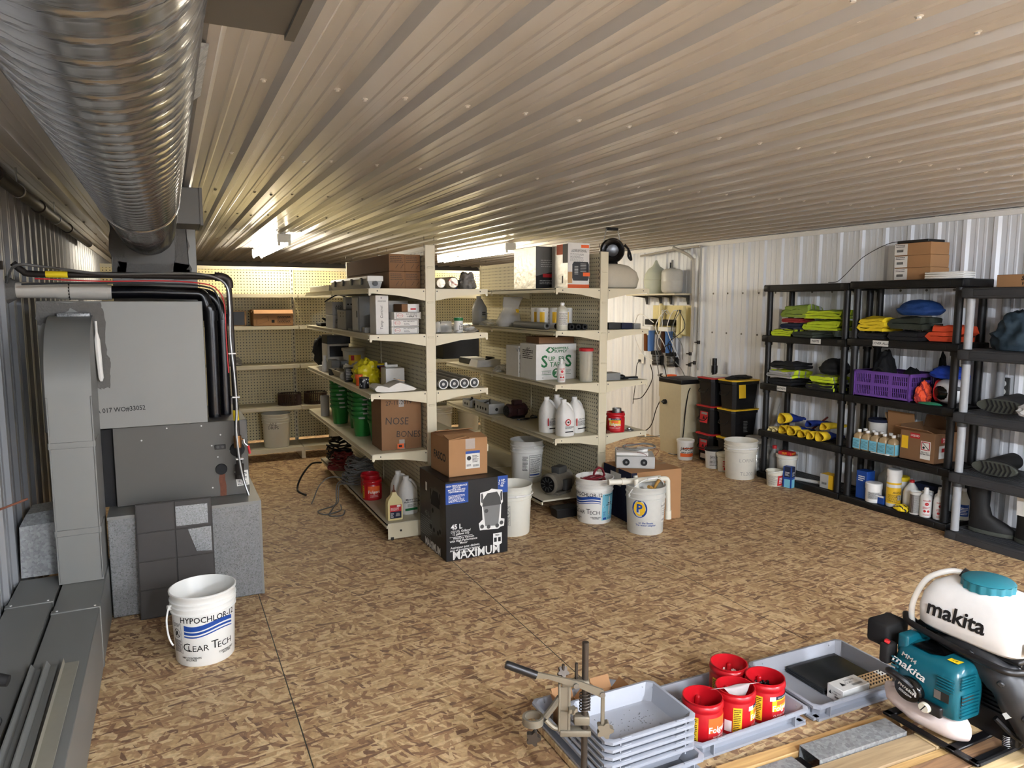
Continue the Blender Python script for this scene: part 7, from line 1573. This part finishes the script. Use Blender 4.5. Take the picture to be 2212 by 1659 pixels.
o = single(g, 'metal_shavings', 'scattered metal shavings in the topmost empty small tray', 'shavings', (1.449, 2.016, TZ+.031+.11+.0055)); o['kind'] = 'stuff'
def brass(t, n, sx, sy, z, s): 
    rd = random.Random(s); g = G('chrome')
    for i in range(n): a = Vector((rd.uniform(-sx,sx),rd.uniform(-sy,sy),z+rd.uniform(0,.015))); b = Vector((rd.uniform(-1,1),rd.uniform(-1,1),rd.uniform(-.3,.6))).normalized()*.02; g.cyl(a,a+b,.0028,n=6)
    o = g.out('rivets', t); o['kind'] = 'stuff'
for x, y, lab, rz in ((1.535,2.275,'small brown box of silver rivets behind the small tray stack',.0),(1.355,2.275,'small brown box of silver rivets behind the drill stand',-.0)):
    t = carton(lab, (x, y, TZ+.0065), .095, .13, .085, rz, m='card', flaps=(('back',-1.0,.05),('right',-.8,.05),('left',-1.25,.05))); brass(t, 60, .035, .05, .05, int(x*100))
# canisters in the tray
CZ = TZ + .0065
for x, y, rz, st, fill, lab in ((1.78,2.015,.25,1,.5,'red coffee canister next to the small tray stack'),(1.943,2.015,.45,0,None,'red coffee canister with a clear bag hanging from its mouth'),(2.105,2.02,.25,0,.62,'red coffee canister of black plugs at the tray corner'),(2.05,2.168,-.1,0,.6,'red coffee canister of pale bits behind the other three')):
    canister(lab, (x, y, CZ), rz, 'red coffee canisters', prints=lambda g,R,H,st=st,x=x: folgers(g,R,H,-PI/2-(.0 if x != 1.943 else -.3),st), fill=fill, fm='white_matte' if y > 2.1 else 'black', k=1.0)
g = G('film'); q = lambda v: max(0, v-.35)
for s in (-1, 1): g.grid(lambda u,v: (.115*(u-.5)*2*(1-.5*min(1,v*2.6)), -.01+s*.03*v*math.sin(PI*u), .158-.06*q(v)*math.sin(PI*u)-.002*math.sin(7*u)), 14, 8)
single(g, 'zip_bag', 'clear zip bag draped across the mouth of a coffee canister', 'bag', (1.943, 2.015, CZ+.012), -.2, ang=70)
# black pane, white carton, brown wrap
mat('dark_glass', (36,38,40), .12, var=.2)
t = thing('glass_pane', 'stack of dark glass panes lying in the far grey tray', 'glass', (2.60, 2.125, CZ), -.02)
for k in range(3): g = G('dark_glass'); g.box(-.155,.145,-.11,.10,.009*k,.009*k+.008,.001); g.out('pane', t)
def whiteb(g,F,w,d,h):
    for f, k in ((F['top'],1),(F['left'],.6)):
        g.use('ink'); g.poly(f,[(-.05*k,-.01*k),(-.025*k,-.01*k),(-.0375*k,.016*k)],.001); g.text(f,'7,1.202',.0,-.0,.014*k,bold=.02); 
        for i in range(12): g.patch(f,.0+.005*k*i,(.0+.005*i)*k+.0025*k,-.025*k,-.012*k,.001)
        g.lines(f,-.01*k,.05*k,.012*k,.022*k,2,.4)
carton('small white carton with a triangle mark lying on the glass panes edge', (2.44, 1.985, CZ+.0275), .16, .085, .055, .1, m='white', tape=False, prints=whiteb) if 0 else carton('small white carton with a triangle mark in the far grey tray', (2.525, 1.963, CZ), .16, .08, .062, .0, m='white', tape=False, prints=whiteb)
mat('pad_brown', (178,146,104), .8)
t = thing('plug_pad', 'brown pad of black plugs lying beside the white carton', 'pad', (2.695, 1.963, CZ), .0); g = G('pad_brown'); g.box(-.08,.065,-.033,.045,0.03,.044,.002); g.box(-.075,.06,-.03,.04,0.,.03); g.use('paper'); g.patch(T(0,0,.0441),.035,.07,.0,.04); g.out('pad', t)
g = G('black')
for i in range(8):
    for j in range(4): g.cbox((-.07+.018*i+.008*(j%2),-.03+.02*j,.0445),(.012,.005,.003),(0,0,.7))
g.out('plugs', t)
# drill press stand
t = thing('drill_stand', 'steel drill press stand with a lever handle and round column', 'drill stand', (1.14, 1.835, 0), math.radians(-25.7))
mat('cast_metal', (126,119,104), .5, .5, var=.15, scale=14); mat('dark_steel', (72,66,60), .42, .7)
g = G('dark_steel'); g.cyl((0,0,.02),(0,0,.635),.0105,n=20); g.out('column', t)
g = G('cast_metal'); g.box(-.1,.06,-.1,.06,.001,.022,.004); g.out('base', t)
g = G('dark_steel'); pts = [(.0165*math.cos(a),.0165*math.sin(a),.405+.062*a/(2*PI*6)) for a in [2*PI*6*i/96 for i in range(97)]]; g.tube(pts,.0022,6); g.out('spring', t)
g = G('cast_metal')
g.cbox((-.012,0,.50),(.05,.034,.026),bev=.006,seg=2); g.cbox((-.045,0,.50),(.06,.03,.018),bev=.005,seg=2); g.box(-.085,-.078,-.012,.012,.34,.50,.002); g.box(-.055,-.046,-.012,.012,.33,.50,.002); g.box(-.085,-.046,-.01,-.006,.34,.49)
g.cbox((-.03,0,.335),(.1,.034,.022),bev=.005,seg=2); g.cbox((-.01,0,.378),(.05,.034,.03),bev=.005,seg=2); g.cbox((-.058,0,.41),(.05,.02,.012),bev=.003)
g.tube([(-.08,0,.45),(-.1,0,.42),(-.125,0,.385)],.011,8,3); g.tube([(-.08,0,.345),(-.1,0,.35),(-.125,0,.375)],.009,8,3); g.out('carriage', t)
g = G('cast_metal'); g.M = T(-.165,0,.375); g.lathe([(.026,-.012),(.034,-.012),(.034,.012),(.026,.012),(.026,-.012)],28); g.out('drill_collar', t)
def knob(x, y, z, r, m='cast_metal', ax=None):
    g = G(m); g.M = T(x,y,z) @ (ax or Matrix()); n = 40
    R = lambda a: r*(1+.22*math.cos(5*a))
    g.prism([(R(2*PI*i/n)*math.cos(2*PI*i/n),R(2*PI*i/n)*math.sin(2*PI*i/n)) for i in range(n)],r*.5,h0=-r*.5); g.cyl((0,0,-r*1.2),(0,0,-r*.4),r*.35,n=10); g.out('knob', t)
XA = Matrix.Rotation(PI/2,4,'X')
knob(.062,-.02,.355,.023,'cast_metal',XA); knob(-.165,-.042,.34,.02,'dark_steel',XA); knob(-.07,0,.535,.016,'dark_steel',mrot(.9,.3,0)); knob(-.04,-.02,.42,.013,'cast_metal')
g = G('dark_steel'); g.cyl((-.028,0,.50),(-.028,0,.565),.005,n=10); g.cyl((-.07,0,.50),(-.07,0,.56),.005,n=10); g.out('stud', t)
g = G('cast_metal'); g.M = Matrix(((1,0,0,0),(0,0,1,-.02),(0,1,0,0),(0,0,0,1)))
g.prism([(-.165,.527),(-.12,.525),(-.06,.505),(-.02,.495),(.05,.462),(.06,.475),(.055,.488),(-.015,.515),(-.06,.525),(-.16,.548)],.004,h0=-.004); g.use('dark_steel')
g.out('lever', t)
g = G('black'); g.tube([(-.155,-.02,.535),(-.22,-.02,.56),(-.252,-.02,.572)],[.013,.013,.0115],12,4); g.out('grip', t)
g = G('cast_metal'); g.box(.048,.061,-.024,-.018,.37,.478,.002); g.out('link', t)
for x, z in ((-.03,.503),(.053,.474)): g = G('steel'); g.cyl((x,-.03,z),(x,-.012,z),.0085,n=14); g.out('pivot', t)
# backpack sprayer
t = thing('backpack_sprayer', 'teal and white motorised backpack sprayer standing on the lumber', 'sprayer', (2.46, 1.57, .0915))
mat('teal', (14,84,98), .25); mat('teal_cap', (34,110,124), .4); mat('sprayer_white', (236,234,230), .3); mat('fuel_white', (226,212,206), .35); mat('hose_black', (34,35,37), .4)
K = lambda *p: p
def rbox(g, x0,x1,y0,y1,z0,z1,b,seg=3): return g.cbox(((x0+x1)/2,(y0+y1)/2,(z0+z1)/2),(x1-x0,y1-y0,z1-z0),bev=b,seg=seg)
g = G('black'); g.box(0,.03,-.185,.185,0,.012,.004); g.box(.3,.33,-.185,.185,0,.012,.004)
for y in (-.185,-.1,.15): g.box(0,.33,y,y+.035,.0,.012,.003)
g.tube([(.01,-.18,.008),(.33,-.18,.008)],.009,8); g.out('base_frame', t)
g = G('fuel_white'); g.tube([(.075,.19,.10),(.06,.175,.08),(.055,.09,.062),(.06,-.01,.06),(.07,-.055,.06),(.10,-.075,.06)],[.035,.042,.046,.046,.045,.04],18,5); g.out('fuel_tank', t)
g = G('teal'); 
E = T(0,.03,.10) @ Matrix.Diagonal((1,1,.82,1)) @ T(0,0,-.10); g.M = E
ring = lambda x0,x1,y0,y1,z,r=.03: [((x0+x1)/2+(x1-x0)/2*math.copysign(abs(math.cos(a))**.38,math.cos(a)),(y0+y1)/2+(y1-y0)/2*math.copysign(abs(math.sin(a))**.38,math.sin(a)),z) for a in [2*PI*(i+.5)/40 for i in range(40)]]
g.loft([ring(.03,.15,-.11,.12,.10),ring(.015,.17,-.125,.13,.115),ring(.0,.18,-.125,.135,.2),ring(.0,.18,-.125,.135,.27),ring(.012,.18,-.12,.13,.325),ring(.04,.18,-.11,.12,.352),ring(.08,.17,-.09,.1,.362)])
rbox(g, .03,.17,.09,.135,.3,.392,.012); g.out('engine_cover', t, ang=45)
g = G('teal'); g.M = E
for k in range(7): g.box(.03,.13,-.1305,-.122,.13+.016*k,.138+.016*k,.002)
g.out('side_louvre', t); g = G('teal'); g.M = E
for k in range(5): g.box(-.006,.0,-.118,-.05,.245+.013*k,.252+.013*k,.002); g.box(.02,.1,-.131,-.122,.26+.013*k,.267+.013*k,.002)
g.out('upper_louvre', t); g = G('teal'); g.M = E
for k in range(5): g.box(-.0045,.002,.10,.13,.20+.02*k,.21+.02*k,.002)
g.out('end_louvre', t)
g = G('slot'); g.M = E; g.box(-.0015,.0,-.1,-.045,.19,.232,.001); g.box(.03,.1,-.1268,-.125,.19,.232); g.use('steel'); g.box(-.0025,-.001,-.07,-.045,.192,.23); g.out('exhaust_window', t)
L = frame((-.0008,.0,.235),(0,-1,0),(0,0,1))
g = G('black_gloss'); g.M = E @ T(0,.045,.175) @ Matrix.Rotation(-PI/2,4,'Y'); g.lathe([(0,-.0),(.055,.0),(.055,.018),(.05,.024),(0,.024)],32); g.use('white'); g.M = E; q = frame((-.0245,.045,.175),(0,-1,-.35),(0,-.35,1)); g.text(q,'PM7650H',0,.004,.019,bold=.02); g.lines(q,-.025,.03,-.025,-.012,3,.4); g.use('grey_light'); g.poly(q,[(.02,.03),(.035,.02),(.042,.0),(.036,-.002),(.028,.014),(.016,.025)]); g.out('starter_housing', t)
g = G('black'); g.M = E; rbox(g,-.022,.0,-.085,-.0,.115,.165,.008); g.out('choke_panel', t)
g = G('pail_cream'); g.M = E @ T(-.022,-.03,.14) @ Matrix.Rotation(-PI/2,4,'Y'); g.lathe([(0,0),(.022,0),(.022,.01),(.019,.014),(0,.014)],24); g.use('slot'); g.M = E; g.cbox((-.0362,-.03,.14),(.001,.004,.036),(.5,0,0)); g.out('filter_knob', t)
g = G('white'); g.M = E; q = frame((-.001,.055,.268),(0,-1,-.28),(0,-.28,1)); g.text(q,'makita',0,.0,.052,bold=.02,shear=.1,off=.003); g.use('grey_light'); g.text(q,'MM4',-.015,.045,.03,bold=.02,off=.003); g.out('lettering', t)
g = G('black_gloss'); g.M = E; q = frame((.085,.02,.3625),(0,-1,0),(1,0,0)); g.poly(q,[(-.055,-.05),(.03,-.055),(.06,-.03),(.06,.05),(-.05,.055)],.001); g.use('grey_light'); g.lines(q,-.03,.04,-.02,.02,4,.3); g.use('yellow'); q = frame((.06,-.075,.3565),(0,-1,0),(1,0,.0)); g.patch(q,-.02,.02,-.015,.02,.003); g.use('ink'); g.text(q,'14',0,0,.02,off=.004); g.out('warning_plate', t)
g = G('black_matte'); rbox(g,.03,.16,.205,.30,.25,.345,.014); g.tube([(.05,.19,.25),(.045,.18,.22),(.05,.17,.2)],.014,8,3); rbox(g,-.01,.05,.17,.21,.21,.29,.01); g.out('muffler', t)
g = G('ink_red'); g.cbox((.01,.19,.295),(.03,.02,.012),(.3,.2,.5),bev=.003); g.out('choke_lever', t)
g = G('black'); g.tube([(-.03,.15,.205),(-.045,.13,.215),(-.035,.08,.20),(-.02,.06,.18)],.012,8,4); g.out('pull_handle', t)
U = T(0,-.03,-.04)
g = G('black'); g.M = U; 
g.tube([(.19,.20,.36),(.14,.23,.41),(.12,.225,.42),(.1,.19,.405),(.1,.05,.385),(.1,-.1,.375),(.12,-.17,.37),(.2,-.2,.36),(.235,-.21,.3),(.25,-.2,.15),(.28,-.18,.05)],.0125,12,5); g.out('tube_frame', t)
g = G('black'); g.M = U; rbox(g,.2,.235,-.17,.2,.06,.42,.01); rbox(g,.15,.34,-.18,.2,.385,.405,.008)
for k in range(14): g.box(.19,.202,-.165,-.04,.16+.016*k,.167+.016*k,.001)
g.out('back_frame', t)
g = G('sprayer_white'); g.M = U; g.loft([ring(.13,.36,-.17,.18,.405),ring(.115,.375,-.19,.195,.42),ring(.115,.375,-.195,.2,.48),ring(.125,.37,-.19,.19,.53),ring(.15,.35,-.16,.165,.575),ring(.18,.32,-.12,.13,.592)]); M = frame((.1145,.03,.478),(0,-1,0),(0.06,0,1)); g.use('ink'); g.text(M,'makita',.0,.012,.082,bold=.025,shear=.1,off=.002); g.use('grey_dark'); g.patch(frame((.22,-.1955,.46),(1,0,0),(0,0,1)),-.08,.0,-.03,.02,.002); g.out('chemical_tank', t, ang=50)
g = G('teal_cap'); g.M = U; n = 64; 
g.M = U @ T(.25,.0,.588); rr2 = lambda i: .088 if (i//2) % 2 else .083
g.prism([(rr2(i)*math.cos(2*PI*i/n),rr2(i)*math.sin(2*PI*i/n)) for i in range(n)],.03); g.lathe([(.083,.03),(.086,.032),(.078,.038),(0,.041)],48); g.out('tank_cap', t)
g = G('clear'); g.M = U; g.tube([(.27,.10,.61),(.23,.14,.61),(.17,.185,.57),(.12,.2,.48),(.11,.19,.40),(.11,.17,.36)],.011,12,6); g.out('clear_hose', t)
g = G('black'); g.M = U; g.cyl((.28,.07,.59),(.27,.11,.61),.02,n=14); g.cyl((.11,.17,.37),(.11,.17,.34),.014,n=12); g.out('hose_fitting', t)
g = G('hose_black'); g.tube([(.2,.08,.26),(.185,.0,.31),(.185,-.08,.31),(.195,-.16,.25),(.21,-.21,.16),(.24,-.27,.08),(.3,-.36,.065),(.42,-.5,.06)],[.07,.072,.07,.066,.06,.056,.052,.05],22,6); 
g.out('blower_elbow', t, ang=60)
g = G('hose_black')
for p in ((.125,-.06,.34),(.135,-.165,.27),(.16,-.24,.17)): g.cbox(p,(.03,.022,.02),(.6,0,.3),bev=.004)
g.tube([(.2,.09,.335),(.19,.0,.385),(.19,-.1,.38),(.2,-.19,.31),(.215,-.25,.22),(.24,-.31,.13)],.008,8,5); g.out('elbow_flange', t)
g = G('grey_light'); g.patch(frame((.155,-.19,.165),(.5,-.75,-.4),(.2,-.3,.9)),-.03,.03,-.012,.012,.004) if 0 else g.cbox((.147,-.2,.17),(.002,.055,.02),(-.7,.25,.3)); g.out('sticker', t)
g = G('chrome'); g.tube([(.2+.014*math.cos(a),-.165+.014*math.sin(a),.012+.045*a/(2*PI*7)) for a in [2*PI*7*i/112 for i in range(113)]],.0022,6); g.out('spring', t)
g = G('black'); g.tube([(.16,-.14,.12),(.22,-.2,.05),(.32,-.26,.035),(.5,-.3,.045)],.011,8,5); g.out('black_hose', t)
